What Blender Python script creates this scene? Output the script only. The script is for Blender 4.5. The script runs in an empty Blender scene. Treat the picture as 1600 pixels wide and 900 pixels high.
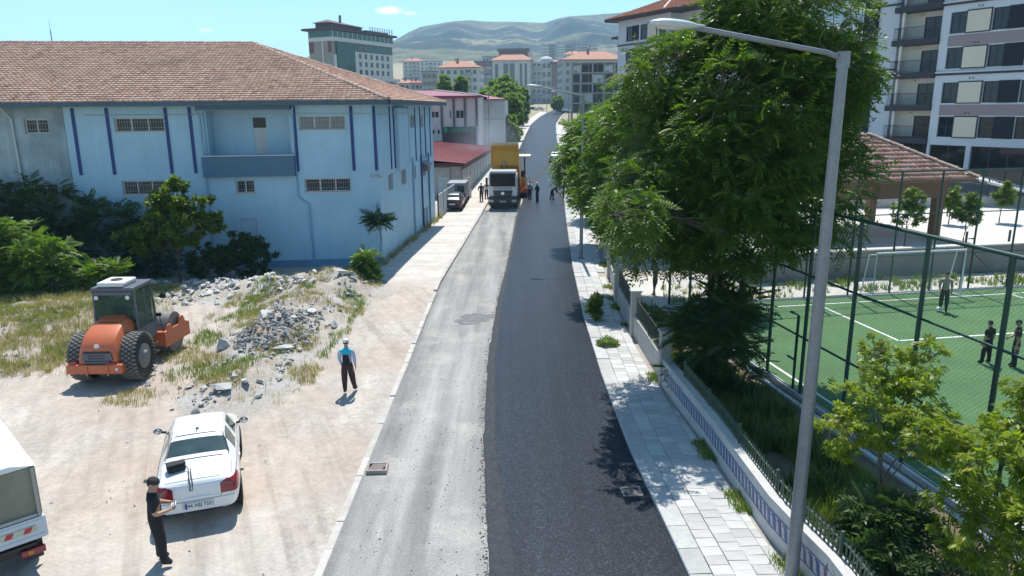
import bpy, bmesh, math, random
import numpy as np
from mathutils import Vector, Matrix, Euler, noise as mnoise
random.seed(7); NP = np.random.default_rng(7)
S = bpy.context.scene; COL = S.collection
R = math.radians; pi = math.pi
# ------------------------------------------------------------------ camera
cd = bpy.data.cameras.new("camera"); cam = bpy.data.objects.new("camera", cd); COL.objects.link(cam)
cd.sensor_width = 36; cd.lens = 1148 / 1600 * 36; cd.clip_start = .1; cd.clip_end = 12000
cam.matrix_world = Matrix.Translation((0, 0, 8.5)) @ Matrix.Rotation(R(90 - 13.707), 4, 'X') @ Matrix.Rotation(R(-.5), 4, 'Z')
S.camera = cam
# ------------------------------------------------------------------ sky, sun, exposure
SUN_EL = R(63)
W = bpy.data.worlds.new("World"); S.world = W; W.use_nodes = True
nt = W.node_tree; bg = nt.nodes['Background']
sky = nt.nodes.new('ShaderNodeTexSky'); sky.sky_type = 'NISHITA'; sky.sun_disc = False
sky.sun_elevation = SUN_EL; sky.sun_rotation = 0; sky.air_density = 1.0; sky.dust_density = .35; sky.ozone_density = 1.2; sky.altitude = 900
tn = nt.nodes.new('ShaderNodeMix'); tn.data_type = 'RGBA'; tn.blend_type = 'MULTIPLY'; tn.inputs[0].default_value = 1; tn.inputs[7].default_value = (.75, .955, .96, 1)
nt.links.new(sky.outputs[0], tn.inputs[6]); bg.inputs[1].default_value = .15
def wmath(op, a, b=None):      # two small fair weather clouds low over the hills, part of the sky itself
    n = nt.nodes.new('ShaderNodeMath'); n.operation = op
    for i, x in enumerate((a, b)):
        if hasattr(x, 'is_output'): nt.links.new(x, n.inputs[i])
        elif x is not None: n.inputs[i].default_value = x
    return n.outputs[0]
wc = nt.nodes.new('ShaderNodeTexCoord'); wx_ = nt.nodes.new('ShaderNodeSeparateXYZ'); nt.links.new(wc.outputs['Generated'], wx_.inputs[0])
az_ = wmath('ARCTAN2', wx_.outputs[0], wx_.outputs[1]); wn = nt.nodes.new('ShaderNodeTexNoise'); wn.inputs['Scale'].default_value = 60; wn.inputs['Detail'].default_value = 6; wn.inputs['Roughness'].default_value = .6; nt.links.new(wc.outputs['Generated'], wn.inputs['Vector'])
cl = None
for a0, e0, sa, se, k in ((-.152, .1215, .019, .0052, 1.0), (-.128, .1185, .010, .0026, .55), (-.373, .0945, .010, .0030, .5)):
    d = wmath('ADD', wmath('POWER', wmath('DIVIDE', wmath('SUBTRACT', az_, a0), sa), 2), wmath('POWER', wmath('DIVIDE', wmath('SUBTRACT', wx_.outputs[2], e0), se), 2))
    v = wmath('MULTIPLY', wmath('MINIMUM', wmath('MAXIMUM', wmath('SUBTRACT', wmath('ADD', wmath('MULTIPLY', wn.outputs['Fac'], 1.7), .25), d), 0), 1), k); cl = v if cl is None else wmath('MAXIMUM', cl, v)
cm = nt.nodes.new('ShaderNodeMix'); cm.data_type = 'RGBA'; nt.links.new(cl, cm.inputs[0]); nt.links.new(tn.outputs[2], cm.inputs[6]); cm.inputs[7].default_value = (8.5, 8.6, 8.7, 1); nt.links.new(cm.outputs[2], bg.inputs[0])
sl = bpy.data.lights.new("sun", 'SUN'); sl.energy = 5.0; sl.angle = R(.53); sl.color = (1, .955, .88)
so = bpy.data.objects.new("sun", sl); COL.objects.link(so); so.rotation_euler = (-(pi / 2 - SUN_EL), 0, 0); so.location = (0, 40, 60)
S.view_settings.view_transform = 'Standard'; S.view_settings.look = 'None'
S.view_settings.exposure = 0.40; S.view_settings.gamma = 1
S.cycles.max_bounces = 8; S.cycles.diffuse_bounces = 3; S.cycles.glossy_bounces = 3; S.cycles.transmission_bounces = 4
S.cycles.transparent_max_bounces = 12; S.cycles.volume_bounces = 1; S.cycles.use_denoising = True; S.cycles.denoising_prefilter = 'ACCURATE'; S.cycles.use_adaptive_sampling = False
try: S.cycles.sampling_pattern = 'BLUE_NOISE'
except Exception: pass
S.cycles.sample_clamp_indirect = 6
# ------------------------------------------------------------------ helpers
class MB:
    """collects shapes; build() links them as one mesh object"""
    def __init__(s): s.v = []; s.f = []; s.m = []; s.M = None
    def add(s, vs, fs, mi=0):
        b = len(s.v)
        if s.M is not None: vs = [s.M @ Vector(p) for p in vs]
        s.v += [tuple(p) for p in vs]; s.f += [tuple(b + i for i in f) for f in fs]; s.m += [mi] * len(fs)
    def box(s, c, d, rz=0, mi=0, rx=0, ry=0):
        x, y, z = d[0] / 2, d[1] / 2, d[2] / 2
        p = [(-x, -y, -z), (x, -y, -z), (x, y, -z), (-x, y, -z), (-x, -y, z), (x, -y, z), (x, y, z), (-x, y, z)]
        if rz or rx or ry:
            E = Euler((rx, ry, rz)).to_matrix(); p = [E @ Vector(q) for q in p]
        s.add([(q[0] + c[0], q[1] + c[1], q[2] + c[2]) for q in p],
              [(0, 3, 2, 1), (4, 5, 6, 7), (0, 1, 5, 4), (1, 2, 6, 5), (2, 3, 7, 6), (3, 0, 4, 7)], mi)
    def bb(s, x0, x1, y0, y1, z0, z1, mi=0): s.box(((x0 + x1) / 2, (y0 + y1) / 2, (z0 + z1) / 2), (x1 - x0, y1 - y0, z1 - z0), mi=mi)
    def prism(s, poly, lo, hi, axis='z', mi=0):
        n = len(poly)
        def P(a, b, t): return {'z': (a, b, t), 'y': (a, t, b), 'x': (t, a, b)}[axis]
        vs = [P(a, b, lo) for a, b in poly] + [P(a, b, hi) for a, b in poly]
        fs = [tuple(range(n))[::-1], tuple(range(n, 2 * n))] + [(i, (i + 1) % n, n + (i + 1) % n, n + i) for i in range(n)]
        s.add(vs, fs, mi)
    def tube(s, pts, r, n=8, mi=0, cap=True):
        pts = [Vector(p) for p in pts]; k = len(pts)
        rs = r if isinstance(r, (list, tuple)) else [r] * k
        vs = []; up = Vector((0, 0, 1))
        for i, p in enumerate(pts):
            d = (pts[min(i + 1, k - 1)] - pts[max(i - 1, 0)]).normalized()
            a = d.cross(up)
            if a.length < .05: a = d.cross(Vector((1, 0, 0)))
            a.normalize(); b = a.cross(d)
            vs += [p + (a * math.cos(2 * pi * j / n) + b * math.sin(2 * pi * j / n)) * rs[i] for j in range(n)]
        fs = [(i * n + j, i * n + (j + 1) % n, (i + 1) * n + (j + 1) % n, (i + 1) * n + j) for i in range(k - 1) for j in range(n)]
        if cap: fs += [tuple(range(n))[::-1], tuple(range((k - 1) * n, k * n))]
        s.add(vs, fs, mi)
    def lathe(s, prof, axis='z', n=20, c=(0, 0, 0), mi=0):
        vs = []
        for r, t in prof:
            for j in range(n):
                a, b = r * math.cos(2 * pi * j / n), r * math.sin(2 * pi * j / n)
                q = {'z': (a, b, t), 'x': (t, a, b), 'y': (b, t, a)}[axis]
                vs.append((q[0] + c[0], q[1] + c[1], q[2] + c[2]))
        k = len(prof)
        fs = [(i * n + j, i * n + (j + 1) % n, (i + 1) * n + (j + 1) % n, (i + 1) * n + j) for i in range(k - 1) for j in range(n)]
        fs += [tuple(range(n))[::-1], tuple(range((k - 1) * n, k * n))]
        s.add(vs, fs, mi)
    def ball(s, c, r, n=10, m=6, mi=0):
        r = r if isinstance(r, (tuple, list)) else (r, r, r); vs = [(c[0], c[1], c[2] - r[2])]
        for i in range(1, m):
            t = -pi / 2 + pi * i / m
            vs += [(c[0] + r[0] * math.cos(t) * math.cos(2 * pi * j / n), c[1] + r[1] * math.cos(t) * math.sin(2 * pi * j / n), c[2] + r[2] * math.sin(t)) for j in range(n)]
        vs.append((c[0], c[1], c[2] + r[2])); L = len(vs) - 1
        fs = [(0, 1 + (j + 1) % n, 1 + j) for j in range(n)]
        for i in range(m - 2): fs += [(1 + i * n + j, 1 + i * n + (j + 1) % n, 1 + (i + 1) * n + (j + 1) % n, 1 + (i + 1) * n + j) for j in range(n)]
        fs += [(1 + (m - 2) * n + j, 1 + (m - 2) * n + (j + 1) % n, L) for j in range(n)]
        s.add(vs, fs, mi)
    def quad(s, a, b, c, d, mi=0): s.add([a, b, c, d], [(0, 1, 2, 3)], mi)
    def mesh(s, name, mats, smooth=False):
        me = bpy.data.meshes.new(name); me.from_pydata(s.v, [], s.f)
        for m in (mats if isinstance(mats, (list, tuple)) else [mats]): me.materials.append(m)
        if len(me.materials) > 1: me.polygons.foreach_set('material_index', s.m)
        bm = bmesh.new(); bm.from_mesh(me); bmesh.ops.recalc_face_normals(bm, faces=bm.faces[:]); bm.to_mesh(me); bm.free()
        if smooth: me.shade_smooth()
        return me
    def build(s, name, mats, parent=None, smooth=False, bevel=0, stuff=False, label=None, seg=2, sharp=None):
        me = s.mesh(name, mats, smooth)
        if sharp: me.set_sharp_from_angle(angle=R(sharp))
        o = link(name, me, parent)
        if bevel:
            b = o.modifiers.new('edge', 'BEVEL'); b.width = bevel; b.segments = seg; b.limit_method = 'ANGLE'; b.angle_limit = R(35)
        if stuff: o['kind'] = 'stuff'
        if label: o['label'] = label
        return o
def link(name, me, parent=None, loc=None, rot=None):
    o = bpy.data.objects.new(name, me); COL.objects.link(o)
    if parent: o.parent = parent
    if loc is not None: o.location = loc
    if rot is not None: o.rotation_euler = rot
    return o
def tag(o, label, cat, group=None):
    o['label'] = label; o['category'] = cat
    if group: o['group'] = group
    return o
def thing(name, label, cat, loc=(0, 0, 0), rz=0, group=None, parent=None):
    o = bpy.data.objects.new(name, None); COL.objects.link(o); o.location = loc; o.rotation_euler = (0, 0, rz)
    o.empty_display_size = .2
    return tag(o, label, cat, group)
def struct(o): o['kind'] = 'structure'; return o
def copytree(o, parent=None):
    c = o.copy(); COL.objects.link(c)
    if parent: c.parent = parent
    for ch in list(o.children): copytree(ch, c)
    return c
def FR(O, a): return Matrix.Translation(O) @ Matrix.Rotation(a, 4, 'Z')
def npmesh(name, verts, faces, mats, smooth=False, midx=None):
    """fast mesh from numpy arrays (all faces the same size)"""
    me = bpy.data.meshes.new(name); nv, (nf, k) = len(verts), faces.shape
    me.vertices.add(nv); me.vertices.foreach_set('co', np.ascontiguousarray(verts, dtype=np.float32).ravel())
    me.loops.add(nf * k); me.loops.foreach_set('vertex_index', np.ascontiguousarray(faces, dtype=np.int32).ravel())
    me.polygons.add(nf); me.polygons.foreach_set('loop_start', np.arange(0, nf * k, k, dtype=np.int32))
    me.polygons.foreach_set('loop_total', np.full(nf, k, dtype=np.int32))
    if midx is not None: me.polygons.foreach_set('material_index', np.asarray(midx, dtype=np.int32))
    for m in (mats if isinstance(mats, (list, tuple)) else [mats]): me.materials.append(m)
    me.update(calc_edges=True)
    if smooth: me.shade_smooth()
    return me
# ------------------------------------------------------------------ materials
def node(nt, t, **k):
    n = nt.nodes.new('ShaderNode' + t)
    for a, b in k.items(): setattr(n, a, b)
    return n
def ramp(nt, fac, stops):
    r = node(nt, 'ValToRGB'); e = r.color_ramp.elements
    while len(e) < len(stops): e.new(.5)
    for i, (p, c) in enumerate(stops): e[i].position = p; e[i].color = (*c, 1) if len(c) == 3 else c
    nt.links.new(fac, r.inputs[0]); return r.outputs[0]
def noise_(nt, vec, scale, detail=4, rough=.6, stretch=None):
    n = node(nt, 'TexNoise'); n.inputs['Scale'].default_value = scale; n.inputs['Detail'].default_value = detail; n.inputs['Roughness'].default_value = rough
    if stretch:
        mp = node(nt, 'Mapping'); mp.inputs['Scale'].default_value = stretch; nt.links.new(vec, mp.inputs[0]); vec = mp.outputs[0]
    nt.links.new(vec, n.inputs['Vector']); return n.outputs['Fac']
def mixc(nt, f, a, b, mode='MIX'):
    m = node(nt, 'Mix', data_type='RGBA', blend_type=mode)
    for i, x in ((0, f), (6, a), (7, b)):
        if hasattr(x, 'is_output'): nt.links.new(x, m.inputs[i])
        elif i == 0: m.inputs[0].default_value = x
        else: m.inputs[i].default_value = (*x, 1)
    return m.outputs[2]
def bump_(nt, h, s, dist=.02):
    b = node(nt, 'Bump'); b.inputs['Strength'].default_value = s; b.inputs['Distance'].default_value = dist; nt.links.new(h, b.inputs['Height']); return b.outputs[0]
def newmat(name):
    m = bpy.data.materials.new(name); m.use_nodes = True; return m, m.node_tree, m.node_tree.nodes['Principled BSDF']
def mat(name, col, rough=.6, metal=0, var=.12, vs=2.5, fine=.06, fs=40, bump=0, bs=60, spec=.5, col2=None, c2=(.5, .7), c2s=1.2, coat=0, rnd=0, stretch=None, streak=0):
    """painted/plain surface: broad and fine tone variation, optional second colour in patches, optional random per object/island"""
    m, nt, p = newmat(name)
    co = node(nt, 'TexCoord').outputs['Object']
    a = noise_(nt, co, vs, 5, .6, stretch); b = noise_(nt, co, fs, 3)
    def sh(c, f): return tuple(max(0, min(1, x * f)) for x in c)
    c = ramp(nt, a, [(.3, sh(col, 1 - var)), (.7, sh(col, 1 + var))])
    if col2: c = mixc(nt, ramp(nt, noise_(nt, co, c2s, 6, .65), [(c2[0], (0, 0, 0)), (c2[1], (1, 1, 1))]), c, col2)
    c = mixc(nt, .999, c, ramp(nt, b, [(.3, (1 - fine,) * 3), (.7, (1 + fine,) * 3)]), 'MULTIPLY')
    if rnd:
        oi = node(nt, 'ObjectInfo').outputs['Random'] if rnd > 0 else node(nt, 'NewGeometry').outputs['Random Per Island']
        r = abs(rnd); c = mixc(nt, .999, c, ramp(nt, oi, [(0, (1 - r,) * 3), (1, (1 + r,) * 3)]), 'MULTIPLY')
    nt.links.new(c, p.inputs['Base Color'])
    rr = node(nt, 'MapRange'); rr.inputs[3].default_value = max(.02, rough - .08); rr.inputs[4].default_value = min(1, rough + .08); nt.links.new(a, rr.inputs[0]); nt.links.new(rr.outputs[0], p.inputs['Roughness'])
    p.inputs['Metallic'].default_value = metal; p.inputs['Specular IOR Level'].default_value = spec; p.inputs['Coat Weight'].default_value = coat
    if coat: p.inputs['Coat Roughness'].default_value = .06
    if streak:     # rain streaks and patched paint
        c = mixc(nt, .999, c, ramp(nt, noise_(nt, co, 1.0, 6, .65, (2.6, 2.6, .16)), [(.34, (1 - streak,) * 3), (.62, (1 + streak * .35,) * 3)]), 'MULTIPLY'); c = mixc(nt, ramp(nt, noise_(nt, co, .8, 7, .7, (1, 1, .55)), [(.60, (0, 0, 0)), (.68, (streak * 1.6,) * 3)]), c, tuple(x * .72 + .05 for x in col)); nt.links.new(c, p.inputs['Base Color'])
    if bump: nt.links.new(bump_(nt, noise_(nt, co, bs, 4), bump), p.inputs['Normal'])
    return m
def glassm(name, tint=(.03, .04, .05), rough=.04, spec=.8):
    m, nt, p = newmat(name); co = node(nt, 'TexCoord').outputs['Object']
    nt.links.new(ramp(nt, noise_(nt, co, 1.3, 3), [(.3, tuple(x * .6 for x in tint)), (.75, tuple(x * 1.5 for x in tint))]), p.inputs['Base Color'])
    p.inputs['Roughness'].default_value = rough; p.inputs['Specular IOR Level'].default_value = spec
    nt.links.new(bump_(nt, noise_(nt, co, .8, 2), .03, .05), p.inputs['Normal']); return m
def leafm(name, dark, light, young=None, trans=.35, rough=.45):
    m, nt, p = newmat(name); ri = node(nt, 'NewGeometry').outputs['Random Per Island']
    st = [(0, dark), (.6, light)] + ([(.90, light), (1, young)] if young else [(1, light)])
    nz_ = noise_(nt, node(nt, 'TexCoord').outputs['Object'], 1.1, 3, .5); mr_ = node(nt, 'MapRange'); mr_.inputs[1].default_value = .32; mr_.inputs[2].default_value = .68; nt.links.new(nz_, mr_.inputs[0])
    mm_ = node(nt, 'Math', operation='MULTIPLY_ADD'); nt.links.new(ri, mm_.inputs[0]); mm_.inputs[1].default_value = .45; m3_ = node(nt, 'Math', operation='MULTIPLY'); nt.links.new(mr_.outputs[0], m3_.inputs[0]); m3_.inputs[1].default_value = .6; nt.links.new(m3_.outputs[0], mm_.inputs[2]); ri = mm_.outputs[0]
    c = ramp(nt, ri, st); nt.links.new(c, p.inputs['Base Color']); p.inputs['Roughness'].default_value = rough; p.inputs['Specular IOR Level'].default_value = .35
    t = node(nt, 'BsdfTranslucent'); nt.links.new(mixc(nt, .999, c, (1.3, 1.5, .5), 'MULTIPLY'), t.inputs[0])
    mx = node(nt, 'MixShader'); mx.inputs[0].default_value = trans; nt.links.new(p.outputs[0], mx.inputs[1]); nt.links.new(t.outputs[0], mx.inputs[2])
    nt.links.new(mx.outputs[0], nt.nodes['Material Output'].inputs[0]); return m
def interp(tab, y):
    if y <= tab[0][0]: return tab[0][1]
    for (a, b), (c, d) in zip(tab, tab[1:]):
        if y <= c: return b + (d - b) * (y - a) / (c - a)
    return tab[-1][1]
def smooth_tab(tab, n=400):
    ys = np.linspace(tab[0][0], tab[-1][0], n); v = np.interp(ys, [t[0] for t in tab], [t[1] for t in tab])
    w = ys * 0 + 1
    for _ in range(6): v[1:-1] = (v[:-2] + 2 * v[1:-1] + v[2:]) / 4
    return ys, v
XL = [(-30, -3.6), (12, -3.6), (36, -3.57), (48, -3.0), (59, -2.5), (66, -2.2), (90, -.7), (122, 1.2), (165, 3.4), (209, 5.8), (260, 10.4), (316, 17), (400, 29), (520, 48)]
XR = [(-30, 3.5), (12, 3.22), (17, 2.95), (22, 2.87), (29, 2.95), (39, 3.3), (55, 4.16), (77, 5.4), (122, 7.8), (165, 10.0), (209, 12.6), (260, 17.4), (316, 24), (400, 36), (520, 55)]
def xl(y): return interp(XL, y)
def xr(y): return interp(XR, y)
GZ = [(-400, 0), (60, 0), (75, .15), (100, 1.0), (400, 10), (500, 19), (600, 29), (800, 50), (1000, 68), (1400, 96), (4200, 150)]
def gz(y): return interp(GZ, y)
# ================================================================== ground, road, pavements
def groundmat(name, base, alt, stain, s1=.25, grain=.25, bumpk=.5, tracks=False):
    m, nt, p = newmat(name); co = node(nt, 'TexCoord').outputs['Object']
    c = ramp(nt, noise_(nt, co, s1, 7, .65), [(.3, base), (.68, alt)])
    c = mixc(nt, ramp(nt, noise_(nt, co, .55, 8, .7), [(.55, (0, 0, 0)), (.8, (.8,) * 3)]), c, stain)
    c = mixc(nt, .999, c, ramp(nt, noise_(nt, co, 9, 8, .75), [(.3, (1 - grain,) * 3), (.7, (1 + grain,) * 3)]), 'MULTIPLY')
    if tracks:
        t = noise_(nt, co, .9, 4, .5, (1.0, .12, 1)); c = mixc(nt, .999, c, ramp(nt, t, [(.35, (.86, .85, .85)), (.65, (1.1, 1.09, 1.07))]), 'MULTIPLY')
        v = node(nt, 'TexVoronoi'); v.inputs['Scale'].default_value = 7; nt.links.new(co, v.inputs['Vector'])
        c = mixc(nt, ramp(nt, v.outputs['Distance'], [(.09, (.5,) * 3), (.14, (0, 0, 0))]), c, (.62, .58, .53))
    hgt = noise_(nt, co, 6, 9, .75)
    if tracks:     # reddish earth by the rubble, and worn setts showing through the dust under the cars
        c = mixc(nt, ramp(nt, noise_(nt, co, .16, 5, .6), [(.42, (0, 0, 0)), (.6, (.8,) * 3)]), c, (.42, .345, .285))
        c = mixc(nt, .999, c, ramp(nt, noise_(nt, co, 2.2, 9, .8), [(.3, (.80,) * 3), (.7, (1.16,) * 3)]), 'MULTIPLY')
        mp = node(nt, 'Mapping'); mp.inputs['Rotation'].default_value = (0, 0, R(24)); nt.links.new(co, mp.inputs[0])
        br = node(nt, 'TexBrick'); br.inputs['Scale'].default_value = 1; br.inputs['Brick Width'].default_value = .21; br.inputs['Row Height'].default_value = .105; br.inputs['Mortar Size'].default_value = .008
        br.inputs['Color1'].default_value = (.52, .51, .49, 1); br.inputs['Color2'].default_value = (.61, .60, .575, 1); br.inputs['Mortar'].default_value = (.42, .385, .35, 1); nt.links.new(mp.outputs[0], br.inputs['Vector'])
        m2 = node(nt, 'Mapping'); m2.inputs['Location'].default_value = (7.2 / 3.6, -11.6 / 3.0, 0); m2.inputs['Scale'].default_value = (1 / 3.6, 1 / 3.0, 0); nt.links.new(co, m2.inputs[0]); ln_ = node(nt, 'VectorMath', operation='LENGTH'); nt.links.new(m2.outputs[0], ln_.inputs[0])
        ad = node(nt, 'Math', operation='MULTIPLY_ADD'); nt.links.new(noise_(nt, co, .6, 7, .65), ad.inputs[0]); ad.inputs[1].default_value = -1.9; nt.links.new(ln_.outputs['Value'], ad.inputs[2])
        f = ramp(nt, ad.outputs[0], [(-.2, (.22,) * 3), (.2, (0, 0, 0))]); c = mixc(nt, f, c, mixc(nt, .999, br.outputs[0], ramp(nt, noise_(nt, co, 2.4, 7, .7), [(.3, (.85,) * 3), (.7, (1.1,) * 3)]), 'MULTIPLY'))
        m3 = node(nt, 'Mapping'); m3.inputs['Rotation'].default_value = (0, 0, R(-24)); nt.links.new(co, m3.inputs[0])
        rut = noise_(nt, m3.outputs[0], 1.0, 5, .6, (2.4, .10, 1)); rm = ramp(nt, noise_(nt, co, .2, 3), [(.38, (0, 0, 0)), (.55, (1, 1, 1))])
        c = mixc(nt, rm, c, mixc(nt, .999, c, ramp(nt, rut, [(.34, (.80, .79, .785)), (.5, (1, 1, 1)), (.68, (1.08, 1.075, 1.07))]), 'MULTIPLY'))
        h2 = node(nt, 'Math', operation='MULTIPLY_ADD'); nt.links.new(rut, h2.inputs[0]); h2.inputs[1].default_value = 1.2; nt.links.new(hgt, h2.inputs[2]); hgt = h2.outputs[0]
    nt.links.new(c, p.inputs['Base Color']); p.inputs['Roughness'].default_value = .95; p.inputs['Specular IOR Level'].default_value = .2
    nt.links.new(bump_(nt, hgt, bumpk, .06), p.inputs['Normal']); return m
M_dirt = groundmat('dirt', (.40, .358, .318), (.50, .468, .432), (.42, .405, .385), tracks=True)
M_far = groundmat('far_ground', (.26, .25, .15), (.36, .31, .22), (.13, .16, .08), .02)
M_soil = groundmat('garden_soil', (.12, .10, .07), (.19, .16, .11), (.30, .28, .25), .6)
M_gravel = groundmat('gravel', (.46, .44, .41), (.60, .58, .55), (.30, .32, .18), .5)
M_conc = groundmat('yard_concrete', (.55, .53, .50), (.66, .64, .61), (.47, .46, .44), .15, .08, .15)
def sheet(name, poly_rows, z, m, parent=None):
    """rows of (y, [x0..xn]) laid as one sheet; z may be a function"""
    mb = MB(); k = len(poly_rows[0][1]); vs = []
    for y, xs in poly_rows: vs += [(x, y, z(x, y) if callable(z) else z) for x in xs]
    mb.add(vs, [(i * k + j, i * k + j + 1, (i + 1) * k + j + 1, (i + 1) * k + j) for i in range(len(poly_rows) - 1) for j in range(k - 1)])
    return mb.build(name, m, parent)
ys = [-400, -60] + [-20 + 8 * i for i in range(10)] + [60, 66, 75, 82, 90, 100, 112] + [122 + 14 * i for i in range(20)] + [400, 440, 490, 540, 600] + [600 * 1.09 ** i for i in range(1, 23)]
xs = [-4000, -2400, -1400, -800, -450, -250, -140, -80] + [-60 + 6 * i for i in range(21)] + [80, 140, 250, 450, 800, 1400, 2400, 4000]
mb = MB(); vs = []; k = len(xs)
for y in ys:
    for x in xs:
        z = gz(y) - (.03 if 0 < y < 560 else 0)
        if y > 130: z += mnoise.noise((x * .004, y * .004, 3)) * min(12, (y - 130) * .012) * (min(1, max(0, (abs(x - (xl(y) + xr(y)) / 2) - 30) / 120)) if y < 560 else 1)
        if y > 300 and x < -150: z -= min(.1 * (-150 - x), .75 * (z + 4))
        vs.append((x, y, z))
mb.add(vs, [(i * k + j, i * k + j + 1, (i + 1) * k + j + 1, (i + 1) * k + j) for i in range(len(ys) - 1) for j in range(k - 1)],)
mb.m = [0 if max(ys[i], 0) < 112 and -70 < xs[j] < 70 else 1 for i in range(len(ys) - 1) for j in range(k - 1)]
struct(mb.build('ground', [M_dirt, M_far]))
# ---- the old milled lane
m, nt, p = newmat('old_road'); co = node(nt, 'TexCoord').outputs['Object']
c = ramp(nt, noise_(nt, co, .8, 6, .6, (1.6, .09, 1)), [(.28, (.185, .182, .176)), (.5, (.315, .31, .30)), (.72, (.44, .433, .42))])
c = mixc(nt, ramp(nt, noise_(nt, co, .5, 6, .7), [(.5, (0, 0, 0)), (.72, (.7,) * 3)]), c, (.50, .465, .425))
c = mixc(nt, ramp(nt, noise_(nt, co, .6, 5, .6, (1.4, .22, 1)), [(.6, (0, 0, 0)), (.72, (.75,) * 3)]), c, (.21, .21, .205))
sy = node(nt, 'SeparateXYZ'); nt.links.new(co, sy.inputs[0]); ad = node(nt, 'Math', operation='MULTIPLY_ADD'); nt.links.new(noise_(nt, co, .22, 5, .6), ad.inputs[0]); ad.inputs[1].default_value = -24; nt.links.new(sy.outputs[1], ad.inputs[2])
mr = node(nt, 'MapRange'); mr.inputs[1].default_value = 6; mr.inputs[2].default_value = 24; mr.inputs[3].default_value = 0; mr.inputs[4].default_value = .25; nt.links.new(ad.outputs[0], mr.inputs[0])   # less road dust towards the machines
c = mixc(nt, mr.outputs[0], c, mixc(nt, .999, c, (.58, .575, .56), 'MULTIPLY'))
g = noise_(nt, co, 30, 6, .8); c = mixc(nt, .999, c, ramp(nt, g, [(.3, (.55,) * 3), (.7, (1.3,) * 3)]), 'MULTIPLY')
sx_ = node(nt, 'SeparateXYZ'); nt.links.new(co, sx_.inputs[0]); aw = node(nt, 'Math', operation='MULTIPLY_ADD'); nt.links.new(noise_(nt, co, .12, 3, .5), aw.inputs[0]); aw.inputs[1].default_value = 1.5; nt.links.new(sx_.outputs[0], aw.inputs[2])
wr = node(nt, 'MapRange'); wr.inputs[1].default_value = -3.6; wr.inputs[2].default_value = .8; nt.links.new(aw.outputs[0], wr.inputs[0])     # wheel tracks along the lane
c = mixc(nt, .999, c, ramp(nt, wr.outputs[0], [(.0, (.80, .80, .80)), (.17, (.74, .745, .75)), (.28, (1.06,) * 3), (.42, (1.12,) * 3), (.52, (.86, .865, .87)), (.62, (1.08,) * 3), (.76, (1.02,) * 3), (.86, (.9,) * 3), (1, (1.1,) * 3)]), 'MULTIPLY')
vo = node(nt, 'TexVoronoi'); vo.inputs['Scale'].default_value = 24; nt.links.new(co, vo.inputs['Vector'])
c = mixc(nt, ramp(nt, vo.outputs['Distance'], [(.12, (.7,) * 3), (.2, (0, 0, 0))]), c, (.16, .16, .16))
nt.links.new(c, p.inputs['Base Color']); p.inputs['Roughness'].default_value = .9; p.inputs['Specular IOR Level'].default_value = .3
nt.links.new(bump_(nt, g, .6, .03), p.inputs['Normal']); M_old = m
BL = [(-30, -.4), (12, -.47), (17.5, -.78), (24.5, -.87), (33, -.65), (39, -.34), (48, 0.0), (59, .36), (66, .75), (71, .95), (73.5, -1.4), (76, -1.75)]
def ry(a, b, st): return [a + (b - a) * i / max(1, round((b - a) / st)) for i in range(max(1, round((b - a) / st)) + 1)]
rows = [(y, [xl(y) - .02, (xl(y) + xr(y)) / 2, xr(y) + .02]) for y in ry(-20, 80, 2)]
struct(sheet('old_road_lane', rows, .008, M_old))
# ---- fresh asphalt (thick mat with a ragged edge)
m, nt, p = newmat('fresh_asphalt'); co = node(nt, 'TexCoord').outputs['Object']
g = noise_(nt, co, 24, 8, .85); b2 = noise_(nt, co, .7, 5, .6, (1.2, .12, 1))
c = ramp(nt, g, [(.40, (.0025, .0034, .0052)), (.52, (.0085, .0128, .022)), (.62, (.066, .084, .122))])
c = mixc(nt, .999, c, ramp(nt, b2, [(.3, (.72,) * 3), (.7, (1.3,) * 3)]), 'MULTIPLY'); c = mixc(nt, .999, c, ramp(nt, noise_(nt, co, 1.0, 3, .5, (3.2, .02, 1)), [(.38, (.86,) * 3), (.62, (1.14,) * 3)]), 'MULTIPLY')
nt.links.new(c, p.inputs['Base Color'])
rr = node(nt, 'MapRange'); rr.inputs[3].default_value = .36; rr.inputs[4].default_value = .5; nt.links.new(g, rr.inputs[0]); nt.links.new(rr.outputs[0], p.inputs['Roughness'])
p.inputs['Specular IOR Level'].default_value = .19; nt.links.new(bump_(nt, g, .2, .012), p.inputs['Normal']); M_asph = m
M_joint = mat('asphalt_edge', (.032, .036, .043), .9, var=.3, vs=6, fine=.5, fs=50, bump=.8, bs=45, col2=(.068, .073, .08), c2=(.55, .7), c2s=9)
mb = MB(); vs = []; yy = ry(-20, 71, .12)
for y in yy:
    w = xl(y) if y > 76 else interp(BL, y)
    j = .035 * mnoise.noise((y * 1.3, 0, 0)) + .018 * mnoise.noise((y * 9, 5, 0)); sw = interp([(9, .5), (14, .42), (18, .26), (40, .16)], y)
    vs += [(w + j, y, .010), (w + j + .05, y, .03), (w + sw + j * .4, y, .045), (w + sw + .12, y, .060)]
mb.add(vs, [(i * 4 + j, i * 4 + j + 1, i * 4 + 5 + j, i * 4 + 4 + j) for i in range(len(yy) - 1) for j in range(3)])
struct(mb.build('asphalt_edge', M_joint))
mb = MB(); vs = []; yy = ry(-20, 71, .5) + ry(71.2, 76, .4) + ry(78, 520, 4)
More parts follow.
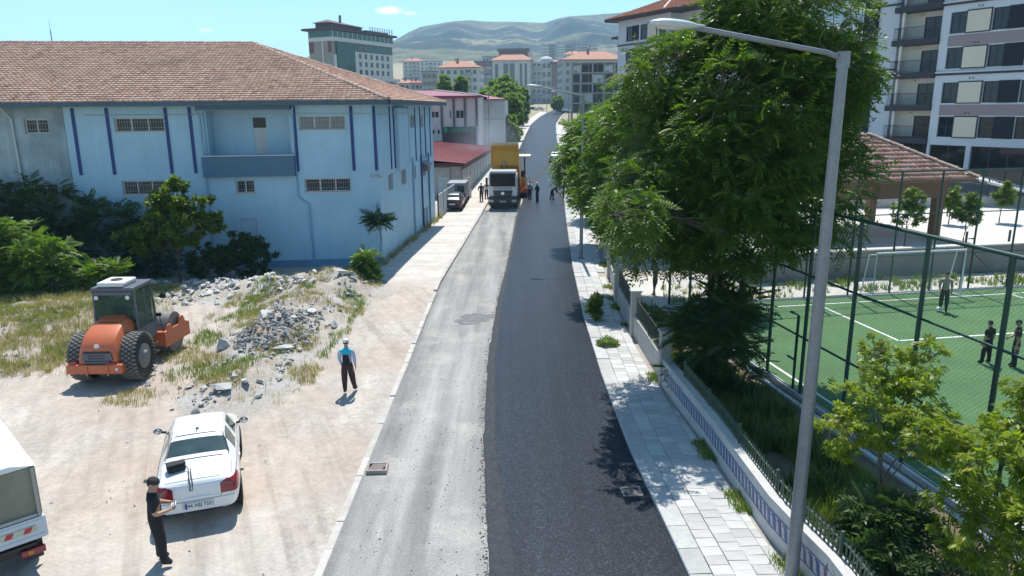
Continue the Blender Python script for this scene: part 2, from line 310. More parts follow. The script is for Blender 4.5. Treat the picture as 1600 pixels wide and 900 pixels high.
for y in yy:
    w = (interp(BL, y) + interp([(9, .5), (14, .42), (18, .26), (40, .16)], y) + .03 + .03 * mnoise.noise((y * .35, 2, 2))) if y < 72 else (xl(y) + .06)
    if 71 < y < 76: w = max(xl(y) + .06, interp(BL, y))
    b = gz(y); e = xr(y) - .01
    vs += [(w, y, b + .062), (w + (e - w) * .33, y, b + .07), (w + (e - w) * .7, y, b + .07), (e, y, b + .055), (e, y, b - .1)]
mb.add(vs, [(i * 5 + j, i * 5 + j + 1, i * 5 + 6 + j, i * 5 + 5 + j) for i in range(len(yy) - 1) for j in range(4)])
struct(mb.build('road', M_asph, smooth=True, sharp=40))
# dark wet streak left by the paver and the loose heap by the workers
M_streak = mat('asphalt_streak', (.018, .021, .026), .6, var=.3, vs=4, spec=.2, fine=.4)
M_loose = mat('loose_asphalt', (.06, .06, .06), .95, var=.3, vs=8, fine=.5, fs=30, bump=.8)
mb = MB(); vs = []
sp = [(77, 1.6, .5), (84, 2.6, .55), (94, 4.0, .6), (104, 5.3, .65), (112, 6.0, .8), (122, 6.0, .9), (130, 6.3, .9)]
for y in ry(77, 130, 1.5):
    c0 = interp([(a, b) for a, b, _ in sp], y) + .15 * mnoise.noise((y * .5, 1, 1)); h = interp([(a, q) for a, _, q in sp], y) * .55
    vs += [(c0 - h, y, gz(y) + .076), (c0 + h, y, gz(y) + .076)]
mb.add(vs, [(2 * i, 2 * i + 1, 2 * i + 3, 2 * i + 2) for i in range(len(vs) // 2 - 1)]); struct(mb.build('asphalt_streak', M_streak))
# ---- kerbs: one stone each
M_kerb = mat('kerb_stone', (.45, .425, .395), .85, var=.14, vs=3, fine=.12, fs=30, bump=.3, col2=(.42, .39, .35), rnd=.09)
M_kerbR = mat('kerb_stone_grey', (.42, .42, .41), .85, var=.12, vs=3, fine=.12, fs=30, bump=.3, rnd=.1)
def kerb_run(name, fx, y0, y1, w, hfun, m, step=1.0, side=-1, inset=0):
    root = bpy.data.objects.new(name, None); COL.objects.link(root); root['kind'] = 'structure'; y = y0; n = 0
    big = MB()
    while y < y1:
        st = step if y < 70 else step * 3
        a = (fx(y) + side * inset, y); b = (fx(y + st) + side * inset, y + st); h = hfun(y)
        L = math.hypot(b[0] - a[0], b[1] - a[1]); ang = math.atan2(b[1] - a[1], b[0] - a[0])
        mb = MB() if y < 70 else big
        j = random.uniform(-.012, .012)
        M = Matrix.Translation((a[0], a[1], gz(y))) @ Matrix.Rotation(ang, 4, 'Z') @ Matrix.Rotation(-math.atan2(gz(y + st) - gz(y), L), 4, 'Y')
        mb.M = M
        q = .02
        pf = [(0, -.2), (0, h - q), (q, h), (w, h), (w, -.2)]
        pf = [(-x * side, z) for x, z in pf] if side == 1 else [(x, z) for x, z in pf]
        if side == 1: pf = [(-x, z) for x, z in [(0, -.2), (0, h - q), (q, h), (w, h), (w, -.2)]]
        mb.prism([(x, z + j) for x, z in pf], .008, L - .008, 'x')
        if y < 70:
            mb.M = None; mb.build('kerb_stone', m, root)
        y += st; n += 1
    if big.v: o = big.build('kerb_run', m, root); o['kind'] = 'stuff'
    return root
def lh(y): return .018 if y < 21 else (.045 if y < 26 else (.09 if y < 34 else .16))
kerb_run('left_kerb', xl, 12.0, 300, .17, lh, M_kerb, 1.0, -1)
kerb_run('right_kerb', xr, 9.5, 300, .42, lambda y: .15, M_kerbR, .8, 1)
# ---- left pavement: pale setts laid in courses
m, nt, p = newmat('pavement_setts'); co = node(nt, 'TexCoord').outputs['Object']
br = node(nt, 'TexBrick'); br.inputs['Scale'].default_value = 1; br.inputs['Brick Width'].default_value = .2; br.inputs['Row Height'].default_value = .1; br.inputs['Mortar Size'].default_value = .008
br.inputs['Color1'].default_value = (.50, .475, .44, 1); br.inputs['Color2'].default_value = (.57, .55, .52, 1); br.inputs['Mortar'].default_value = (.45, .41, .37, 1); nt.links.new(co, br.inputs['Vector'])
c = mixc(nt, .999, br.outputs[0], ramp(nt, noise_(nt, co, 1.1, 6, .7), [(.3, (.86, .85, .83)), (.7, (1.12, 1.11, 1.1))]), 'MULTIPLY')
wv = noise_(nt, co, .9, 2, .5, (.15, 1.6, 1)); c = mixc(nt, .999, c, ramp(nt, wv, [(.4, (.92, .91, .9)), (.6, (1.06,) * 3)]), 'MULTIPLY')
sy = node(nt, 'SeparateXYZ'); nt.links.new(co, sy.inputs[0]); ad = node(nt, 'Math', operation='MULTIPLY_ADD'); nt.links.new(noise_(nt, co, .5, 7, .7), ad.inputs[0]); ad.inputs[1].default_value = -16; nt.links.new(sy.outputs[1], ad.inputs[2])
mr = node(nt, 'MapRange'); mr.inputs[1].default_value = 27.0; mr.inputs[2].default_value = 30.5; mr.inputs[3].default_value = .95; mr.inputs[4].default_value = 0; nt.links.new(ad.outputs[0], mr.inputs[0]); c = mixc(nt, mr.outputs[0], c, (.44, .39, .345))
nt.links.new(c, p.inputs['Base Color']); p.inputs['Roughness'].default_value = .9; nt.links.new(bump_(nt, br.outputs['Fac'], -.5, .012), p.inputs['Normal']); M_sett = m
def bx(y): return interp([(35, -8), (41, -7.3), (57.4, -5.9), (72, -5.0), (130, -1.6), (165, .6), (209, 3), (316, 13), (400, 26)], y)
rows = [(y, [max(bx(y), -6.6 if y < 36 else -9) + .02 + (xl(y) - .19 - max(bx(y), -6.6 if y < 36 else -9)) * i / 9 for i in range(10)]) for y in ry(32.6, 40, .4) + ry(42, 300, 4)]
struct(sheet('left_pavement', rows, lambda x, y: gz(y) + interp([(32.6, -.10), (36, -.005), (41, .12), (999, .14)], y) + (.09 * mnoise.noise((x * .7, y * .7, 5)) if y < 39 else 0), M_sett))
# ---- right pavement: slabs one by one near the camera
M_slab = mat('pavement_slab', (.455, .452, .44), .85, var=.10, vs=3, fine=.1, fs=36, bump=.25, rnd=.16, col2=(.44, .435, .42), c2=(.55, .75), c2s=1.0)
M_bed = mat('sand_bed', (.34, .31, .27), .95, fine=.25, bump=.5)
WALLX = [(-30, 5.9), (11, 5.42), (13, 5.08), (17, 4.93), (20.5, 4.68), (21.6, 4.60), (26.7, 4.52), (31.5, 4.58), (36.3, 4.88), (41, 5.3), (46, 5.8), (56, 6.6), (77, 7.9), (122, 10.3), (200, 15)]
def wx(y): return interp(WALLX, y)
rows = [(y, [xr(y) + .3, wx(y) + .3]) for y in ry(-10, 40, 2) + ry(45, 200, 6)]
struct(sheet('right_pavement_bed', rows, lambda x, y: gz(y) + .105, M_bed))
sm = []
for k in range(5):
    mb = MB(); w, l = .392, .292
    j = [random.uniform(-.004, .004) for _ in range(4)]
    vs = [(-w / 2, -l / 2, -.05), (w / 2, -l / 2, -.05), (w / 2, l / 2, -.05), (-w / 2, l / 2, -.05)]
    t = .006
    vs += [(-w / 2, -l / 2, -t), (w / 2, -l / 2, -t), (w / 2, l / 2, -t), (-w / 2, l / 2, -t)]
    vs += [(-w / 2 + t, -l / 2 + t, j[0]), (w / 2 - t, -l / 2 + t, j[1]), (w / 2 - t, l / 2 - t, j[2]), (-w / 2 + t, l / 2 - t, j[3])]
    mb.add(vs, [(0, 1, 5, 4), (1, 2, 6, 5), (2, 3, 7, 6), (3, 0, 4, 7), (4, 5, 9, 8), (5, 6, 10, 9), (6, 7, 11, 10), (7, 4, 8, 11), (8, 9, 10, 11)])
    sm.append(mb.mesh('paving_slab', M_slab))
pv = bpy.data.objects.new('right_pavement', None); COL.objects.link(pv); pv['kind'] = 'structure'
rest = MB(); cnt = 0; y = 10.2; rowi = 0
while y < 75:
    ang = math.atan2(xr(y + .5) - xr(y - .5), 1); room = wx(y) - xr(y) - .42
    nsl = int((room - .12) / .4)
    for i in range(nsl):
        if random.random() < .003: continue
        x = xr(y) + .43 + .2 + i * .4; yy_ = y + (.145 if i % 2 else 0) - (i * .4) * math.tan(ang) * .3; z = gz(y) + .152 + random.uniform(-.005, .005)
        rot = (random.uniform(-.012, .012), random.uniform(-.012, .012), -ang + random.uniform(-.008, .008))
        if cnt < 296:
            link('paving_slab', random.choice(sm), pv, (x, yy_, z), rot); cnt += 1
        else:
            rest.M = Matrix.Translation((x, yy_, z)) @ Euler(rot).to_matrix().to_4x4(); rest.box((0, 0, -.025), (.392, .292, .05))
    lo = room - .12 - nsl * .4
    if cnt < 296 and lo > .1: o = link('paving_slab', random.choice(sm), pv, (xr(y) + .43 + nsl * .4 + lo / 2, y, gz(y) + .15), (0, 0, -ang)); o.scale = ((lo - .01) / .392, 1, 1); cnt += 1
    y += .3; rowi += 1
rest.M = None; rest.build('paving_slab_field', mat('pavement_slab_far', (.48, .475, .46), .85, var=.1, rnd=-.12, fine=.1), pv, stuff=True)
rows = [(y, [xr(y) + .44, wx(y)]) for y in ry(75, 200, 6)]
struct(sheet('right_pavement_far', rows, lambda x, y: gz(y) + .15, M_sett))

# ---- drain grates
M_grate = mat('rusty_grate', (.20, .17, .15), .7, var=.25, vs=6, fine=.2); M_pit = mat('drain_pit', (.01, .01, .01), 1)
def grate(label, x, y, z, w, d, rz, m, hgt):
    t = thing('drain_grate', label, 'drain grate', (x, y, z), rz); mb = MB()
    for q in ((-w / 2, -w / 2 + .05, -d / 2, d / 2), (w / 2 - .05, w / 2, -d / 2, d / 2), (-w / 2 + .05, w / 2 - .05, -d / 2, -d / 2 + .05), (-w / 2 + .05, w / 2 - .05, d / 2 - .05, d / 2)): mb.bb(*q, -.1, hgt)
    mb.build('frame', m, t)
    for i in range(9): mb = MB(); mb.box((-w / 2 + .09 + i * (w - .18) / 8, 0, hgt - .025), (.022, d - .1, .03), rz=-.35 if hgt > .1 else .5); mb.build('bar', m, t)
    mb = MB(); mb.bb(-w / 2 + .05, w / 2 - .05, -d / 2 + .05, d / 2 - .05, -.09, .012 if hgt > .1 else hgt - .05); mb.build('pit', M_pit, t)
grate('rusty raised drain grate at the edge of the milled lane by the dusty kerb', -3.3, 16.28, .0, .50, .44, R(3), mat('dusty_grate', (.30, .26, .235), .85, var=.2, vs=5, fine=.15), .11)
grate('flat drain grate in the shaded fresh asphalt beside the grey kerb', 2.66, 15.05, .066, .46, .42, R(4), M_grate, .012)
mb = MB(); n = 48; vs = []
for i in range(n):
    a = 2 * pi * i / n; q = 1 + .45 * mnoise.noise((math.cos(a) * 1.4, math.sin(a) * 1.4, 2)) + .35 * mnoise.noise((math.cos(a) * 5, math.sin(a) * 5, 2)); vs.append((-1.55 + .8 * q * math.cos(a), 29.4 + .75 * q * math.sin(a) + .25 * math.cos(a), .016))
mb.add(vs, [tuple(range(n))]); struct(mb.build('asphalt_spill', mat('spilled_asphalt', (.16, .16, .165), .9, var=.35, vs=5, fine=.4, fs=30)))
# loose crumbs along the ragged edge of the mat and stray chips on the milled lane
mb = MB(); rg_ = np.random.default_rng(9)
for i in range(1500):
    y = 9.5 + 55 * rg_.random() ** 1.7; far = rg_.random() < .35; x = interp(BL, y) + (-abs(rg_.normal(0, .07)) if not far else rg_.uniform(-2.6, .1)); x = max(x, xl(y) + .1); q = rg_.uniform(.008, .022) * (1 if not far else .9)
    mb.add([(x - q, y - q * .6, .008), (x + q, y - q * .8, .008), (x + q * .7, y + q, .008), (x - q * .6, y + q, .008), (x, y, .012 + q)], [(0, 1, 4), (1, 2, 4), (2, 3, 4), (3, 0, 4)])
mb.build('loose_aggregate', mat('dark_chip', (.04, .042, .046), .9, rnd=-.3), stuff=True)
# ================================================================== building helpers
def facade(mb, u0, u1, z0, z1, holes, t=.25, mi=0, y=0):
    """wall in the x-z plane (outside = -y) with real openings and reveals"""
    us = sorted({u0, u1, *[h[0] for h in holes], *[h[1] for h in holes]}); zs = sorted({z0, z1, *[h[2] for h in holes], *[h[3] for h in holes]})
    us = [u for u in us if u0 <= u <= u1]; zs = [z for z in zs if z0 <= z <= z1]
    for a, b in zip(us, us[1:]):
        for c, d in zip(zs, zs[1:]):
            um, zm = (a + b) / 2, (c + d) / 2
            if any(h[0] < um < h[1] and h[2] < zm < h[3] for h in holes): continue
            mb.quad((a, y, c), (b, y, c), (b, y, d), (a, y, d), mi)
    for a, b, c, d in holes:
        k = y + t
        mb.quad((a, y, c), (a, k, c), (b, k, c), (b, y, c), mi); mb.quad((a, y, d), (b, y, d), (b, k, d), (a, k, d), mi)
        mb.quad((a, y, c), (a, y, d), (a, k, d), (a, k, c), mi); mb.quad((b, y, c), (b, k, c), (b, k, d), (b, y, d), mi)
_wc = {}
def window(parent, F, u0, u1, z0, z1, fm, pm, cols=2, rows=1, fw=.05, depth=.12, bars=0, barm=None, sill=0, sillm=None, name='window', closer=None):
    w, h = round(u1 - u0, 3), round(z1 - z0, 3); key = (w, h, fm.name, pm.name, cols, rows, fw, bars, sill)
    if key not in _wc:
        a = MB(); x, d = w / 2, .06
        a.bb(-x, -x + fw, 0, d, 0, h); a.bb(x - fw, x, 0, d, 0, h); a.bb(-x + fw, x - fw, 0, d, 0, fw); a.bb(-x + fw, x - fw, 0, d, h - fw, h)
        for i in range(1, cols): a.bb(-x + w * i / cols - fw * .5, -x + w * i / cols + fw * .5, .006, d - .004, fw, h - fw)
        for i in range(1, rows): a.bb(-x + fw, x - fw, .012, d - .008, h * i / rows - fw * .4, h * i / rows + fw * .4)
        b = MB(); b.bb(-x + fw * .5, x - fw * .5, .028, .04, fw * .5, h - fw * .5)
        c = None
        if bars:
            c = MB(); n = int(w / bars)
            for i in range(n + 1): c.bb(-x + .02 + (w - .04) * i / n - .006, -x + .02 + (w - .04) * i / n + .006, -.05, -.032, .02, h - .02)
            for t in (.3, .7): c.bb(-x, x, -.062, -.05, h * t - .007, h * t + .007)
            c = c.mesh('grille', barm)
        e = None
        if sill: e = MB(); e.bb(-x - .05, x + .05, -depth - sill, .02, -.05, 0); e = e.mesh('sill', sillm)
        _wc[key] = (a.mesh('frame', fm), b.mesh('pane', pm), c, e)
    fme, pme, bme, sme = _wc[key]; M = F @ Matrix.Translation(((u0 + u1) / 2, depth, z0))
    o = link(name, fme, parent); o.matrix_local = M
    link('pane', pme, o)
    if bme: g = link('grille', bme, o); g.location = (0, -depth + .03, 0)
    if sme: link('sill', sme, o)
    return o
def tile_field(polys, m, name, parent, w=.25, ln=.34, rise=.05, colorjit=True):
    """overlapping barrel tiles over planar polygons [(a,b,...)], first edge = eave"""
    V, Fc = [], []; base = 0
    tx = np.array([-.5, -.28, 0, .28, .5]) * w; th = np.array([0, .75, 1, .75, 0]) * rise * .62
    T = []; 
    for k, (yy_, off) in enumerate(((-.04, .06), (ln, .0))):
        for x, h in zip(tx, th): T.append((x, yy_, h + off))
    for x, h in zip(tx, th): T.append((x, -.04, h - .012))
    T = np.array(T); TF = [(i, i + 1, i + 6, i + 5) for i in range(4)] + [(10 + i, 11 + i, 1 + i, i) for i in range(4)]
    TF = np.array(TF)
    for poly in polys:
        P = [Vector(p) for p in poly]; ex = (P[1] - P[0]).normalized(); nz = ex.cross(P[2] - P[0]).normalized()
        if nz.z < 0: nz = -nz
        ey = nz.cross(ex).normalized(); ctr = sum(P, Vector()) / len(P)
        if (ctr - P[0]).dot(ey) < 0: ex, ey = -ex, -ey
        q = [((p - P[0]).dot(ex), (p - P[0]).dot(ey)) for p in P]
        s0, s1 = min(a for a, _ in q), max(a for a, _ in q); t1 = max(b for _, b in q)
        ctrs = []
        for j in range(int(t1 / ln) + 1):
            for i in range(int((s1 - s0) / w) + 1):
                s, t = s0 + (i + .5) * w, j * ln; ins = False; mt = t + .1
                for (xa, ya), (xb, yb) in zip(q, q[1:] + q[:1]):
                    if (ya > mt) != (yb > mt) and s < (xb - xa) * (mt - ya) / (yb - ya) + xa: ins = not ins
                if ins: ctrs.append((s, t))
        if not ctrs: continue
        C_ = np.array(ctrs); n = len(C_)
        j = NP.normal(0, .006, (n, 3)); L = np.zeros((n, len(T), 3))
        L[:, :, 0] = T[None, :, 0] + C_[:, None, 0] + j[:, None, 0]; L[:, :, 1] = T[None, :, 1] + C_[:, None, 1] + j[:, None, 1]; L[:, :, 2] = T[None, :, 2] + np.abs(j[:, None, 2])
        Wd = np.array(P[0])[None, None] + L[..., 0:1] * np.array(ex) + L[..., 1:2] * np.array(ey) + L[..., 2:3] * np.array(nz)
        V.append(Wd.reshape(-1, 3)); Fc.append((TF[None] + (np.arange(n) * len(T))[:, None, None]).reshape(-1, 4) + base); base += n * len(T)
    me = npmesh(name, np.concatenate(V), np.concatenate(Fc), m); o = link(name, me, parent); o['kind'] = 'stuff'; return o
def tilemat(name, a, b, c, dirt=(.16, .12, .10)):
    m, nt, p = newmat(name); ri = node(nt, 'NewGeometry').outputs['Random Per Island']; co = node(nt, 'TexCoord').outputs['Object']
    col = ramp(nt, ri, [(0, a), (.5, b), (.9, c), (1, tuple(x * .7 for x in a))])
    col = mixc(nt, ramp(nt, noise_(nt, co, .35, 7, .7), [(.52, (0, 0, 0)), (.75, (.55,) * 3)]), col, dirt)
    col = mixc(nt, .999, col, ramp(nt, noise_(nt, co, 22, 4), [(.3, (.85,) * 3), (.7, (1.12,) * 3)]), 'MULTIPLY')
    nt.links.new(col, p.inputs['Base Color']); p.inputs['Roughness'].default_value = .85; return m
def ridge_caps(parent, a, b, m, step=.38, r=.13, name='ridge_tile'):
    a, b = Vector(a), Vector(b); d = (b - a); L = d.length; n = int(L / step); key = ('rc', r, step, m.name)
    if key not in _wc:
        mb = MB(); N = 8; vs = []
        for t, rr in ((-.03, r * 1.12), (step, r * .9)):
            vs += [(t, rr * math.cos(pi * i / N) * 1.1, rr * math.sin(pi * i / N)) for i in range(N + 1)]
        mb.add(vs, [(i, i + 1, N + 2 + i, N + 1 + i) for i in range(N)] + [tuple(range(N + 1))]); _wc[key] = mb.mesh(name, m)
    me = _wc[key]; rot = d.to_track_quat('X', 'Z')
    for i in range(n):
        o = link(name, me, parent); o.location = a + d * (i / n) + Vector((0, 0, random.uniform(-.012, .012))); o.rotation_mode = 'QUATERNION'; o.rotation_quaternion = rot
# ================================================================== the blue two storey building
M_blue = mat('blue_plaster', (.385, .575, .70), .8, var=.07, vs=.5, fine=.05, fs=25, bump=.12, bs=30, col2=(.345, .52, .64), c2=(.5, .72), c2s=.35, streak=.045)
M_bluegrey = mat('stained_plaster', (.34, .42, .455), .85, var=.14, vs=.7, fine=.08, fs=20, bump=.2, bs=25, col2=(.20, .26, .29), c2=(.42, .66), c2s=.6, streak=.16)
M_navy = mat('navy_paint', (.012, .036, .19), .55, var=.1)
M_dblue = mat('slate_blue_paint', (.085, .165, .25), .7, var=.08)
M_plinth = mat('plinth_paint', (.16, .30, .45), .85, var=.15, bump=.2)
M_pvc = mat('white_window_plastic', (.60, .62, .63), .5, var=.05)
M_glass = glassm('dark_glass', (.012, .014, .017), .15, .35); M_curt = mat('curtained_glass', (.15, .16, .17), .3, var=.5, vs=4, fine=.1, spec=.8, stretch=(9, 1, .3))
M_iron = mat('pale_iron', (.40, .42, .43), .5, var=.1)
M_tileA = tilemat('roof_clay', (.54, .30, .205), (.62, .37, .265), (.70, .45, .335))
M_cap = mat('ridge_clay', (.46, .31, .235), .9, var=.2, vs=4, fine=.15, col2=(.62, .56, .50), c2=(.5, .62), c2s=3, rnd=.15)
bc = Vector((-7.27, 40.96, 0)); aF = R(5.74); aS = R(85.5)
B = thing('blue_building', 'light blue two storey building with clay tile roof and navy strips', 'building', bc)
FF = Matrix.Rotation(aF, 4, 'Z'); FS = Matrix.Rotation(aS, 4, 'Z')
e = Vector((-math.cos(aF), -math.sin(aF), 0)); nf = Vector((math.sin(aF), -math.cos(aF), 0)); sd = Vector((math.cos(aS), math.sin(aS), 0)); ns = Vector((math.sin(aS), -math.cos(aS), 0))
wF = [(-4.16, -1.69, 7.47, 8.24, 3), (-4.09, -1.58, 4.13, 4.88, 3), (-7.75, -6.75, 4.14, 4.86, 2), (-13.63, -11.11, 7.47, 8.22, 3), (-13.64, -11.36, 4.15, 4.92, 3)]
rec = (-9.1, -4.6, 5.25, 8.54); dg = (-7.73, -6.79, .42, 2.75)
mb = MB(); mb.M = FF; facade(mb, -16.1, 0, 0, 8.95, [w[:4] for w in wF] + [rec, dg], .2)
facade(mb, -9.1, -4.6, 5.25, 8.54, [(-6.86, -6.16, 5.3, 8.15)], .1, y=1.35)      # back of the recess
mb.bb(-9.1, -4.6, .2, 1.34, 5.1, 5.25); mb.bb(-9.1, -9.0, .2, 1.34, 5.25, 8.54); mb.bb(-4.7, -4.6, .2, 1.34, 5.25, 8.54); mb.bb(-9, -4.7, .2, 1.34, 8.54, 8.6)
mb.build('front_wall', M_blue, B)
mb = MB(); mb.M = FF; wW = [(-18.1, -16.9, 7.44, 8.2, 2), (-18.18, -16.91, 4.13, 4.86, 2), (-23.4, -22.1, 7.44, 8.2, 2), (-23.4, -22.1, 4.13, 4.86, 2)]
facade(mb, -45, -16.12, 0, 8.95, [w[:4] for w in wW], .2); mb.build('wing_wall', M_bluegrey, B, label='stained grey blue wall of the older wing')
wS = [(1.88, 2.97, 3.93, 4.85), (5.32, 6.55, 3.92, 4.84), (8.71, 9.73, 3.94, 4.82), (11.75, 13.17, 3.86, 4.77), (8.49, 9.83, 7.34, 8.15), (11.87, 12.86, 7.29, 8.12), (11.76, 12.5, .27, 1.55), (12.8, 13.57, .27, 1.55)]
mb = MB(); mb.M = FS; facade(mb, 0, 16.5, 0, 8.95, wS, .2); mb.build('side_wall', M_blue, B)
be = sd * 16.5; bk = [be, be + e * 45, e * 45]
mb = MB(); mb.prism([(be.x, be.y), (be.x + e.x * 45, be.y + e.y * 45), (be.x + e.x * 45 + .2, be.y + e.y * 45 + .2), (be.x, be.y + .2)], 0, 8.9); mb.build('rear_wall', M_bluegrey, B)
mb = MB(); mb.M = FS; mb.bb(3.9, 6.56, -.3, -.002, 4.95, 8.6); mb.build('bay', M_blue, B)
for u0, u1, z0, z1, c in wF: window(B, FF, u0, u1, z0, z1, M_pvc, M_curt if u0 == -4.16 else M_glass, c, fw=.07, bars=.13, barm=M_iron, depth=.12, sill=.05, sillm=M_pvc)
for u0, u1, z0, z1, c in wW: window(B, FF, u0, u1, z0, z1, M_pvc, M_glass, c, fw=.07, bars=.13, barm=M_iron, depth=.12)
for u0, u1, z0, z1 in wS: window(B, FS, u0, u1, z0, z1, M_pvc, M_curt, 2 if z0 > 2 else 1, fw=.07, bars=.16, barm=M_iron, depth=.1)
M_door = mat('grey_white_door', (.52, .55, .57), .6, var=.08)
mb = MB(); mb.M = FF; mb.bb(-6.86, -6.16, 1.38, 1.43, 5.3, 7.6)
for i in range(9): mb.bb(-6.8, -6.22, 1.365, 1.38, 5.42 + i * .235, 5.42 + i * .235 + .2)
d = mb.build('door', M_door, B); mb = MB(); mb.M = FF; mb.bb(-6.84, -6.18, 1.39, 1.41, 7.64, 8.12); mb.build('pane', M_glass, d)
mb = MB(); mb.M = FF; mb.bb(-7.73, -6.79, .06, .11, .42, 2.75); mb.bb(-7.62, -6.9, .045, .06, .55, 1.5); mb.bb(-7.62, -6.9, .045, .06, 1.62, 2.62)
d = mb.build('door', mat('blue_grey_door', (.36, .47, .58), .6, var=.08), B); mb = MB(); mb.M = FF; mb.box((-6.9, .03, 1.55), (.12, .03, .03)); mb.build('handle', M_iron, d)
mb = MB(); mb.M = FF; mb.bb(-9.3, -4.5, -.32, -.2, 5.06, 6.15); mb.bb(-9.3, -9.18, -.2, -.003, 5.06, 6.15); mb.bb(-4.62, -4.5, -.2, -.003, 5.06, 6.15); mb.bb(-9.18, -4.62, -.2, -.003, 5.06, 5.2)
bp = mb.build('balcony', M_dblue, B); mb = MB(); mb.M = FF; mb.bb(-9.36, -4.44, -.36, -.16, 6.152, 6.2); mb.build('coping', mat('pale_coping', (.55, .57, .58), .7), bp)
mb = MB(); mb.M = FF; mb.bb(-9.33, -4.49, -.45, -.003, 8.56, 8.94); mb.build('balcony_fascia', M_dblue, B)
for u in (-15.63, -13.93, -10.98, -9.75, -4.37, -1.36, -.14):
    mb = MB(); mb.M = FF; mb.bb(u - .08, u + .08, -.05, -.002, 5.27, 8.72); mb.build('wall_strip', M_navy, B)
for u in (2.85, 3.78, 6.7, 7.5, 7.75, 10.0, 11.7, 13.45, 15.4):
    mb = MB(); mb.M = FS; mb.bb(u - .08, u + .08, -.05, -.002, 5.1, 8.68); mb.build('wall_strip', M_navy, B)
M_pipe = mat('downpipe_paint', (.24, .40, .54), .6); M_pipew = mat('white_downpipe', (.5, .52, .52), .6)
def pipe(F, pts, m, r=.05): mb = MB(); mb.M = F; mb.tube(pts, r, 8); mb.build('downpipe', m, B)
pipe(FF, [(-9.3, -.4, 8.6), (-9.25, -.1, 8.2), (-9.22, -.07, .2)], M_pipe)
pipe(FF, [(-4.35, -.4, 8.7), (-4.45, -.07, 8.2), (-4.45, -.07, 3.9), (-3.9, -.07, 3.5), (-3.85, -.07, .2)], M_pipe)
pipe(FF, [(-18.9, -.6, 8.85), (-18.65, -.08, 8.2), (-18.55, -.08, .2)], M_pipew, .06)
for u, m in ((8.6, M_pipe), (11.42, M_navy), (14.1, M_dblue)): pipe(FS, [(u, -.08, 5.4), (u, -.08, .05)], m, .06)
mb = MB(); mb.M = FF; mb.bb(-16, -.02, -.09, -.002, -.1, .3); mb.bb(-8, -.02, -.12, -.002, .3, .36); mb.build('plinth', M_plinth, B)
# hoods and a cable along the wall
mb = MB(); mb.M = FS; mb.prism([(0, 4.95), (-.5, 4.7), (-.5, 4.62), (0, 4.86)], 11.6, 13.3, 'x'); mb.bb(12.2, 13.1, -.42, -.06, 4.2, 4.7); mb.build('air_conditioner', mat('ac_grey', (.2, .22, .24), .6), B)
mb = MB(); mb.M = FF; mb.tube([(-15, -.06, 8.36), (-9, -.06, 8.34), (-4, -.06, 8.35), (-.2, -.07, 8.3)], .012, 5); mb.M = FS; mb.tube([(0, -.06, 8.3), (6, -.5, 8.28), (16, -.06, 8.25)], .015, 5); mb.build('cable', mat('cable_grey', (.3, .34, .37), .7), B)
mb = MB(); mb.M = FF; mb.box((-.1, -.18, 5.0), (.12, .12, .12)); mb.tube([(-.1, -.1, 5.0), (-.1, -.45, 5.02)], .02); mb.box((-.3, -.4, 5.0), (.3, .14, .13), rz=.5); mb.box((.1, -.42, 4.95), (.12, .3, .12), rz=.4); mb.build('wall_camera', M_iron, B)
# roof
def isect(p, d, q, f):
    a = (q - p); t = (a.x * f.y - a.y * f.x) / (d.x * f.y - d.y * f.x); return p + d * t
ze = 8.98; E1 = isect(nf * .85, e, ns * .85, sd); E1.z = ze; E2 = E1 + sd * 18.2; EL = E1 + e * 46
R1 = Vector((-16.4, 49.3, 12.62)) - bc; R2 = R1 + e * 36; R2.z = 12.7; BL_ = EL + sd * 18.2
mb = MB(); mb.add([E1, EL, R2, R1], [(0, 1, 2, 3)]); mb.add([E1, R1, E2], [(0, 1, 2)]); mb.add([E2, R1, R2, BL_], [(0, 1, 2, 3)])
rf = mb.build('roof', mat('roof_boards', (.2, .12, .09), .9), B)
up = Vector((0, 0, .03)); tile_field([[E1 + up, EL + up, R2 + up, R1 + up], [E1 + up, E2 + up, R1 + up]], M_tileA, 'roof_tiles', rf)
ridge_caps(rf, R1 + up * 2.5, R2 + up * 2.5, M_cap); ridge_caps(rf, E1 + up * 2.5, R1 + up * 2.5, M_cap); ridge_caps(rf, E2 + up * 2, R1 + up * 2, M_cap)
mb = MB()
def eavebox(a, b, h0, h1, t, inn):
    d = (b - a).normalized(); n = Vector((d.y, -d.x, 0)) * inn
    p = [a, b, b + n * t, a + n * t]; mb.add([(q.x, q.y, a.z + z) for z in (h0, h1) for q in p], [(0, 1, 2, 3), (4, 5, 6, 7), (0, 1, 5, 4), (1, 2, 6, 5), (2, 3, 7, 6), (3, 0, 4, 7)])
eavebox(E1, EL, -.2, .02, .14, -1); eavebox(E1, E2, -.2, .02, .14, 1)
mb.build('gutter', mat('gutter_slate', (.06, .10, .135), .6, var=.2), B)
mb = MB(); inn = nf * -.8; mb.add([E1 + Vector((0, 0, -.1)), EL + Vector((0, 0, -.1)), EL + inn + Vector((0, 0, -.12)), E1 + inn - ns * .0 + Vector((0, 0, -.12))], [(0, 1, 2, 3)])
mb.add([E1 + Vector((0, 0, -.11)), E2 + Vector((0, 0, -.11)), E2 - ns * .8 + Vector((0, 0, -.13)), E1 - ns * .8 + Vector((0, 0, -.13))], [(0, 1, 2, 3)]); mb.build('soffit', M_bluegrey, B)
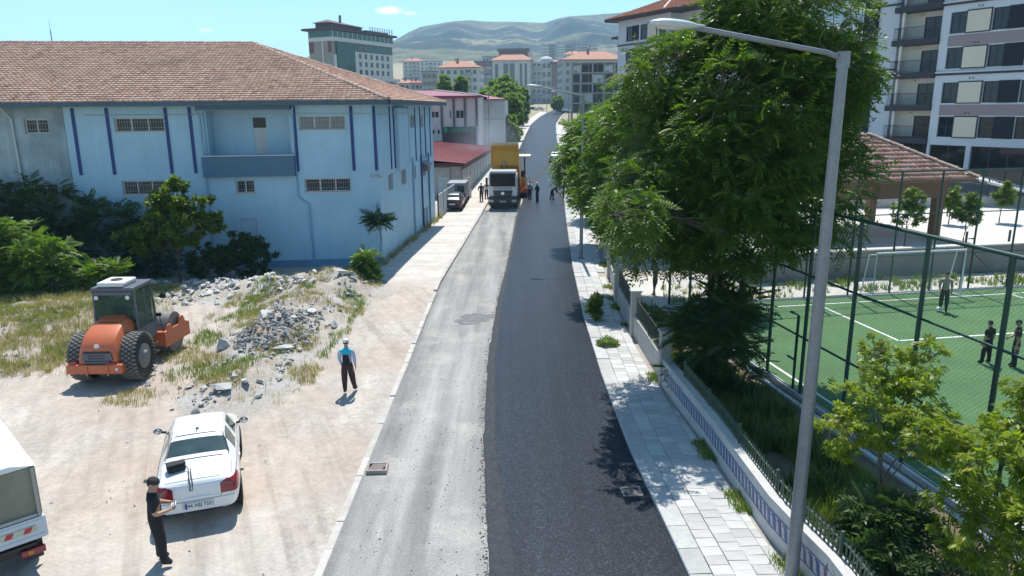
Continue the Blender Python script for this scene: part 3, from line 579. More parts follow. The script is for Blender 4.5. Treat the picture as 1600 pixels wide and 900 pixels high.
# ================================================================== gate fence, shed, white house
M_pale = mat('pale_sheet_metal', (.50, .52, .52), .6, var=.08, vs=1.5, fine=.05, bump=.1)
M_dark = mat('dark_steel', (.035, .035, .04), .5, var=.2)
G = thing('sheet_metal_fence', 'pale sheet metal fence continuing the line of the blue building', 'fence', (-5.75, 57.6, 0), R(85.5))
for i in range(5):
    mb = MB(); mb.bb(i * 2.3 + .05, i * 2.3 + 2.25, -.03, .03, .1, 2.0)
    for k in range(10): mb.bb(i * 2.3 + .12 + k * .21, i * 2.3 + .2 + k * .21, -.042, -.03, .12, 1.98)
    mb.build('panel', M_pale, G)
    mb = MB(); mb.bb(i * 2.3 - .04, i * 2.3 + .04, -.05, .05, 0, 2.1); mb.build('post', M_dark if i < 2 else M_pale, G)
G = thing('gate_leaf', 'open white sheet metal gate leaf beside the man in white', 'gate', (-4.5, 70.3, .05), R(62))
mb = MB(); mb.bb(0, 1.3, -.03, .03, .1, 2.1); mb.bb(0, .06, -.05, .05, 0, 2.15); mb.bb(1.24, 1.3, -.05, .05, .05, 2.12); mb.build('panel', mat('white_gate', (.62, .64, .64), .5, var=.06), G)
mb = MB(); mb.box((1.15, -.07, 1.1), (.1, .06, .04)); mb.build('handle', M_dark, G)
M_crim = mat('crimson_roof_sheet', (.27, .045, .055), .55, var=.15, vs=1, fine=.06, col2=(.33, .085, .085), c2=(.45, .7), c2s=.5)
Sh = thing('metal_shed', 'low industrial shed with dark red sheet roof beside the tipper truck', 'building', (-4.75, 72.2, .05), R(-4.0))
mb = MB(); facade(mb, -16, 0, 0, 3.3, [(-9.2, -1.2, 0, 2.9)], .3); mb.build('front_wall', mat('shed_grey', (.24, .24, .24), .8, var=.15), Sh)
mb = MB()
for i in range(4): mb.bb(-9.2 + i * 2, -7.24 + i * 2, .2, .26, .03, 2.9)
mb.build('door', mat('shed_door', (.44, .48, .50), .6, var=.12), Sh)
mb = MB(); mb.bb(-2.4, -1.3, .13, .18, .5, 2.0); mb.build('door_panel', mat('pale_door', (.55, .6, .62), .6), Sh)
mb = MB(); mb.bb(-1.1, -.1, -.06, -.002, 0, 3.3); mb.build('corner_pier', mat('pier_beige', (.42, .39, .35), .85, var=.12), Sh)
M_sheds = mat('shed_side_sheet', (.42, .43, .42), .7, var=.1, vs=.8)
mb = MB(); mb.M = Matrix.Rotation(R(90), 4, 'Z'); facade(mb, 0, 32, 0, 3.35, [], .2); mb.M = None; mb.bb(-16, 0, 31.9, 32, 0, 3.3); mb.bb(-16.1, -16, 0, 32, 0, 3.3); mb.build('side_wall', M_sheds, Sh)
for i in range(1, 10): mb = MB(); mb.bb(-.002, .06, i * 3.2 - .07, i * 3.2 + .07, 0, 2.7); mb.build('side_post', M_sheds, Sh)
mb = MB(); mb.bb(.003, .09, -.1, 32, 2.75, 3.36); mb.build('fascia', mat('maroon_fascia', (.10, .035, .04), .6), Sh)
mb = MB(); mb.add([(-8, -.8, 4.15), (-8, 32.4, 4.15), (.35, 32.4, 3.38), (.35, -.8, 3.38), (-16.5, -.8, 3.38), (-16.5, 32.4, 3.38)], [(0, 1, 2, 3), (0, 1, 5, 4)])
for i in range(28): mb.add([(-8, -.8 + i * 1.2, 4.2), (-8, -.74 + i * 1.2, 4.2), (.36, -.74 + i * 1.2, 3.43), (.36, -.8 + i * 1.2, 3.43), (-8, -.77 + i * 1.2, 4.14), (.36, -.77 + i * 1.2, 3.36)], [(0, 1, 2, 3), (0, 4, 5, 3), (1, 4, 5, 2)])
mb.build('roof', M_crim, Sh); mb = MB(); mb.bb(-16.5, .35, -.86, -.8, 3.1, 3.42); mb.build('front_fascia', mat('maroon_edge', (.07, .02, .025), .6), Sh)
# white house behind the shed
M_wh = mat('white_plaster', (.56, .55, .53), .85, var=.07, vs=.7, fine=.04, bump=.1, col2=(.46, .45, .43), c2=(.55, .75), c2s=.6)
M_gs = mat('grey_pilaster', (.13, .135, .15), .7, var=.1)
Hs = thing('white_house', 'white two storey house with crimson sheet roof and grey pilasters behind the shed', 'building', (-4.6, 108, 1.3), R(-1.5))
hw = [(-6.85, -5.65, 6.0, 6.95), (-4.15, -3.85, 5.9, 7.1), (-3.25, -2.05, 5.9, 7.1), (-6.9, -6.3, 3.7, 4.4), (-6.0, -5.55, 3.7, 4.4), (-9.5, -8.3, 6.0, 6.95)]
mb = MB(); facade(mb, -26, 0, 0, 9.0, hw + [(-5.3, -.3, 0, 3.9)], .25); mb.build('front_wall', M_wh, Hs)
for w in hw: window(Hs, Matrix.Identity(4), *w, M_pvc, M_glass, 2 if w[1] - w[0] > 1 else 1, fw=.08, depth=.14)
for u in (-7.0, -5.25, -3.5, -1.9, -.25): mb = MB(); mb.bb(u - .17, u + .17, -.12, -.002, 4.8, 8.7); mb.build('pilaster', M_gs, Hs)
mb = MB(); mb.bb(-5.3, -.3, .25, .3, 0, 3.9)
for i in range(6): mb.bb(-5.3 + i * .98, -5.22 + i * .98, .2, .252, 0, 3.9)
mb.build('shopfront', mat('shopfront_glass', (.045, .055, .06), .25, var=.3), Hs)
mb = MB(); mb.bb(-5.3, -.3, -.35, -.003, 3.85, 4.75); sg = mb.build('shop_sign', mat('green_sign', (.012, .10, .05), .6, var=.2), Hs)
mb = MB()
for i in range(8): mb.box((-3.7 + i * .4, -.37, 4.3), (.26, .02, .5 if i % 3 else .36)); mb.box((-3.7 + i * .4, -.375, 4.3), (.1, .02, .2), mi=1)
mb.ball((-4.7, -.36, 4.3), (.3, .03, .36)); mb.build('lettering', [mat('sign_letter', (.05, .26, .14), .6), mat('sign_letter_hole', (.015, .11, .055), .6)], sg)
mb = MB(); mb.bb(-.2, 0, .01, 16, 0, 9.0); mb.bb(-26, -.2, 15.9, 16, 0, 9); mb.build('side_wall', M_wh, Hs)
mb = MB(); mb.add([(-26, -.9, 9.05), (.5, -.9, 9.05), (.5, 16.8, 9.05), (-26, 16.8, 9.05), (-13, 8, 10.0), (-26, 8, 10.1), (-7, 8, 10.0)], [(0, 1, 6, 5), (1, 2, 6), (2, 3, 5, 6)])
mb.bb(-26, .5, -.95, -.88, 8.75, 9.07); mb.build('roof', mat('crimson_roof_far', (.23, .045, .085), .6, var=.12), Hs)
mb = MB()
for a, b in (((.5, -.9, 9.12), (-7, 8, 10.07)),): mb.tube([a, b], .12, 6)
mb.build('hip_cap', mat('white_cap', (.6, .58, .58), .6), Hs)
An = thing('white_annex', 'plain white annex with crimson roof adjoining the two storey house', 'building', (-.9, 121, 1.9), R(-2.0))
mb = MB(); facade(mb, -9, 0, 0, 8.1, [], .2); mb.bb(-9, 0, .01, .2, 0, 8.05); mb.bb(-.2, 0, .2, 14, 0, 8.1); mb.build('wall', M_wh, An)
mb = MB(); mb.bb(-9, .04, -.04, -.003, 5.0, 5.08); mb.build('ledge', M_gs, An)
mb = MB(); mb.add([(-10, -.5, 8.12), (.4, -.5, 8.12), (.4, 14, 8.12), (-10, 14, 8.12), (-4, 7, 8.9), (-10, 7, 8.9)], [(0, 1, 4, 5), (1, 2, 4), (2, 3, 5, 4)]); mb.bb(-10, .4, -.55, -.49, 7.95, 8.14); mb.build('roof', mat('crimson_roof_annex', (.26, .06, .10), .6), An)
# ================================================================== apartment block on the right (two wings and a recessed core)
M_apw = mat('cool_white_render', (.48, .525, .57), .8, var=.05, vs=.4, fine=.03, bump=.06, col2=(.45, .495, .535), c2=(.5, .75), c2s=.25)
M_apm = mat('mauve_render', (.25, .205, .215), .8, var=.06, vs=.5)
M_apd = mat('charcoal_panel', (.014, .016, .022), .75, var=.12, spec=.25)
M_cream = mat('cream_panel', (.55, .51, .41), .6, var=.04, vs=.8)
M_slabd = mat('charcoal_slab', (.03, .028, .034), .7, var=.1)
M_balw = mat('balcony_white', (.58, .585, .53), .8, var=.05)
M_apg = glassm('apartment_glass', (.012, .017, .028), .06, .5)
M_apf = mat('dark_window_frame', (.02, .022, .03), .45)
az = R(-62.5)    # facade runs along (.4617,-.887)
AB = thing('apartment_block', 'tall white apartment block with cream panels and railed balconies beside the pavilion', 'apartment block', (38.5, 66, 1.9), az)
I4 = Matrix.Identity(4); ZB = [3.7, 6.6, 9.5, 12.4, 15.3, 18.2]      # slab tops above base (z 5.6..17.2)
fl = [3.66, 6.56, 9.46, 12.36, 15.26, 18.16]; holes = []; wins = []
for k, z in enumerate(fl):     # sill heights, relative to base
    z0, z1 = z + .2, z + 1.95
    for (a, b, t) in ((-1.05, .35, 'w'), (2.5, 3.75, 'w'), (5.45, 6.8, 'w'), (9.0, 10.3, 'w')): holes.append((a, b, z0, z1)); wins.append((a, b, z0, z1))
gfh = [(-1.6, 1.74, .1, 3.15), (2.15, 6.7, .1, 3.15), (7.1, 11.5, .1, 3.15)]
mb = MB(); facade(mb, -1.8, 14, 0, 22, holes + gfh, .25); mb.bb(-1.8, -1.55, .01, 2.2, 0, 22); mb.build('front_wall', M_apw, AB)
for w in wins: window(AB, I4, *w, M_apf, M_apg, 2, 2, fw=.06, depth=.14)
for k, z in enumerate(fl):
    z0, z1 = z + .2, z + 1.95
    for a, b in ((.36, 2.48), (6.82, 8.98)):
        mb = MB(); mb.bb(a, b, -.07, -.003, z0 - .06, z1 + .06); p_ = mb.build('panel_frame', M_apf, AB)
        mb = MB(); mb.bb(a + .1, b - .1, -.085, -.072, z0 + .04, z1 - .04); mb.build('cream_panel', M_cream, p_)
    for a, b in ((3.78, 5.42), (10.32, 11.9)): mb = MB(); mb.bb(a, b, -.05, -.003, z0 - .02, z1 + .02); mb.build('charcoal_panel', M_apd, AB)
    if k in (0, 2, 4): mb = MB(); mb.bb(-1.06, 12, -.02, -.0025, z1 + .1, z + 2.95); mb.build('mauve_band', M_apm, AB)
    if k in (1, 3): mb = MB(); mb.bb(-1.8, 14, -.12, -.003, z + 2.55, z + 2.72); mb.bb(-1.8, 14, -.16, -.121, z + 2.74, z + 2.86, mi=1); mb.build('string_course', [M_slabd, M_apw], AB)
    mb = MB(); mb.box((1.3, -.06, z1 + .3), (.08, .1, .08)); mb.box((1.6, -.06, z1 + .3), (.08, .1, .08)); mb.build('wall_vent', M_apd, AB)
M_shopg = glassm('shop_glass', (.009, .011, .012), .05, .5)
for a, b, c, d in gfh: window(AB, I4, a, b, c, d, M_apf, M_shopg, 3 if b - a > 4 else 2, 1, fw=.08, depth=.2)
# balcony bay: set back 1.5 m
mb = MB(); dh = [(-4.4, -1.75, z + .02, z + 1.95) for z in ZB]; facade(mb, -6.35, -1.56, 3.4, 22, dh, .15, y=1.5); mb.bb(-6.4, -1.57, 1.49, 1.6, 0, 3.4, mi=1); mb.build('balcony_wall', [M_balw, M_apd], AB)
window(AB, I4, -6.2, -1.8, .1, 3.2, M_apf, M_shopg, 4, 1, fw=.07, depth=1.35)
for z, h in zip(ZB, dh):
    window(AB, I4, *h, M_apf, M_apg, 3, 1, fw=.07, depth=1.58)
    mb = MB(); mb.bb(-6.3, -1.83, -.25, 1.48, z - .5, z); sl_ = mb.build('balcony_slab', M_slabd, AB)
    mb = MB(); mb.bb(-6.24, -1.86, -.2, -.16, z + 1.02, z + 1.07); mb.bb(-6.24, -1.86, -.2, -.16, z + .08, z + .12); mb.bb(-6.24, -6.2, -.16, 1.45, z + 1.02, z + 1.07)
    for i in range(30): mb.bb(-6.22 + i * .149, -6.205 + i * .149, -.19, -.17, z, z + 1.03)
    for i in range(8): mb.bb(-6.23, -6.21, .05 + i * .18, .065 + i * .18, z, z + 1.03)
    mb.build('railing', M_apf, sl_)
    mb = MB(); mb.bb(-5.62, -5.4, .0, .2, z + .003, z + 2.38); mb.build('balcony_post', M_balw, sl_)
    mb = MB(); mb.bb(-5, -4.6, 1.3, 1.42, z + 2.12, z + 2.18); mb.build('ceiling_lamp', M_balw, sl_)
mb = MB(); facade(mb, -8.45, -6.36, 3.3, 22, [], .2, y=.6); mb.bb(-6.36, -6.34, .6, 1.5, 3.4, 22); mb.bb(-8.45, -6.4, .62, .9, 0, 3.3, mi=1); mb.build('stair_wall', [M_apw, M_apd], AB)
for z in (9.8, 15.6): mb = MB(); mb.bb(-8.45, -6.36, .52, .598, z, z + .16); mb.build('string_course', M_slabd, AB)
mb = MB(); mb.bb(-10.0, -8.46, .4, 2, 0, 22); mb.build('dark_pier', M_apd, AB)
mb = MB(); mb.bb(-10, 14, 2.2, 14, -1.8, 21.9); mb.build('core', M_apw, AB)
mb = MB(); mb.add([(-11, -1, 22.05), (15, -1, 22.05), (15, 15, 22.05), (-11, 15, 22.05), (-4, 7, 25), (8, 7, 25)], [(0, 1, 5, 4), (1, 2, 5), (2, 3, 4, 5), (3, 0, 4)]); mb.bb(-11, 15, -1, -.9, 21.8, 22.04); mb.bb(-11, -10.9, -.9, 15, 21.8, 22.04)
mb.build('roof', mat('apartment_roof', (.33, .13, .085), .8, var=.15, vs=2), AB)
# further wing, nearer to the street end
M_tileB = tilemat('orange_tile', (.36, .12, .07), (.45, .16, .09), (.5, .22, .13), (.3, .14, .1))
AL = thing('apartment_wing', 'white apartment wing with orange tile roof behind the row of trees', 'apartment block', (16.68, 99.2, 2.6), az)
zq = lambda z: 8.5 + (z - 8.5) * 1.09 - 2.6; k9 = 1.09
holes = []; wins = []; rows_ = [(17.95, 16.24), (15.24, 13.59), (12.6, 10.98), (9.95, 8.3), (7.3, 5.65)]
for z1, z0 in rows_:
    for a, b in ((-2.75, -1.5), (.03, 1.4), (3.5, 4.8)): holes.append((a * k9, b * k9, zq(z0), zq(z1)))
mb = MB(); facade(mb, -4.32 * k9, 5.5 * k9, -2.5, zq(18.75), holes, .25); mb.bb(-4.32 * k9, -4.1 * k9,   .01, 9, -2.5, zq(18.7)); mb.bb(5.3 * k9, 5.5 * k9,   .01, 9, -2.5, zq(18.7)); mb.build('front_wall', M_apw, AL)
for w in holes: window(AL, I4, *w, M_apf, M_apg, 2, 2, fw=.06, depth=.14)
for i, (z1, z0) in enumerate(rows_):
    mb = MB(); mb.bb(-1.48 * k9, -.2 * k9, -.05, -.003, zq(z0), zq(z1)); mb.build('charcoal_panel', M_apd, AL)
    mb = MB(); mb.bb(1.42 * k9, 3.2 * k9, -.07, -.003, zq(z0) - .03, zq(z1) + .1); p_ = mb.build('panel_frame', M_apf, AL)
    mb = MB(); mb.bb(1.52 * k9, 3.1 * k9, -.085, -.072, zq(z0) + .06, zq(z1)); mb.build('cream_panel', M_cream, p_)
    if i in (1, 3): mb = MB(); mb.bb(-2.78 * k9, 4.9 * k9, -.02, -.0025, zq(z0) - 1.0, zq(z0) - .05); mb.build('mauve_band', M_apm, AL)
for z in (15.8, 10.6, 5.4): mb = MB(); mb.bb(-4.4 * k9, 5.55 * k9, -.1, -.003, zq(z), zq(z) + .17); mb.build('string_course', M_slabd, AL)
# stepped side bay at the far end and recessed bay on the near side
mb = MB(); sh_ = [(-5.75 * k9, -5.25 * k9, zq(z0), zq(z1)) for z1, z0 in ((16.6, 14.9), (13.7, 12.1), (11.2, 9.6))]
facade(mb, -6.3 * k9, -4.34 * k9, -2.5, zq(16.9), sh_, .2, y=1.5); mb.bb(-6.3 * k9, -6.2 * k9, 1.51, 9, -2.5, zq(16.8)); mb.build('end_wall', M_apw, AL)
for w in sh_: window(AL, I4, *w, M_apf, M_apg, 1, 2, fw=.06, depth=1.62)
mb = MB(); mb.bb(-7 * k9, -4.36 * k9, .9, 9, zq(16.9), zq(17.15)); mb.add([(-7 * k9, .85, zq(17.15)), (-4.36 * k9, .85, zq(17.15)), (-4.36 * k9, 9, zq(17.9)), (-7 * k9, 9, zq(17.15))], [(0, 1, 2, 3)]); mb.build('end_roof', [mat('eave_brown', (.06, .04, .04), .7)], AL)
rb = [(5.7 * k9, 8.2 * k9, zq(z0), zq(z1)) for z1, z0 in ((17.9, 16.0), (15.2, 13.2), (12.5, 10.5))] + [(10 * k9, 11.3 * k9, zq(z0), zq(z1)) for z1, z0 in rows_]
mb = MB(); facade(mb, 5.52 * k9, 22, -2.5, zq(18.75), rb, .2, y=1.6); mb.build('near_wall', M_apw, AL)
for w in rb: window(AL, I4, *w, M_apf, M_apg, 2, 1, fw=.07, depth=1.72)
for z in (15.75, 13.0): mb = MB(); mb.bb(5.52 * k9, 8.6 * k9, .2, 1.58, zq(z) - .45, zq(z)); mb.build('balcony_slab', M_slabd, AL)
mb = MB(); mb.bb(-5.9 * k9, 24, -1.1, -.95, zq(18.72), zq(19.0)); mb.bb(-5.9 * k9, -5.75 * k9, -.95, 12, zq(18.72), zq(19.0)); mb.bb(-5.75 * k9, 24, -.95, 12, zq(18.74), zq(18.8)); mb.build('eave', mat('eave_dark', (.05, .033, .035), .7), AL)
P0 = Vector((-5.9 * k9, -1.1, zq(19.02))); P1 = Vector((24, -1.1, zq(19.02))); P2 = Vector((24, 5.4, zq(19.02) + 2.6)); P3 = Vector((0, 5.4, zq(19.02) + 2.6)); P4 = Vector((-5.9 * k9, 12, zq(19.02)))
mb = MB(); mb.add([P0, P1, P2, P3, P4], [(0, 1, 2, 3), (0, 3, 4)]); rf = mb.build('roof', M_tileB, AL)
tile_field([[P0, P1, P2, P3]], M_tileB, 'roof_tiles', rf, .34, .4)
mb = MB(); mb.bb(5.4, 7.5, 2.2, 4, zq(19.2), zq(22.2)); mb.bb(5.2, 7.7, 2, 4.2, zq(22.2), zq(22.4)); mb.build('chimney', M_apm, AL)
mb = MB(); mb.tube([P3, (5.5 * k9, -1.1, zq(19.1))], .14, 6); mb.build('valley_flashing', mat('flashing', (.55, .5, .46), .6), rf)
# ================================================================== pavilion in the yard
YZ = 1.0
M_brown = mat('brown_paint', (.20, .115, .075), .75, var=.08)
Pv = thing('pavilion', 'open brown pavilion with a pink clay tile roof in the school yard', 'pavilion', (24.35, 41.9, YZ), R(9.6))
for x, y in ((0, 0), (-6.6, 0), (0, 5.8), (-6.6, 5.8)): mb = MB(); mb.bb(x - .24, x + .24, y - .24, y + .24, 0, 2.42); mb.build('column', M_brown, Pv, bevel=.02)
mb = MB(); mb.bb(-6.9, .3, -.3, .3, 2.42, 3.42); mb.bb(-6.9, .3, 5.5, 6.1, 2.42, 3.42); mb.bb(-.29, .29, .3, 5.5, 2.43, 3.41); mb.bb(-6.89, -6.31, .3, 5.5, 2.43, 3.41); mb.build('beam', M_brown, Pv)
c4 = [Vector(p) for p in ((-7.9, -1.25, 3.5), (1.3, -1.25, 3.5), (1.3, 7.1, 3.5), (-7.9, 7.1, 3.5))]; rg = [Vector((-3.9, 2.9, 5.75)), Vector((-2.7, 2.9, 5.75))]
mb = MB(); mb.add(c4 + rg, [(0, 1, 5, 4), (1, 2, 5), (2, 3, 4, 5), (3, 0, 4), (0, 1, 2, 3)]); rf = mb.build('roof', M_tileA, Pv); up = Vector((0, 0, .03))
mb = MB(); mb.bb(-7.9, 1.3, -1.28, -1.22, 3.36, 3.5); mb.bb(1.27, 1.33, -1.22, 7.1, 3.36, 3.5); mb.bb(-7.93, -7.87, -1.22, 7.1, 3.36, 3.5); mb.build('fascia', M_brown, rf)
tile_field([[c4[0] + up, c4[1] + up, rg[1] + up, rg[0] + up], [c4[1] + up, c4[2] + up, rg[1] + up], [c4[3] + up, c4[0] + up, rg[0] + up]], tilemat('pavilion_clay', (.36, .17, .12), (.47, .25, .18), (.55, .33, .26)), 'roof_tiles', rf, .3, .42, .06)
for a, b in ((c4[1], rg[1]), (c4[0], rg[0]), (rg[0], rg[1]), (c4[2], rg[1])): ridge_caps(rf, a + up * 3, b + up * 3, M_cap, .38, .13)
mb = MB(); mb.bb(-6.3, -.3, .3, 5.5, .0, .04); mb.build('floor', M_conc, Pv)
# yard, low walls, railing, bollard frame
yd = [(-2.2, 32.4), (60, 38.0), (75, 60), (40, 72), (5, 60), (9, 40)]
yd = [(11.5, 35.6), (60, 43.9), (72, 60), (70, 75), (9, 90), (9, 40)]
mb = MB(); mb.prism(yd, .2, YZ, 'z'); struct(mb.build('yard', M_conc))
RW = thing('retaining_wall', 'rough grey concrete retaining wall behind the football goal', 'wall', (11.4, 35.2, 0), R(9.6))
mb = MB(); mb.bb(0, 50, 0, .4, 0, 1.4); mb.build('wall', mat('rough_concrete', (.22, .21, .195), .95, var=.2, vs=.8, fine=.15, bump=.6, bs=18, col2=(.30, .29, .27), c2s=.5), RW)
mb = MB(); mb.bb(0, 50, -.04, .44, 1.402, 1.47); mb.build('coping', M_conc, RW)
YF = thing('yard_railing', 'dark pointed railing on a low wall across the yard behind the pavilion', 'railing', (24, 55, YZ), R(2))
mb = MB(); mb.bb(0, 30, 0, .25, 0, .75); mb.build('low_wall', mat('low_wall', (.38, .36, .33), .9, var=.15), YF)
mb = MB(); mb.bb(0, 30, .1, .14, 1.75, 1.8); mb.bb(0, 30, .1, .14, .9, .95); mb.build('rail', M_dark, YF); bar = MB(); bar.bb(-.012, .012, .11, .135, .76, 2.0); bar = bar.mesh('bar', M_dark)
for i in range(110): link('bar', bar, YF, (.1 + i * .27, 0, 0))
for i in range(11): mb = MB(); mb.bb(i * 3 - .04, i * 3 + .04, .08, .16, .76, 2.1); mb.build('post', M_dark, YF)
ramp_ = thing('ramp', 'pale sloping ramp roof beside the apartment entrance behind the pavilion', 'ramp', (33.5, 57.5, YZ), R(-40))
mb = MB(); mb.add([(0, 0, 2.6), (7, 0, 1.0), (7, 2.6, 1.0), (0, 2.6, 2.6), (0, 0, 2.4), (7, 0, .85), (7, 2.6, .85), (0, 2.6, 2.4)], [(0, 1, 2, 3), (4, 5, 6, 7), (0, 1, 5, 4), (1, 2, 6, 5), (2, 3, 7, 6), (3, 0, 4, 7)]); mb.build('slope', M_conc, ramp_)
mb = MB(); mb.bb(.3, .5, .3, .5, 0, 2.4); mb.build('support', M_dark, ramp_)
for a, b, c in ((.3, 2.1, 2.4), (4, .3, 1.6)): mb = MB(); mb.bb(a, a + .2, b, b + .2, 0, c); mb.build('support', M_dark, ramp_)
for i, (x, y) in enumerate(((24.6, 39.2), (27.2, 39.6))):
    o = MB(); o.tube([(x, y, YZ), (x, y, YZ + .85)], .06, 8); o = o.build('bollard', M_dark)
    tag(o, ['dark bollard on the yard right behind the goal', 'dark bollard on the yard beside the brown pavilion column'][i], 'bollard', 'bollards in the yard')
YT = thing('railing_frame', 'small dark tubular frame standing on the pale yard by the railing', 'frame', (30.2, 50.6, YZ))
mb = MB(); mb.tube([(0, 0, 0), (0, 0, 1.5), (1.2, 0, 1.5), (1.2, 0, 0)], .05, 6); mb.tube([(0, 0, .8), (1.2, 0, .8)], .04, 6); mb.build('tube', M_dark, YT)
# ================================================================== garden wall with mosaic band and picket fence
M_wall = mat('speckled_wall', (.50, .485, .47), .9, var=.12, vs=1.5, fine=.22, fs=45, bump=.3, col2=(.30, .27, .25), c2=(.58, .72), c2s=4)
M_cop = mat('wall_coping', (.50, .49, .475), .85, var=.1, fine=.08, bump=.2)
M_mos = mat('mosaic_blue', (.085, .115, .27), .5, var=.25, vs=9, fine=.15, rnd=.2)
M_mosw = mat('mosaic_pale', (.44, .44, .44), .55, var=.15, vs=12, fine=.2, fs=60)
M_pick = mat('picket_green', (.045, .085, .055), .55, var=.15)
def poly_wall(mb, ya, yb, off0, off1, z0, z1, st=1.0, mi=0):
    yy = ry(ya, yb, st); vs = []
    for y in yy: vs += [(wx(y) + off0, y, z0), (wx(y) + off1, y, z0), (wx(y) + off1, y, z1), (wx(y) + off0, y, z1)]
    n = len(yy); fs = [(i * 4 + j, i * 4 + (j + 1) % 4, i * 4 + 4 + (j + 1) % 4, i * 4 + 4 + j) for i in range(n - 1) for j in range(4)] + [(0, 1, 2, 3), (n * 4 - 4, n * 4 - 3, n * 4 - 2, n * 4 - 1)]
    mb.add(vs, fs, mi)
GW = thing('garden_wall', 'low speckled wall with blue wave mosaic band and green pickets beside the pavement', 'wall', (0, 0, 0))
mb = MB(); poly_wall(mb, 6, 21.45, .0, .26, -.2, .94); mb.build('wall', M_wall, GW)
mb = MB(); poly_wall(mb, 6, 21.45, -.012, .27, .942, 1.0); mb.build('coping', M_cop, GW)
mb = MB(); poly_wall(mb, 6, 21.2, -.006, -.001, .42, .76); bd = mb.build('mosaic_band', M_mosw, GW)
mb = MB(); poly_wall(mb, 6, 21.2, -.011, -.0065, .415, .44); poly_wall(mb, 6, 21.2, -.011, -.0065, .735, .76); mb.build('mosaic_border', M_mos, bd)
mb = MB(); pr = [(a_ * .74, b_ * 1.38) for a_, b_ in ((0, .0), (.11, .0), (.16, .03), (.18, .08), (.195, .135), (.23, .165), (.30, .172), (.25, .19), (.13, .19), (.08, .165), (.065, .11), (.05, .055), (.03, .025))]
mb.prism(pr, .0, .006, 'y'); motif = mb.mesh('mosaic_motif', M_mos)
y = 7.0
while y < 21.0:
    a = math.atan2(wx(y + .2) - wx(y - .2), .4)
    link('mosaic_motif', motif, bd, (wx(y) - .0075, y, .455), (0, 0, R(90) - a)); y += .215
mb = MB(); mb.bb(-.023, .023, -.008, .008, 0, .40); mb.prism([(-.023, .40), (.023, .40), (.0, .445)], -.008, .008, 'y'); pick = mb.mesh('picket', M_pick)
y = 9.0
while y < 19.9:
    a = math.atan2(wx(y + .2) - wx(y - .2), .4); link('picket', pick, GW, (wx(y) + .20, y, .99), (random.uniform(-.03, .03), random.uniform(-.03, .03), R(90) - a)); y += .125
mb = MB(); poly_wall(mb, 8.9, 19.9, .185, .215, 1.07, 1.10, .5); poly_wall(mb, 8.9, 19.9, .185, .215, 1.29, 1.32, .5); mb.build('picket_rail', M_pick, GW)
for y in (9, 11.2, 13.4, 15.6, 17.8, 19.9): mb = MB(); mb.box((wx(y) + .20, y - .06, 1.23), (.05, .05, .5)); mb.build('picket_post', M_pick, GW)
# faded red graffiti strokes on the near end
mb = MB()
for pts in ([(10.9, .45), (10.8, .7), (10.95, .86)], [(10.7, .85), (10.6, .55), (10.45, .42), (10.35, .7)], [(11.2, .5), (11.15, .84)], [(10.2, .75), (10.1, .5), (9.95, .85)]): mb.tube([(wx(y) - .013, y, z) for y, z in pts], .012, 4)
mb.build('graffiti', mat('graffiti_red', (.30, .09, .10), .8), GW)
# pillared wall further on: courses of concrete plank between posts, bar fence on top
M_plank = mat('concrete_plank', (.42, .395, .36), .9, var=.14, vs=2, fine=.12, bump=.35, bs=30, rnd=.1)
M_bar = mat('fence_bar', (.06, .07, .06), .6, var=.2)
PW = thing('pillared_wall', 'beige concrete plank wall with square pillars and dark bars along the pavement', 'wall', (0, 0, 0))
PY = [21.6, 26.7, 31.6, 36.4, 41.2, 46.0, 51, 56, 61, 66, 71]
bar = MB(); bar.bb(-.009, .009, -.009, .009, .92, 1.62); bar = bar.mesh('bar', M_bar)
for i, y in enumerate(PY):
    b = gz(y); mb = MB(); mb.box((wx(y) + .12, y, b + .80), (.34, .34, 2.0)); p_ = mb.build('pillar', M_plank, PW, bevel=.015)
    mb = MB(); mb.box((wx(y) + .12, y, b + 1.84), (.42, .42, .08)); mb.build('pillar_cap', M_cop, p_, bevel=.01)
    if i + 1 < len(PY):
        a, c = Vector((wx(y) + .12, y + .17, b)), Vector((wx(PY[i + 1]) + .12, PY[i + 1] - .17, gz(PY[i + 1]))); L = (c - a).length; an = math.atan2(c.y - a.y, c.x - a.x)
        for k in range(3):
            mb = MB(); mb.M = Matrix.Translation(a) @ Matrix.Rotation(an, 4, 'Z'); mb.bb(0, L, -.07 + .004 * k, .07 - .004 * k, .02 + k * .30, .31 + k * .30); mb.build('plank', M_plank, PW)
        mb = MB(); mb.M = Matrix.Translation(a) @ Matrix.Rotation(an, 4, 'Z'); mb.bb(0, L, -.015, .015, .98, 1.01); mb.bb(0, L, -.015, .015, 1.55, 1.58); mb.bb(L / 2 - .03, L / 2 + .03, -.03, .03, .92, 1.68); mb.build('fence_rail', M_bar, PW)
        n = int(L / .13) if y < 46 else 0
        for k in range(1, n): q = a.lerp(c, k / n); link('bar', bar, PW, q, (0, 0, an))
# garden strip between the wall and the pitch
rows = [(y, [wx(y) + .3, wx(y) + 1.0, (wx(y) + 7.2 + (24 - y) * .169) / 2, 7.0 + (24 - y) * .169, 7.62 + (24 - y) * .169]) for y in ry(-6, 31.2, .5)]
struct(sheet('garden', rows, lambda x, y: .012 + .10 * max(0, mnoise.noise((x * .6, y * .6, 1))), M_soil))
rows = [(y, [wx(y) + .3, 6.4, 7, 10, 13, 16, 20, 24, 34]) for y in ry(31.2, 37, .5)]
struct(sheet('gravel_strip', rows, lambda x, y: .016 + .08 * max(0, mnoise.noise((x * .5, y * .5, 2))) - (.15 if x > 6.6 and y < 31.1 + (x - 6.85) * .169 else 0), M_gravel))
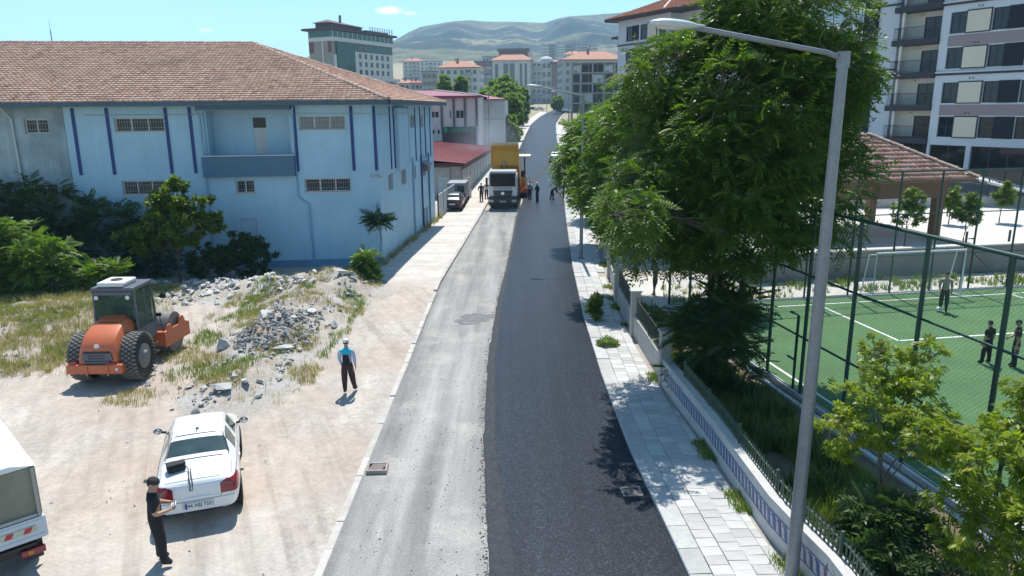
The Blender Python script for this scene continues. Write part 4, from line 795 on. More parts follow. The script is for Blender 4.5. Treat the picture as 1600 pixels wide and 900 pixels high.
# ================================================================== football pitch
Po = Vector((6.85, 31.0, 0)); pa = R(9.6); PF = FR(Po, pa)     # local x along far end, -y towards the camera
m, nt, p = newmat('artificial_turf'); co = node(nt, 'TexCoord').outputs['Object']
c = ramp(nt, noise_(nt, co, .5, 5, .6), [(.3, (.045, .125, .036)), (.7, (.066, .165, .05))]); g = noise_(nt, co, 28, 6, .85, (1, .5, 1))
c = mixc(nt, .999, c, ramp(nt, g, [(.3, (.45,) * 3), (.7, (1.6,) * 3)]), 'MULTIPLY'); c = mixc(nt, ramp(nt, noise_(nt, co, 45, 4, .8), [(.62, (0, 0, 0)), (.75, (.5,) * 3)]), c, (.15, .30, .14))
nt.links.new(c, p.inputs['Base Color']); p.inputs['Roughness'].default_value = .75; nt.links.new(bump_(nt, g, .9, .03), p.inputs['Normal'])
mb = MB(); mb.M = PF; mb.add([(.15, -.15, .06), (22.3, -.15, .06), (22.3, -40, .06), (.15, -40, .06)], [(0, 1, 2, 3)])
turf = struct(mb.build('pitch', m))
M_line = mat('pitch_line', (.66, .68, .66), .8, var=.15, vs=4, fine=.2, fs=30)
def line(a, b, w=.1):
    mb = MB(); mb.M = PF; a, b = Vector((*a, .064)), Vector((*b, .064)); d = (b - a).normalized() * w / 2; n = Vector((-d.y, d.x, 0)); mb.add([a - d - n, b + d - n, b + d + n, a - d + n], [(0, 1, 2, 3)]); struct(mb.build('pitch_line', M_line))
line((.6, -1), (21.8, -1)); line((.6, -1.06), (.6, -36)); line((21.8, -1.06), (21.8, -36)); line((6.45, -1.06), (6.45, -6.3)); line((6.5, -6.3), (16, -6.3)); line((16, -6.25), (16, -1.06)); line((.65, -19), (21.75, -19))
mb = MB(); mb.M = PF; mb.bb(-.12, .06, -40, .1, 0, .14); mb.bb(-.5, -.35, -40, .5, 0, .1); mb.bb(.06, 22.4, -.05, .1, 0, .12)
struct(mb.build('pitch_kerb', mat('pitch_kerb_concrete', (.48, .49, .47), .85, var=.15, vs=2, fine=.1)))
# ball-stop fence: posts, rails, wire netting
M_fg = mat('fence_green', (.012, .055, .042), .45, var=.2, vs=4)
M_wire = mat('netting_wire', (.022, .07, .05), .6, var=.1)
FE = thing('pitch_fence', 'tall dark green ball stop fence with wire netting round the football pitch', 'fence', Po, pa)
HF = 5.65
vpost = [0, 2.15, 4.3, 6.45, 8.55, 10.5, 12.6, 15.0, 17.3, 19.6, 21.9, 24.2]; upost = [2.1, 4.25, 6.4, 8.55, 10.65, 12.7, 14.75, 16.8, 18.85, 20.9, 22.4]
def post(x, y, h=HF, r=.045): mb = MB(); mb.tube([(x, y, 0), (x, y, h)], r, 8); mb.build('post', M_fg, FE)
for v in vpost: post(0, -v, HF, .055)
for u in upost: post(u, 0)
for v in (10.1, 17.75): # braced stub posts
    mb = MB(); mb.tube([(-.0, -v, 0), (-.0, -v, 2.45), (-.0, -v + (.42 if v < 12 else -.45), 2.45)], .045, 8); mb.tube([(0, -v, 1.05), (0, -v + (.42 if v < 12 else -.45), 1.05)], .035, 6); mb.build('brace_post', M_fg, FE)
mb = MB(); mb.tube([(14.3, 0, 0), (14.3, 0, 2.5), (14.75, 0, 2.5)], .045, 8); mb.build('brace_post', M_fg, FE)
for z in (.12, 1.85, 3.75, HF):
    mb = MB(); mb.tube([(0, .0, z), (0, -24.5, z)], .032 if z < 5 else .045, 8); mb.build('rail', M_fg, FE); mb = MB(); mb.tube([(.05, 0, z), (22.4, 0, z)], .026 if z < 5 else .04, 8); mb.build('rail', M_fg, FE)
for a, b, n in (((14.75, 0, 1.85), (16.8, 0, .1), 0),): mb = MB(); mb.tube([a, b], .02, 6); mb.build('brace', M_fg, FE)
def netting(mb, P, L, H, s, r):
    """diagonal wires over a rectangle; P(t, z) places them"""
    k = -H
    while k < L:
        for sg in (1, -1):
            t0, t1 = max(0, k), min(L, k + H)
            if t1 - t0 < .05: continue
            za, zb = (t0 - k, t1 - k) if sg > 0 else (H - (t0 - k), H - (t1 - k))
            a, b = P(t0, za), P(t1, zb); d = (b - a).normalized(); n1 = d.cross(Vector((.3, .5, .8))).normalized() * r; n2 = d.cross(n1).normalized() * r
            o = [n1, -n1 * .5 + n2 * .87, -n1 * .5 - n2 * .87]; mb.add([a + q for q in o] + [b + q for q in o], [(0, 1, 4, 3), (1, 2, 5, 4), (2, 0, 3, 5)])
        k += s
mb = MB(); netting(mb, lambda t, z: Vector((.03, -t, z + .08)), 24.4, HF - .08, .115, .0017); nn = mb.build('netting', M_wire, FE, stuff=True)
mb = MB(); netting(mb, lambda t, z: Vector((t, .03, z + .08)), 22.4, HF - .08, .13, .0019); mb.build('netting', M_wire, FE, stuff=True)
# goal
M_goal = mat('goal_white', (.72, .74, .74), .5, var=.05)
GO = thing('football_goal', 'white football goal with a net standing on the far goal line', 'goal', PF @ Vector((9.1, -.98, .06)), pa)
mb = MB(); mb.tube([(0, 0, 0), (0, 0, 2.15), (4.4, 0, 2.15), (4.4, 0, 0)], .05, 8); mb.build('goal_frame', M_goal, GO)
for x in (0, 4.4): mb = MB(); mb.tube([(x, 0, 2.1), (x, .5, 2.0), (x, .85, .03)], .025, 6); mb.tube([(x, 0, .05), (x, .85, .03)], .025, 6); mb.build('stay', M_goal, GO)
mb = MB(); mb.tube([(0, .85, .04), (4.4, .85, .04)], .025, 6); mb.build('ground_bar', M_goal, GO)
mb = MB(); netting(mb, lambda t, z: Vector((t, .5 + .35 * (1 - z / 2.0), z + .03)), 4.4, 1.97, .13, .003); mb.build('net', mat('net_cord', (.5, .52, .52), .8), GO, stuff=True)
# football
BALL = thing('football', 'white football on the turf in front of the tall boy', 'ball', PF @ Vector((10.7, -3.1, .172)), .3)
mb = MB(); mb.ball((0, 0, 0), .11, 16, 10); mb.build('ball_skin', mat('ball_white', (.75, .75, .74), .5), BALL, smooth=True); mb = MB()
for d in ((0, 0, 1), (.85, 0, .5), (-.4, .75, .5), (-.4, -.75, .5), (.5, .8, -.2), (.4, -.85, -.1)):
    d = Vector(d).normalized(); a = d.orthogonal().normalized(); b = d.cross(a); mb.add([d * .1125 + (a * math.cos(2 * pi * i / 5) + b * math.sin(2 * pi * i / 5)) * .035 - d * .004 for i in range(5)], [tuple(range(5))])
mb.build('ball_patch', mat('ball_black', (.03, .03, .03), .5), BALL)
# ================================================================== street lamps
M_galv = mat('galvanised_steel', (.235, .25, .265), .5, metal=.55, var=.12, vs=6, fine=.12, fs=30, bump=.05)
M_lampw = mat('lamp_housing', (.52, .55, .56), .45, var=.05, col2=(.45, .47, .47))
def lamp(name, label, loc, h, armdir, arm=3.2, rise=.55, group='street lamps along the road', lean=(0, 0), thick=1.0):
    L = thing('street_lamp', label, 'street lamp', loc, armdir, group)
    mb = MB(); mb.tube([(0, 0, 0), (lean[0] * .5, lean[1] * .5, h * .5), (lean[0], lean[1], h)], [.105 * thick, .088 * thick, .068 * thick], 12); mb.box((0, 0, .02), (.36, .36, .04)); mb.build('pole', M_galv, L, smooth=True, sharp=40)
    mb = MB(); mb.box((0, -.1, .75), (.14, .03, .32)); mb.build('access_door', M_galv, L)
    x0, y0 = lean; mb = MB(); mb.tube([(x0 + .02, y0, h + .02), (x0, y0, h - .06), (x0 + .25, y0, h + .04), (x0 + arm - .5, y0, h + rise)], .036 * thick, 10); mb.tube([(x0, y0, h - .18), (x0, y0, h + .06)], .085 * thick, 10); mb.build('arm', M_galv, L, smooth=True, sharp=40)
    mb = MB(); ang = math.atan2(rise, arm); prof = [(.045, -.12), (.06, 0), (.10, .08), (.135, .22), (.15, .40), (.135, .56), (.08, .68), (.02, .72)]
    n = 14; vs = []
    for r, t in prof: vs += [(t, r * math.cos(2 * pi * i / n), (r * .52 if math.sin(2 * pi * i / n) > 0 else r * .45) * math.sin(2 * pi * i / n)) for i in range(n)]
    mb.M = Matrix.Translation((x0 + arm - .55, y0, h + rise + .02)) @ Matrix.Rotation(-ang * .5, 4, 'Y')
    k = len(prof); mb.add(vs, [(i * n + j, i * n + (j + 1) % n, (i + 1) * n + (j + 1) % n, (i + 1) * n + j) for i in range(k - 1) for j in range(n)] + [tuple(range(n)), tuple(range((k - 1) * n, k * n))])
    hd = mb.build('lamp_head', M_lampw, L, smooth=True); mb2 = MB(); mb2.M = mb.M; mb2.ball((.4, 0, -.055), (.22, .1, .035), 12, 6); mb2.build('lens', mat('lamp_lens', (.5, .52, .5), .25), hd, smooth=True)
    return L
lamp('street_lamp', 'tall galvanised street lamp beside the mosaic wall, its head nearest the camera', (5.0, 11.65, .1), 9.15, R(182), 2.85, .42, lean=(-.12, -.12), thick=1.15)
lamp('street_lamp', 'street lamp on the pavement in front of the leafy crowns by the pillared wall', (3.96, 41.2, .15), 9.0, R(178), 2.9, .5)
# ================================================================== vehicles
from mathutils.bvhtree import BVHTree
def paint(name, col, rough=.28, coat=.6, dust=.12):
    return mat(name, col, rough, var=.03, vs=1.2, fine=.02, coat=coat, col2=tuple(min(1, x * .86 + .03) for x in col), c2=(.5, .8), c2s=1.5)
def text_mesh(txt, size, m, depth=.002, sx=1.0):
    cu = bpy.data.curves.new('t', 'FONT'); cu.body = txt; cu.size = size; cu.extrude = depth; cu.align_x = 'CENTER'; cu.align_y = 'CENTER'; cu.space_character = 1.05; cu.offset = size * .012
    o = bpy.data.objects.new('t', cu); COL.objects.link(o); dg_ = bpy.context.evaluated_depsgraph_get(); me = bpy.data.meshes.new_from_object(o.evaluated_get(dg_)); bpy.data.objects.remove(o); me.materials.clear(); me.materials.append(m)
    if sx != 1: me.transform(Matrix.Scale(sx, 4, (1, 0, 0)))
    return me
M_black = mat('black_plastic', (.018, .018, .02), .5, var=.15); M_tyre = mat('tyre_rubber', (.022, .022, .022), .85, var=.25, vs=6, fine=.2, bump=.1, col2=(.10, .09, .08), c2=(.55, .75))
M_rim = mat('alloy_rim', (.42, .43, .44), .35, metal=.8); M_chrome = mat('chrome', (.6, .6, .62), .12, metal=1)
M_redl = mat('red_lamp_lens', (.23, .012, .02), .15, var=.2, vs=8, coat=.5); M_platew = mat('plate_white', (.70, .71, .71), .5); M_plateb = mat('plate_blue', (.012, .04, .30), .5)
M_ink = mat('plate_ink', (.02, .022, .03), .5); M_carglass = glassm('car_glass', (.035, .06, .06), .03, 1.0)
def car_shell(root, st, gl, pm, gm, lights=None, levels=3, hl=None, cuts=None):
    """st: (y, wb, zb, wm, zbelt, wt, zt); gl: sets of (station index) for 'side','rear','front' glass"""
    bm = bmesh.new(); rings = []
    for (y, wb, zb, wm, zl, wt, zt) in st:
        half = [(0, zb), (wb * .85, zb), (wb, zb + .1), (wm, zb + .5 * (zl - zb)), (wm * .99, zl - .07), (wm * .955, zl), (wt, zt), (wt * .86, zt + .02), (0, zt + .035)]
        pts = half + [(-a, b) for a, b in half[-2:0:-1]]
        rings.append([bm.verts.new((a, y, b)) for a, b in pts])
    n = len(rings[0])
    for i in range(len(rings) - 1):
        for j in range(n):
            f = bm.faces.new((rings[i][j], rings[i][(j + 1) % n], rings[i + 1][(j + 1) % n], rings[i + 1][j])); f.smooth = True
            if j in (5, 10) and i in gl['side']: f.material_index = 1 if j == 5 else 2
            elif j in (6, 7, 8, 9) and i in gl['rear']: f.material_index = 3
            elif j in (6, 7, 8, 9) and i in gl['front']: f.material_index = 4
    bm.faces.new(rings[0]); bm.faces.new(rings[-1][::-1])
    me = bpy.data.meshes.new('s'); bm.to_mesh(me); bm.free(); o = bpy.data.objects.new('s', me); COL.objects.link(o)
    for i in range(5): me.materials.append(pm)
    md = o.modifiers.new('s', 'SUBSURF'); md.levels = levels; md.render_levels = levels
    ev = bpy.data.meshes.new_from_object(o.evaluated_get(bpy.context.evaluated_depsgraph_get())); bpy.data.objects.remove(o)
    bm = bmesh.new(); bm.from_mesh(ev); bmesh.ops.recalc_face_normals(bm, faces=bm.faces[:]); bvh = BVHTree.FromBMesh(bm)
    if lights:
        for co, no in cuts or ():
            for sg in (1, -1): bmesh.ops.bisect_plane(bm, geom=bm.verts[:] + bm.edges[:] + bm.faces[:], plane_co=(co[0] * sg, co[1], co[2]), plane_no=(no[0] * sg, no[1], no[2]))
        for f in bm.faces:
            c = f.calc_center_median()
            if f.material_index == 0 and lights(c): f.material_index = 5
            elif f.material_index == 0 and hl and hl(c): f.material_index = 6
    names = ['body', 'side_window', 'side_window', 'rear_window', 'windscreen', 'tail_light', 'headlight']; ms = [pm, gm, gm, gm, gm, M_redl, M_chrome]
    for k in range(7):
        b2 = bm.copy(); bmesh.ops.delete(b2, geom=[f for f in b2.faces if f.material_index != k], context='FACES')
        if not b2.faces: b2.free(); continue
        for side in ((0,) if k < 5 else (1, -1)):
            b3 = b2.copy()
            if side: bmesh.ops.delete(b3, geom=[f for f in b3.faces if f.calc_center_median().x * side < 0], context='FACES')
            for f in b3.faces: f.material_index = 0; f.smooth = True
            if k >= 5:
                for v in b3.verts: v.co += v.normal * .006
            m2 = bpy.data.meshes.new(names[k]); b3.to_mesh(m2); b3.free(); m2.materials.append(ms[k]); link(names[k], m2, root)
        b2.free()
    bm.free(); return bvh
def seam(bvh, root, pts, d, m, r=.006, name='seam'):
    out = []
    P = [Vector(p) for p in pts]; d = Vector(d)
    for a, b in zip(P, P[1:]):
        for i in range(9):
            q = a.lerp(b, i / 9); h = bvh.ray_cast(q - d * 3, d)
            if h[0]: out.append(h[0] - d * .001)
    if len(out) > 1: mb = MB(); mb.tube(out, r, 5); mb.build(name, m, root)
def wheel(root, x, y, r=.31, w=.2, m=None):
    s = 1 if x > 0 else -1; mb = MB(); mb.lathe([(r * .62, -w / 2), (r * .93, -w / 2), (r, -w * .3), (r, w * .3), (r * .93, w / 2), (r * .62, w / 2)], 'x', 22, (x, y, r)); o = mb.build('wheel', M_tyre, root, smooth=True, sharp=35)
    mb = MB(); mb.lathe([(r * .64, -w * .42), (r * .6, -w * .3), (r * .2, -w * .28), (r * .2, w * .28), (r * .6, w * .3), (r * .64, w * .42)], 'x', 18, (x, y, r))
    for i in range(5):
        a = 2 * pi * i / 5; mb.box((x + s * w * .32, y + r * .36 * math.cos(a), r + r * .36 * math.sin(a)), (.03, .07, r * .6), rx=a - pi / 2)
    mb.build('rim', m or M_rim, o); return o
# ---- white saloon
M_wpaint = paint('white_car_paint', (.74, .75, .76), .3, .7)
CAR = thing('parked_car', 'white saloon car seen from behind with a black bag on its boot lid', 'car', (-6.62, 13.92, .012), R(20))
st = [(0.0, .66, .36, .71, .78, .60, .80), (.03, .73, .29, .78, .86, .66, .95), (.16, .77, .25, .825, .90, .70, 1.0), (.45, .78, .22, .845, .92, .72, 1.035), (.78, .78, .21, .85, .925, .72, 1.06), (.92, .78, .21, .85, .93, .67, 1.12), (1.48, .78, .21, .85, .93, .55, 1.385), (1.62, .78, .21, .85, .93, .54, 1.425), (2.0, .78, .21, .85, .925, .555, 1.455), (2.12, .78, .21, .85, .925, .555, 1.455), (2.62, .78, .21, .85, .92, .555, 1.43), (2.78, .78, .21, .85, .915, .56, 1.39), (3.35, .78, .21, .845, .9, .66, .99), (3.5, .78, .21, .84, .88, .68, .93), (4.0, .76, .24, .81, .80, .62, .86), (4.26, .70, .30, .74, .68, .55, .72), (4.32, .6, .38, .66, .6, .5, .62)]
bv = car_shell(CAR, st, {'side': (6, 7, 9, 10), 'rear': (5,), 'front': (11,)}, M_wpaint, M_carglass, lambda c: c.y < .42 and abs(c.x) > .46 and .66 + .1 * (c.y) < c.z < .60 + .62 * abs(c.x) - .28 * c.y and c.z < .945, hl=lambda c: c.y > 3.9 and abs(c.x) > .4 and .55 < c.z < .72, cuts=[((0, .42, 0), (0, 1, 0)), ((.46, 0, 0), (1, 0, 0)), ((0, 0, .66), (0, -.1, 1)), ((0, 0, .60), (-.62, .28, 1)), ((0, 0, .945), (0, 0, 1))])
seam(bv, CAR, [(-.52, -1, .92), (-.50, -1, .70), (-.44, -1, .58), (.44, -1, .58), (.50, -1, .70), (.52, -1, .92)], (0, 1, 0), M_black, .006, 'boot_seam')
seam(bv, CAR, [(-.76, -1, .60), (-.46, -1, .575)], (0, 1, 0), M_black, .005, 'bumper_seam'); seam(bv, CAR, [(.46, -1, .575), (.76, -1, .60)], (0, 1, 0), M_black, .005, 'bumper_seam')
seam(bv, CAR, [(-.6, -1, .325), (.6, -1, .325)], (0, 1, 0), M_black, .022, 'bumper_lip')
seam(bv, CAR, [(-.70, .20, 2), (-.70, .78, 2)], (0, 0, -1), M_black, .004, 'boot_gap'); seam(bv, CAR, [(.70, .20, 2), (.70, .78, 2)], (0, 0, -1), M_black, .004, 'boot_gap')
seam(bv, CAR, [(-.6, .12, 2), (.6, .12, 2)], (0, 0, -1), M_wpaint, .014, 'boot_lip')
seam(bv, CAR, [(-.655, .88, 2), (.655, .88, 2), (.535, 1.53, 2), (-.535, 1.53, 2), (-.655, .88, 2)], (0, 0, -1), M_black, .012, 'window_seal')
for s in (1, -1):
    for yy_ in (2.06, 3.2, 1.22): seam(bv, CAR, [(s * 2, yy_, .9), (s * 2, yy_ + (.0 if yy_ > 2 else .1), .34)], (-s, 0, 0), M_black, .005, 'door_seam')
    seam(bv, CAR, [(s * 2, .35, .945), (s * 2, 3.3, .935)], (-s, 0, 0), M_black, .008, 'belt_trim'); seam(bv, CAR, [(s * 2, 1.45, .78), (s * 2, 1.62, .78)], (-s, 0, 0), M_wpaint, .018, 'door_handle')
    for yy_ in (.78, 3.4):
        wheel(CAR, s * .76, yy_, .305, .2); mb = MB(); mb.lathe([(.31, 0), (.36, 0), (.36, .012), (.31, .012)], 'x', 24, (s * .848 - (.012 if s > 0 else 0), yy_, .305)); mb.build('wheel_arch', M_black, CAR)
    mb = MB(); mb.ball((s * .97, 2.92, 1.03), (.105, .07, .075), 12, 8); o = mb.build('wing_mirror', M_black, CAR, smooth=True); mb = MB(); mb.tube([(s * .80, 3.0, .95), (s * .92, 2.94, 1.0)], .03, 6); mb.build('mirror_arm', M_black, o); mb = MB(); mb.ball((s * .97, 2.872, 1.03), (.085, .03, .058), 12, 6); mb.build('mirror_glass', M_chrome, o, smooth=True)
mb = MB(); mb.tube([(0, 1.72, 1.45), (0, 1.62, 1.54)], [.014, .008], 6); mb.ball((0, 1.74, 1.462), (.04, .06, .02)); mb.build('aerial', M_black, CAR)
PL = MB(); PL.bb(-.26, .26, -.012, 0, -.06, .06); pl = PL.build('number_plate', M_platew, CAR); pl.location = (0, -.012, .475); pl.rotation_euler = (R(-8), 0, 0)
mb = MB(); mb.bb(-.258, -.215, -.0135, -.0125, -.057, .057); mb.build('plate_band', M_plateb, pl)
tx = link('plate_text', text_mesh('44 ABJ 720', .105, M_ink, .001, .92), pl, (.022, -.0135, 0), (R(90), 0, 0))
mb = MB(); mb.bb(-.31, .31, .0, .012, .41, .56); mb.build('plate_recess', mat('plate_recess', (.5, .51, .52), .5), CAR).location = (0, -.004, 0)
# maker's badge: an upright animal crest in chrome, and a model badge
mb = MB(); mb.prism([(-.03, -.05), (-.01, -.035), (0, -.052), (.02, -.03), (.012, 0), (.034, .012), (.03, .03), (.008, .02), (.012, .045), (-.012, .055), (-.03, .04), (-.02, .028), (-.032, .012), (-.012, .008), (-.022, -.02)], -.006, 0, 'y'); bd_ = mb.build('maker_badge', M_chrome, CAR); bd_.location = (0, .018, .76); bd_.rotation_euler = (R(-12), 0, 0)
mb = MB()
for i in range(3): mb.box((.36 + i * .035, 0, .80), (.024, .006, .03)); 
mb.build('model_badge', M_chrome, CAR).location = (0, .012, 0)
BAG = thing('camera_bag', 'black carrying bag with a hanging strap lying on the boot of the white car', 'bag', CAR.matrix_basis @ Vector((-.42, .5, 1.055)) if False else Matrix.Translation(CAR.location) @ Matrix.Rotation(R(20), 4, 'Z') @ Vector((-.40, .56, 1.062)), R(36))
M_bag = mat('bag_fabric', (.014, .014, .016), .75, var=.2, bump=.2)
mb = MB(); mb.box((0, 0, .085), (.36, .21, .16)); mb.build('pouch', M_bag, BAG, bevel=.03, seg=3); mb = MB(); mb.box((0, -.02, .172), (.37, .2, .025)); mb.build('flap', M_bag, BAG, bevel=.01); mb = MB(); mb.box((0, -.112, .07), (.24, .03, .1)); mb.build('pocket', M_bag, BAG, bevel=.01)
mb = MB(); mb.tube([(.14, -.1, .14), (.20, -.17, .06), (.17, -.33, .015), (.13, -.50, .005), (.12, -.62, -.10), (.10, -.63, -.24), (.15, -.62, -.25), (.17, -.6, -.1), (.19, -.45, .012), (.24, -.2, .05)], .012, 6); mb.build('strap', mat('strap_grey', (.05, .05, .06), .7), BAG)
# ---- light truck at the edge of the picture, only its tail in view
M_tarp = mat('khaki_tarpaulin', (.20, .19, .145), .8, var=.12, vs=1.5, fine=.05, bump=.25, bs=6, col2=(.26, .25, .20), c2=(.45, .65)); M_trkw = paint('pale_truck_paint', (.50, .56, .60), .4, .2)
TR = thing('covered_truck', 'white roofed light truck with khaki tarpaulin and red striped tailgate', 'truck', (-9.47, 11.98, .0), R(44.5))
w2 = .78
mb = MB(); mb.bb(-w2, w2, .02, 3.1, 1.12, 2.12); mb.build('tarpaulin', M_tarp, TR, bevel=.03)
mb = MB(); mb.add([(-w2 - .02, -.02, 2.13), (w2 + .02, -.02, 2.13), (w2 + .02, 3.15, 2.13), (-w2 - .02, 3.15, 2.13), (-w2 * .5, 0, 2.24), (w2 * .5, 0, 2.24), (w2 * .5, 3.15, 2.24), (-w2 * .5, 3.15, 2.24)], [(0, 1, 5, 4), (1, 2, 6, 5), (2, 3, 7, 6), (3, 0, 4, 7), (4, 5, 6, 7), (0, 1, 2, 3)]); mb.build('roof_sheet', mat('white_cover', (.72, .72, .71), .6, var=.03), TR, bevel=.02)
mb = MB(); M_frm = mat('frame_grey', (.33, .33, .30), .6)
for s in (-1, 1): mb.bb(s * (w2 - .06) - .03, s * (w2 - .06) + .03, -.03, .015, 1.12, 2.1)
mb.bb(-w2 + .1, w2 - .1, -.03, .015, 1.13, 1.19); mb.build('rear_hoop', M_frm, TR)
mb = MB(); mb.bb(-w2 - .02, w2 + .02, -.05, .0, .70, 1.115); mb.bb(-w2 + .04, w2 - .04, -.062, -.051, .75, .78); mb.bb(-w2 + .04, w2 - .04, -.062, -.051, 1.04, 1.07); tg = mb.build('tailgate', M_trkw, TR, bevel=.008)
mb = MB(); mb.bb(-w2, -w2 + .05, 0, 3.1, .70, 1.115); mb.bb(w2 - .05, w2, 0, 3.1, .70, 1.115); mb.bb(-w2, w2, 0.01, 3.1, .66, .74); mb.build('bed', M_trkw, TR)
mb = MB(); mb.bb(.05, .62, -.066, -.063, .86, .98); mb.bb(-.62, -.1, -.066, -.063, .86, .98); st_ = mb.build('marker_plate', mat('marker_cream', (.48, .46, .36), .5), tg)
for x in (.10, .40, -.55, -.27): mb = MB(); mb.prism([(x, .868), (x + .12, .868), (x + .17, .972), (x + .05, .972)], -.069, -.0662, 'y'); mb.build('red_stripe', mat('stripe_red', (.42, .03, .04), .45), st_)
mb = MB(); mb.bb(-.7, .7, .05, .12, .42, .66); mb.bb(-.6, .6, -.02, .1, .56, .62); mb.bb(-.45, -.38, .2, 5, .5, .64); mb.bb(.38, .45, .2, 5, .5, .64); mb.build('chassis', M_black, TR)
for s in (-1, 1):
    mb = MB(); mb.bb(s * .52 - .2, s * .52 + .2, -.07, .0, .40, .53); o = mb.build('rear_light', M_redl, TR, bevel=.012); mb = MB(); mb.bb(s * .48 - .05, s * .48 + .03, -.075, -.071, .43, .50); mb.build('indicator_lens', mat('amber_lens', (.5, .2, .03), .2), o)
    mb = MB(); mb.bb(s * .60 - .13, s * .60 + .13, .32, .34, .12, .5); mb.build('mud_flap', M_black, TR)
    wheel(TR, s * .60, .75, .33, .22); wheel(TR, s * .62, 3.9, .33, .2)
mb = MB(); mb.bb(-.82, .82, 3.25, 4.9, .55, 1.3); mb.bb(-.78, .78, 3.3, 4.5, 1.3, 1.95); mb.build('cab', M_trkw, TR, bevel=.08); mb = MB(); mb.bb(-.7, .7, 4.501, 4.52, 1.35, 1.85); mb.build('windscreen', M_carglass, TR)
# ---- single drum roller
M_or = mat('orange_paint', (.56, .135, .05), .45, var=.07, vs=2, fine=.05, col2=(.46, .13, .06), c2=(.5, .75), c2s=2, coat=.15); M_grime = mat('grey_steel', (.10, .10, .105), .6, var=.25, vs=5)
M_cab = mat('cab_grey', (.09, .10, .125), .45, var=.1); M_drum = mat('drum_steel', (.22, .21, .20), .55, metal=.4, var=.25, vs=3, stretch=(1, 6, 1), fine=.2, col2=(.16, .13, .11))
RO = thing('road_roller', 'orange single drum road roller parked on the dirt with cab facing away', 'road roller', (-13.05, 22.75, 0), R(1)); RO.scale = (.9, .92, 1)
hood = [(-.83, .80), (-.80, 1.28), (-.62, 1.56), (.3, 1.86), (.72, 1.88), (.74, .8)]   # (y, z)
bm = bmesh.new(); secs = []
for y, zt, wt, wb in ((-.90, 1.26, .50, .66), (-.80, 1.46, .56, .68), (-.48, 1.70, .56, .69), (.05, 1.90, .52, .68), (.45, 1.98, .48, .66), (.74, 1.96, .46, .64)):
    half = [(wb, .62), (wb, 1.0), (wb * .97, zt - .28), (wt, zt - .03), (wt * .75, zt)]
    secs.append([bm.verts.new((a, y, z)) for a, z in half] + [bm.verts.new((-a, y, z)) for a, z in half[::-1]])
for i in range(len(secs) - 1):
    for j in range(len(secs[0]) - 1): bm.faces.new((secs[i][j], secs[i][j + 1], secs[i + 1][j + 1], secs[i + 1][j]))
bm.faces.new(secs[0]); bm.faces.new(secs[-1][::-1]); bmesh.ops.recalc_face_normals(bm, faces=bm.faces[:])
for f in bm.faces: f.smooth = True
me = bpy.data.meshes.new('engine_hood'); bm.to_mesh(me); bm.free(); me.materials.append(M_or); me.set_sharp_from_angle(angle=R(42)); hd = link('engine_hood', me, RO); md = hd.modifiers.new('edge', 'BEVEL'); md.width = .035; md.segments = 3; md.limit_method = 'ANGLE'; md.angle_limit = R(30)
mb = MB(); mb.bb(-.46, .46, -.925, -.89, .70, 1.22); mb.build('radiator_opening', M_black, hd)
for i in range(5): mb = MB(); mb.bb(-.45, .45, -.945, -.926, .75 + i * .088, .81 + i * .088); mb.build('grille_slat', M_cab, hd)
for x in (-.40, .40): mb = MB(); mb.prism([(x - .13, .93), (x + .13, .93), (x + .10, 1.17), (x - .10, 1.17)], -.955, -.926, 'y'); mb.build('grille_corner', M_cab, hd)
for i in range(6):
    y = .12 + i * .095; z = 1.93 + i * .012; mb = MB(); mb.box((0, y, z + .012), (.78, .045, .05), rx=.25); mb.build('louvre', M_or, hd, bevel=.008)
mb = MB(); mb.box((0, .36, 1.955), (.70, .56, .02), rx=.12); mb.build('louvre_opening', M_black, hd)
mb = MB(); mb.ball((0, -.86, 1.37), (.10, .02, .075), 12, 6); mb.build('round_badge', M_platew, hd, smooth=True)
mb = MB(); mb.bb(-1.06, .84, -1.02, -.80, .50, .80); mb.bb(-1.08, -.7, -1.03, -.5, .505, .81); mb.bb(.5, .86, -1.03, -.5, .505, .81); bpr = mb.build('rear_bumper', M_or, RO, bevel=.03)
for x in (-.85, .50): mb = MB(); mb.bb(x - .13, x + .13, -1.0, -.86, .785, .87); mb.build('tail_light', M_redl, bpr, bevel=.01)
for x in (-.36, .36): mb = MB(); mb.bb(x - .03, x + .03, -1.045, -1.025, .45, .82); mb.build('bumper_bracket', M_or, bpr)
mb = MB(); mb.lathe([(.05, 0), (.05, .012)], 'y', 14, (.68, -1.045, .66)); mb.build('reflector', M_platew, bpr)
mb = MB(); mb.bb(-.62, .62, -.7, 1.3, .45, .80); mb.bb(-.75, .75, .6, 1.5, .55, .95); mb.build('rear_frame', M_grime, RO, bevel=.02)
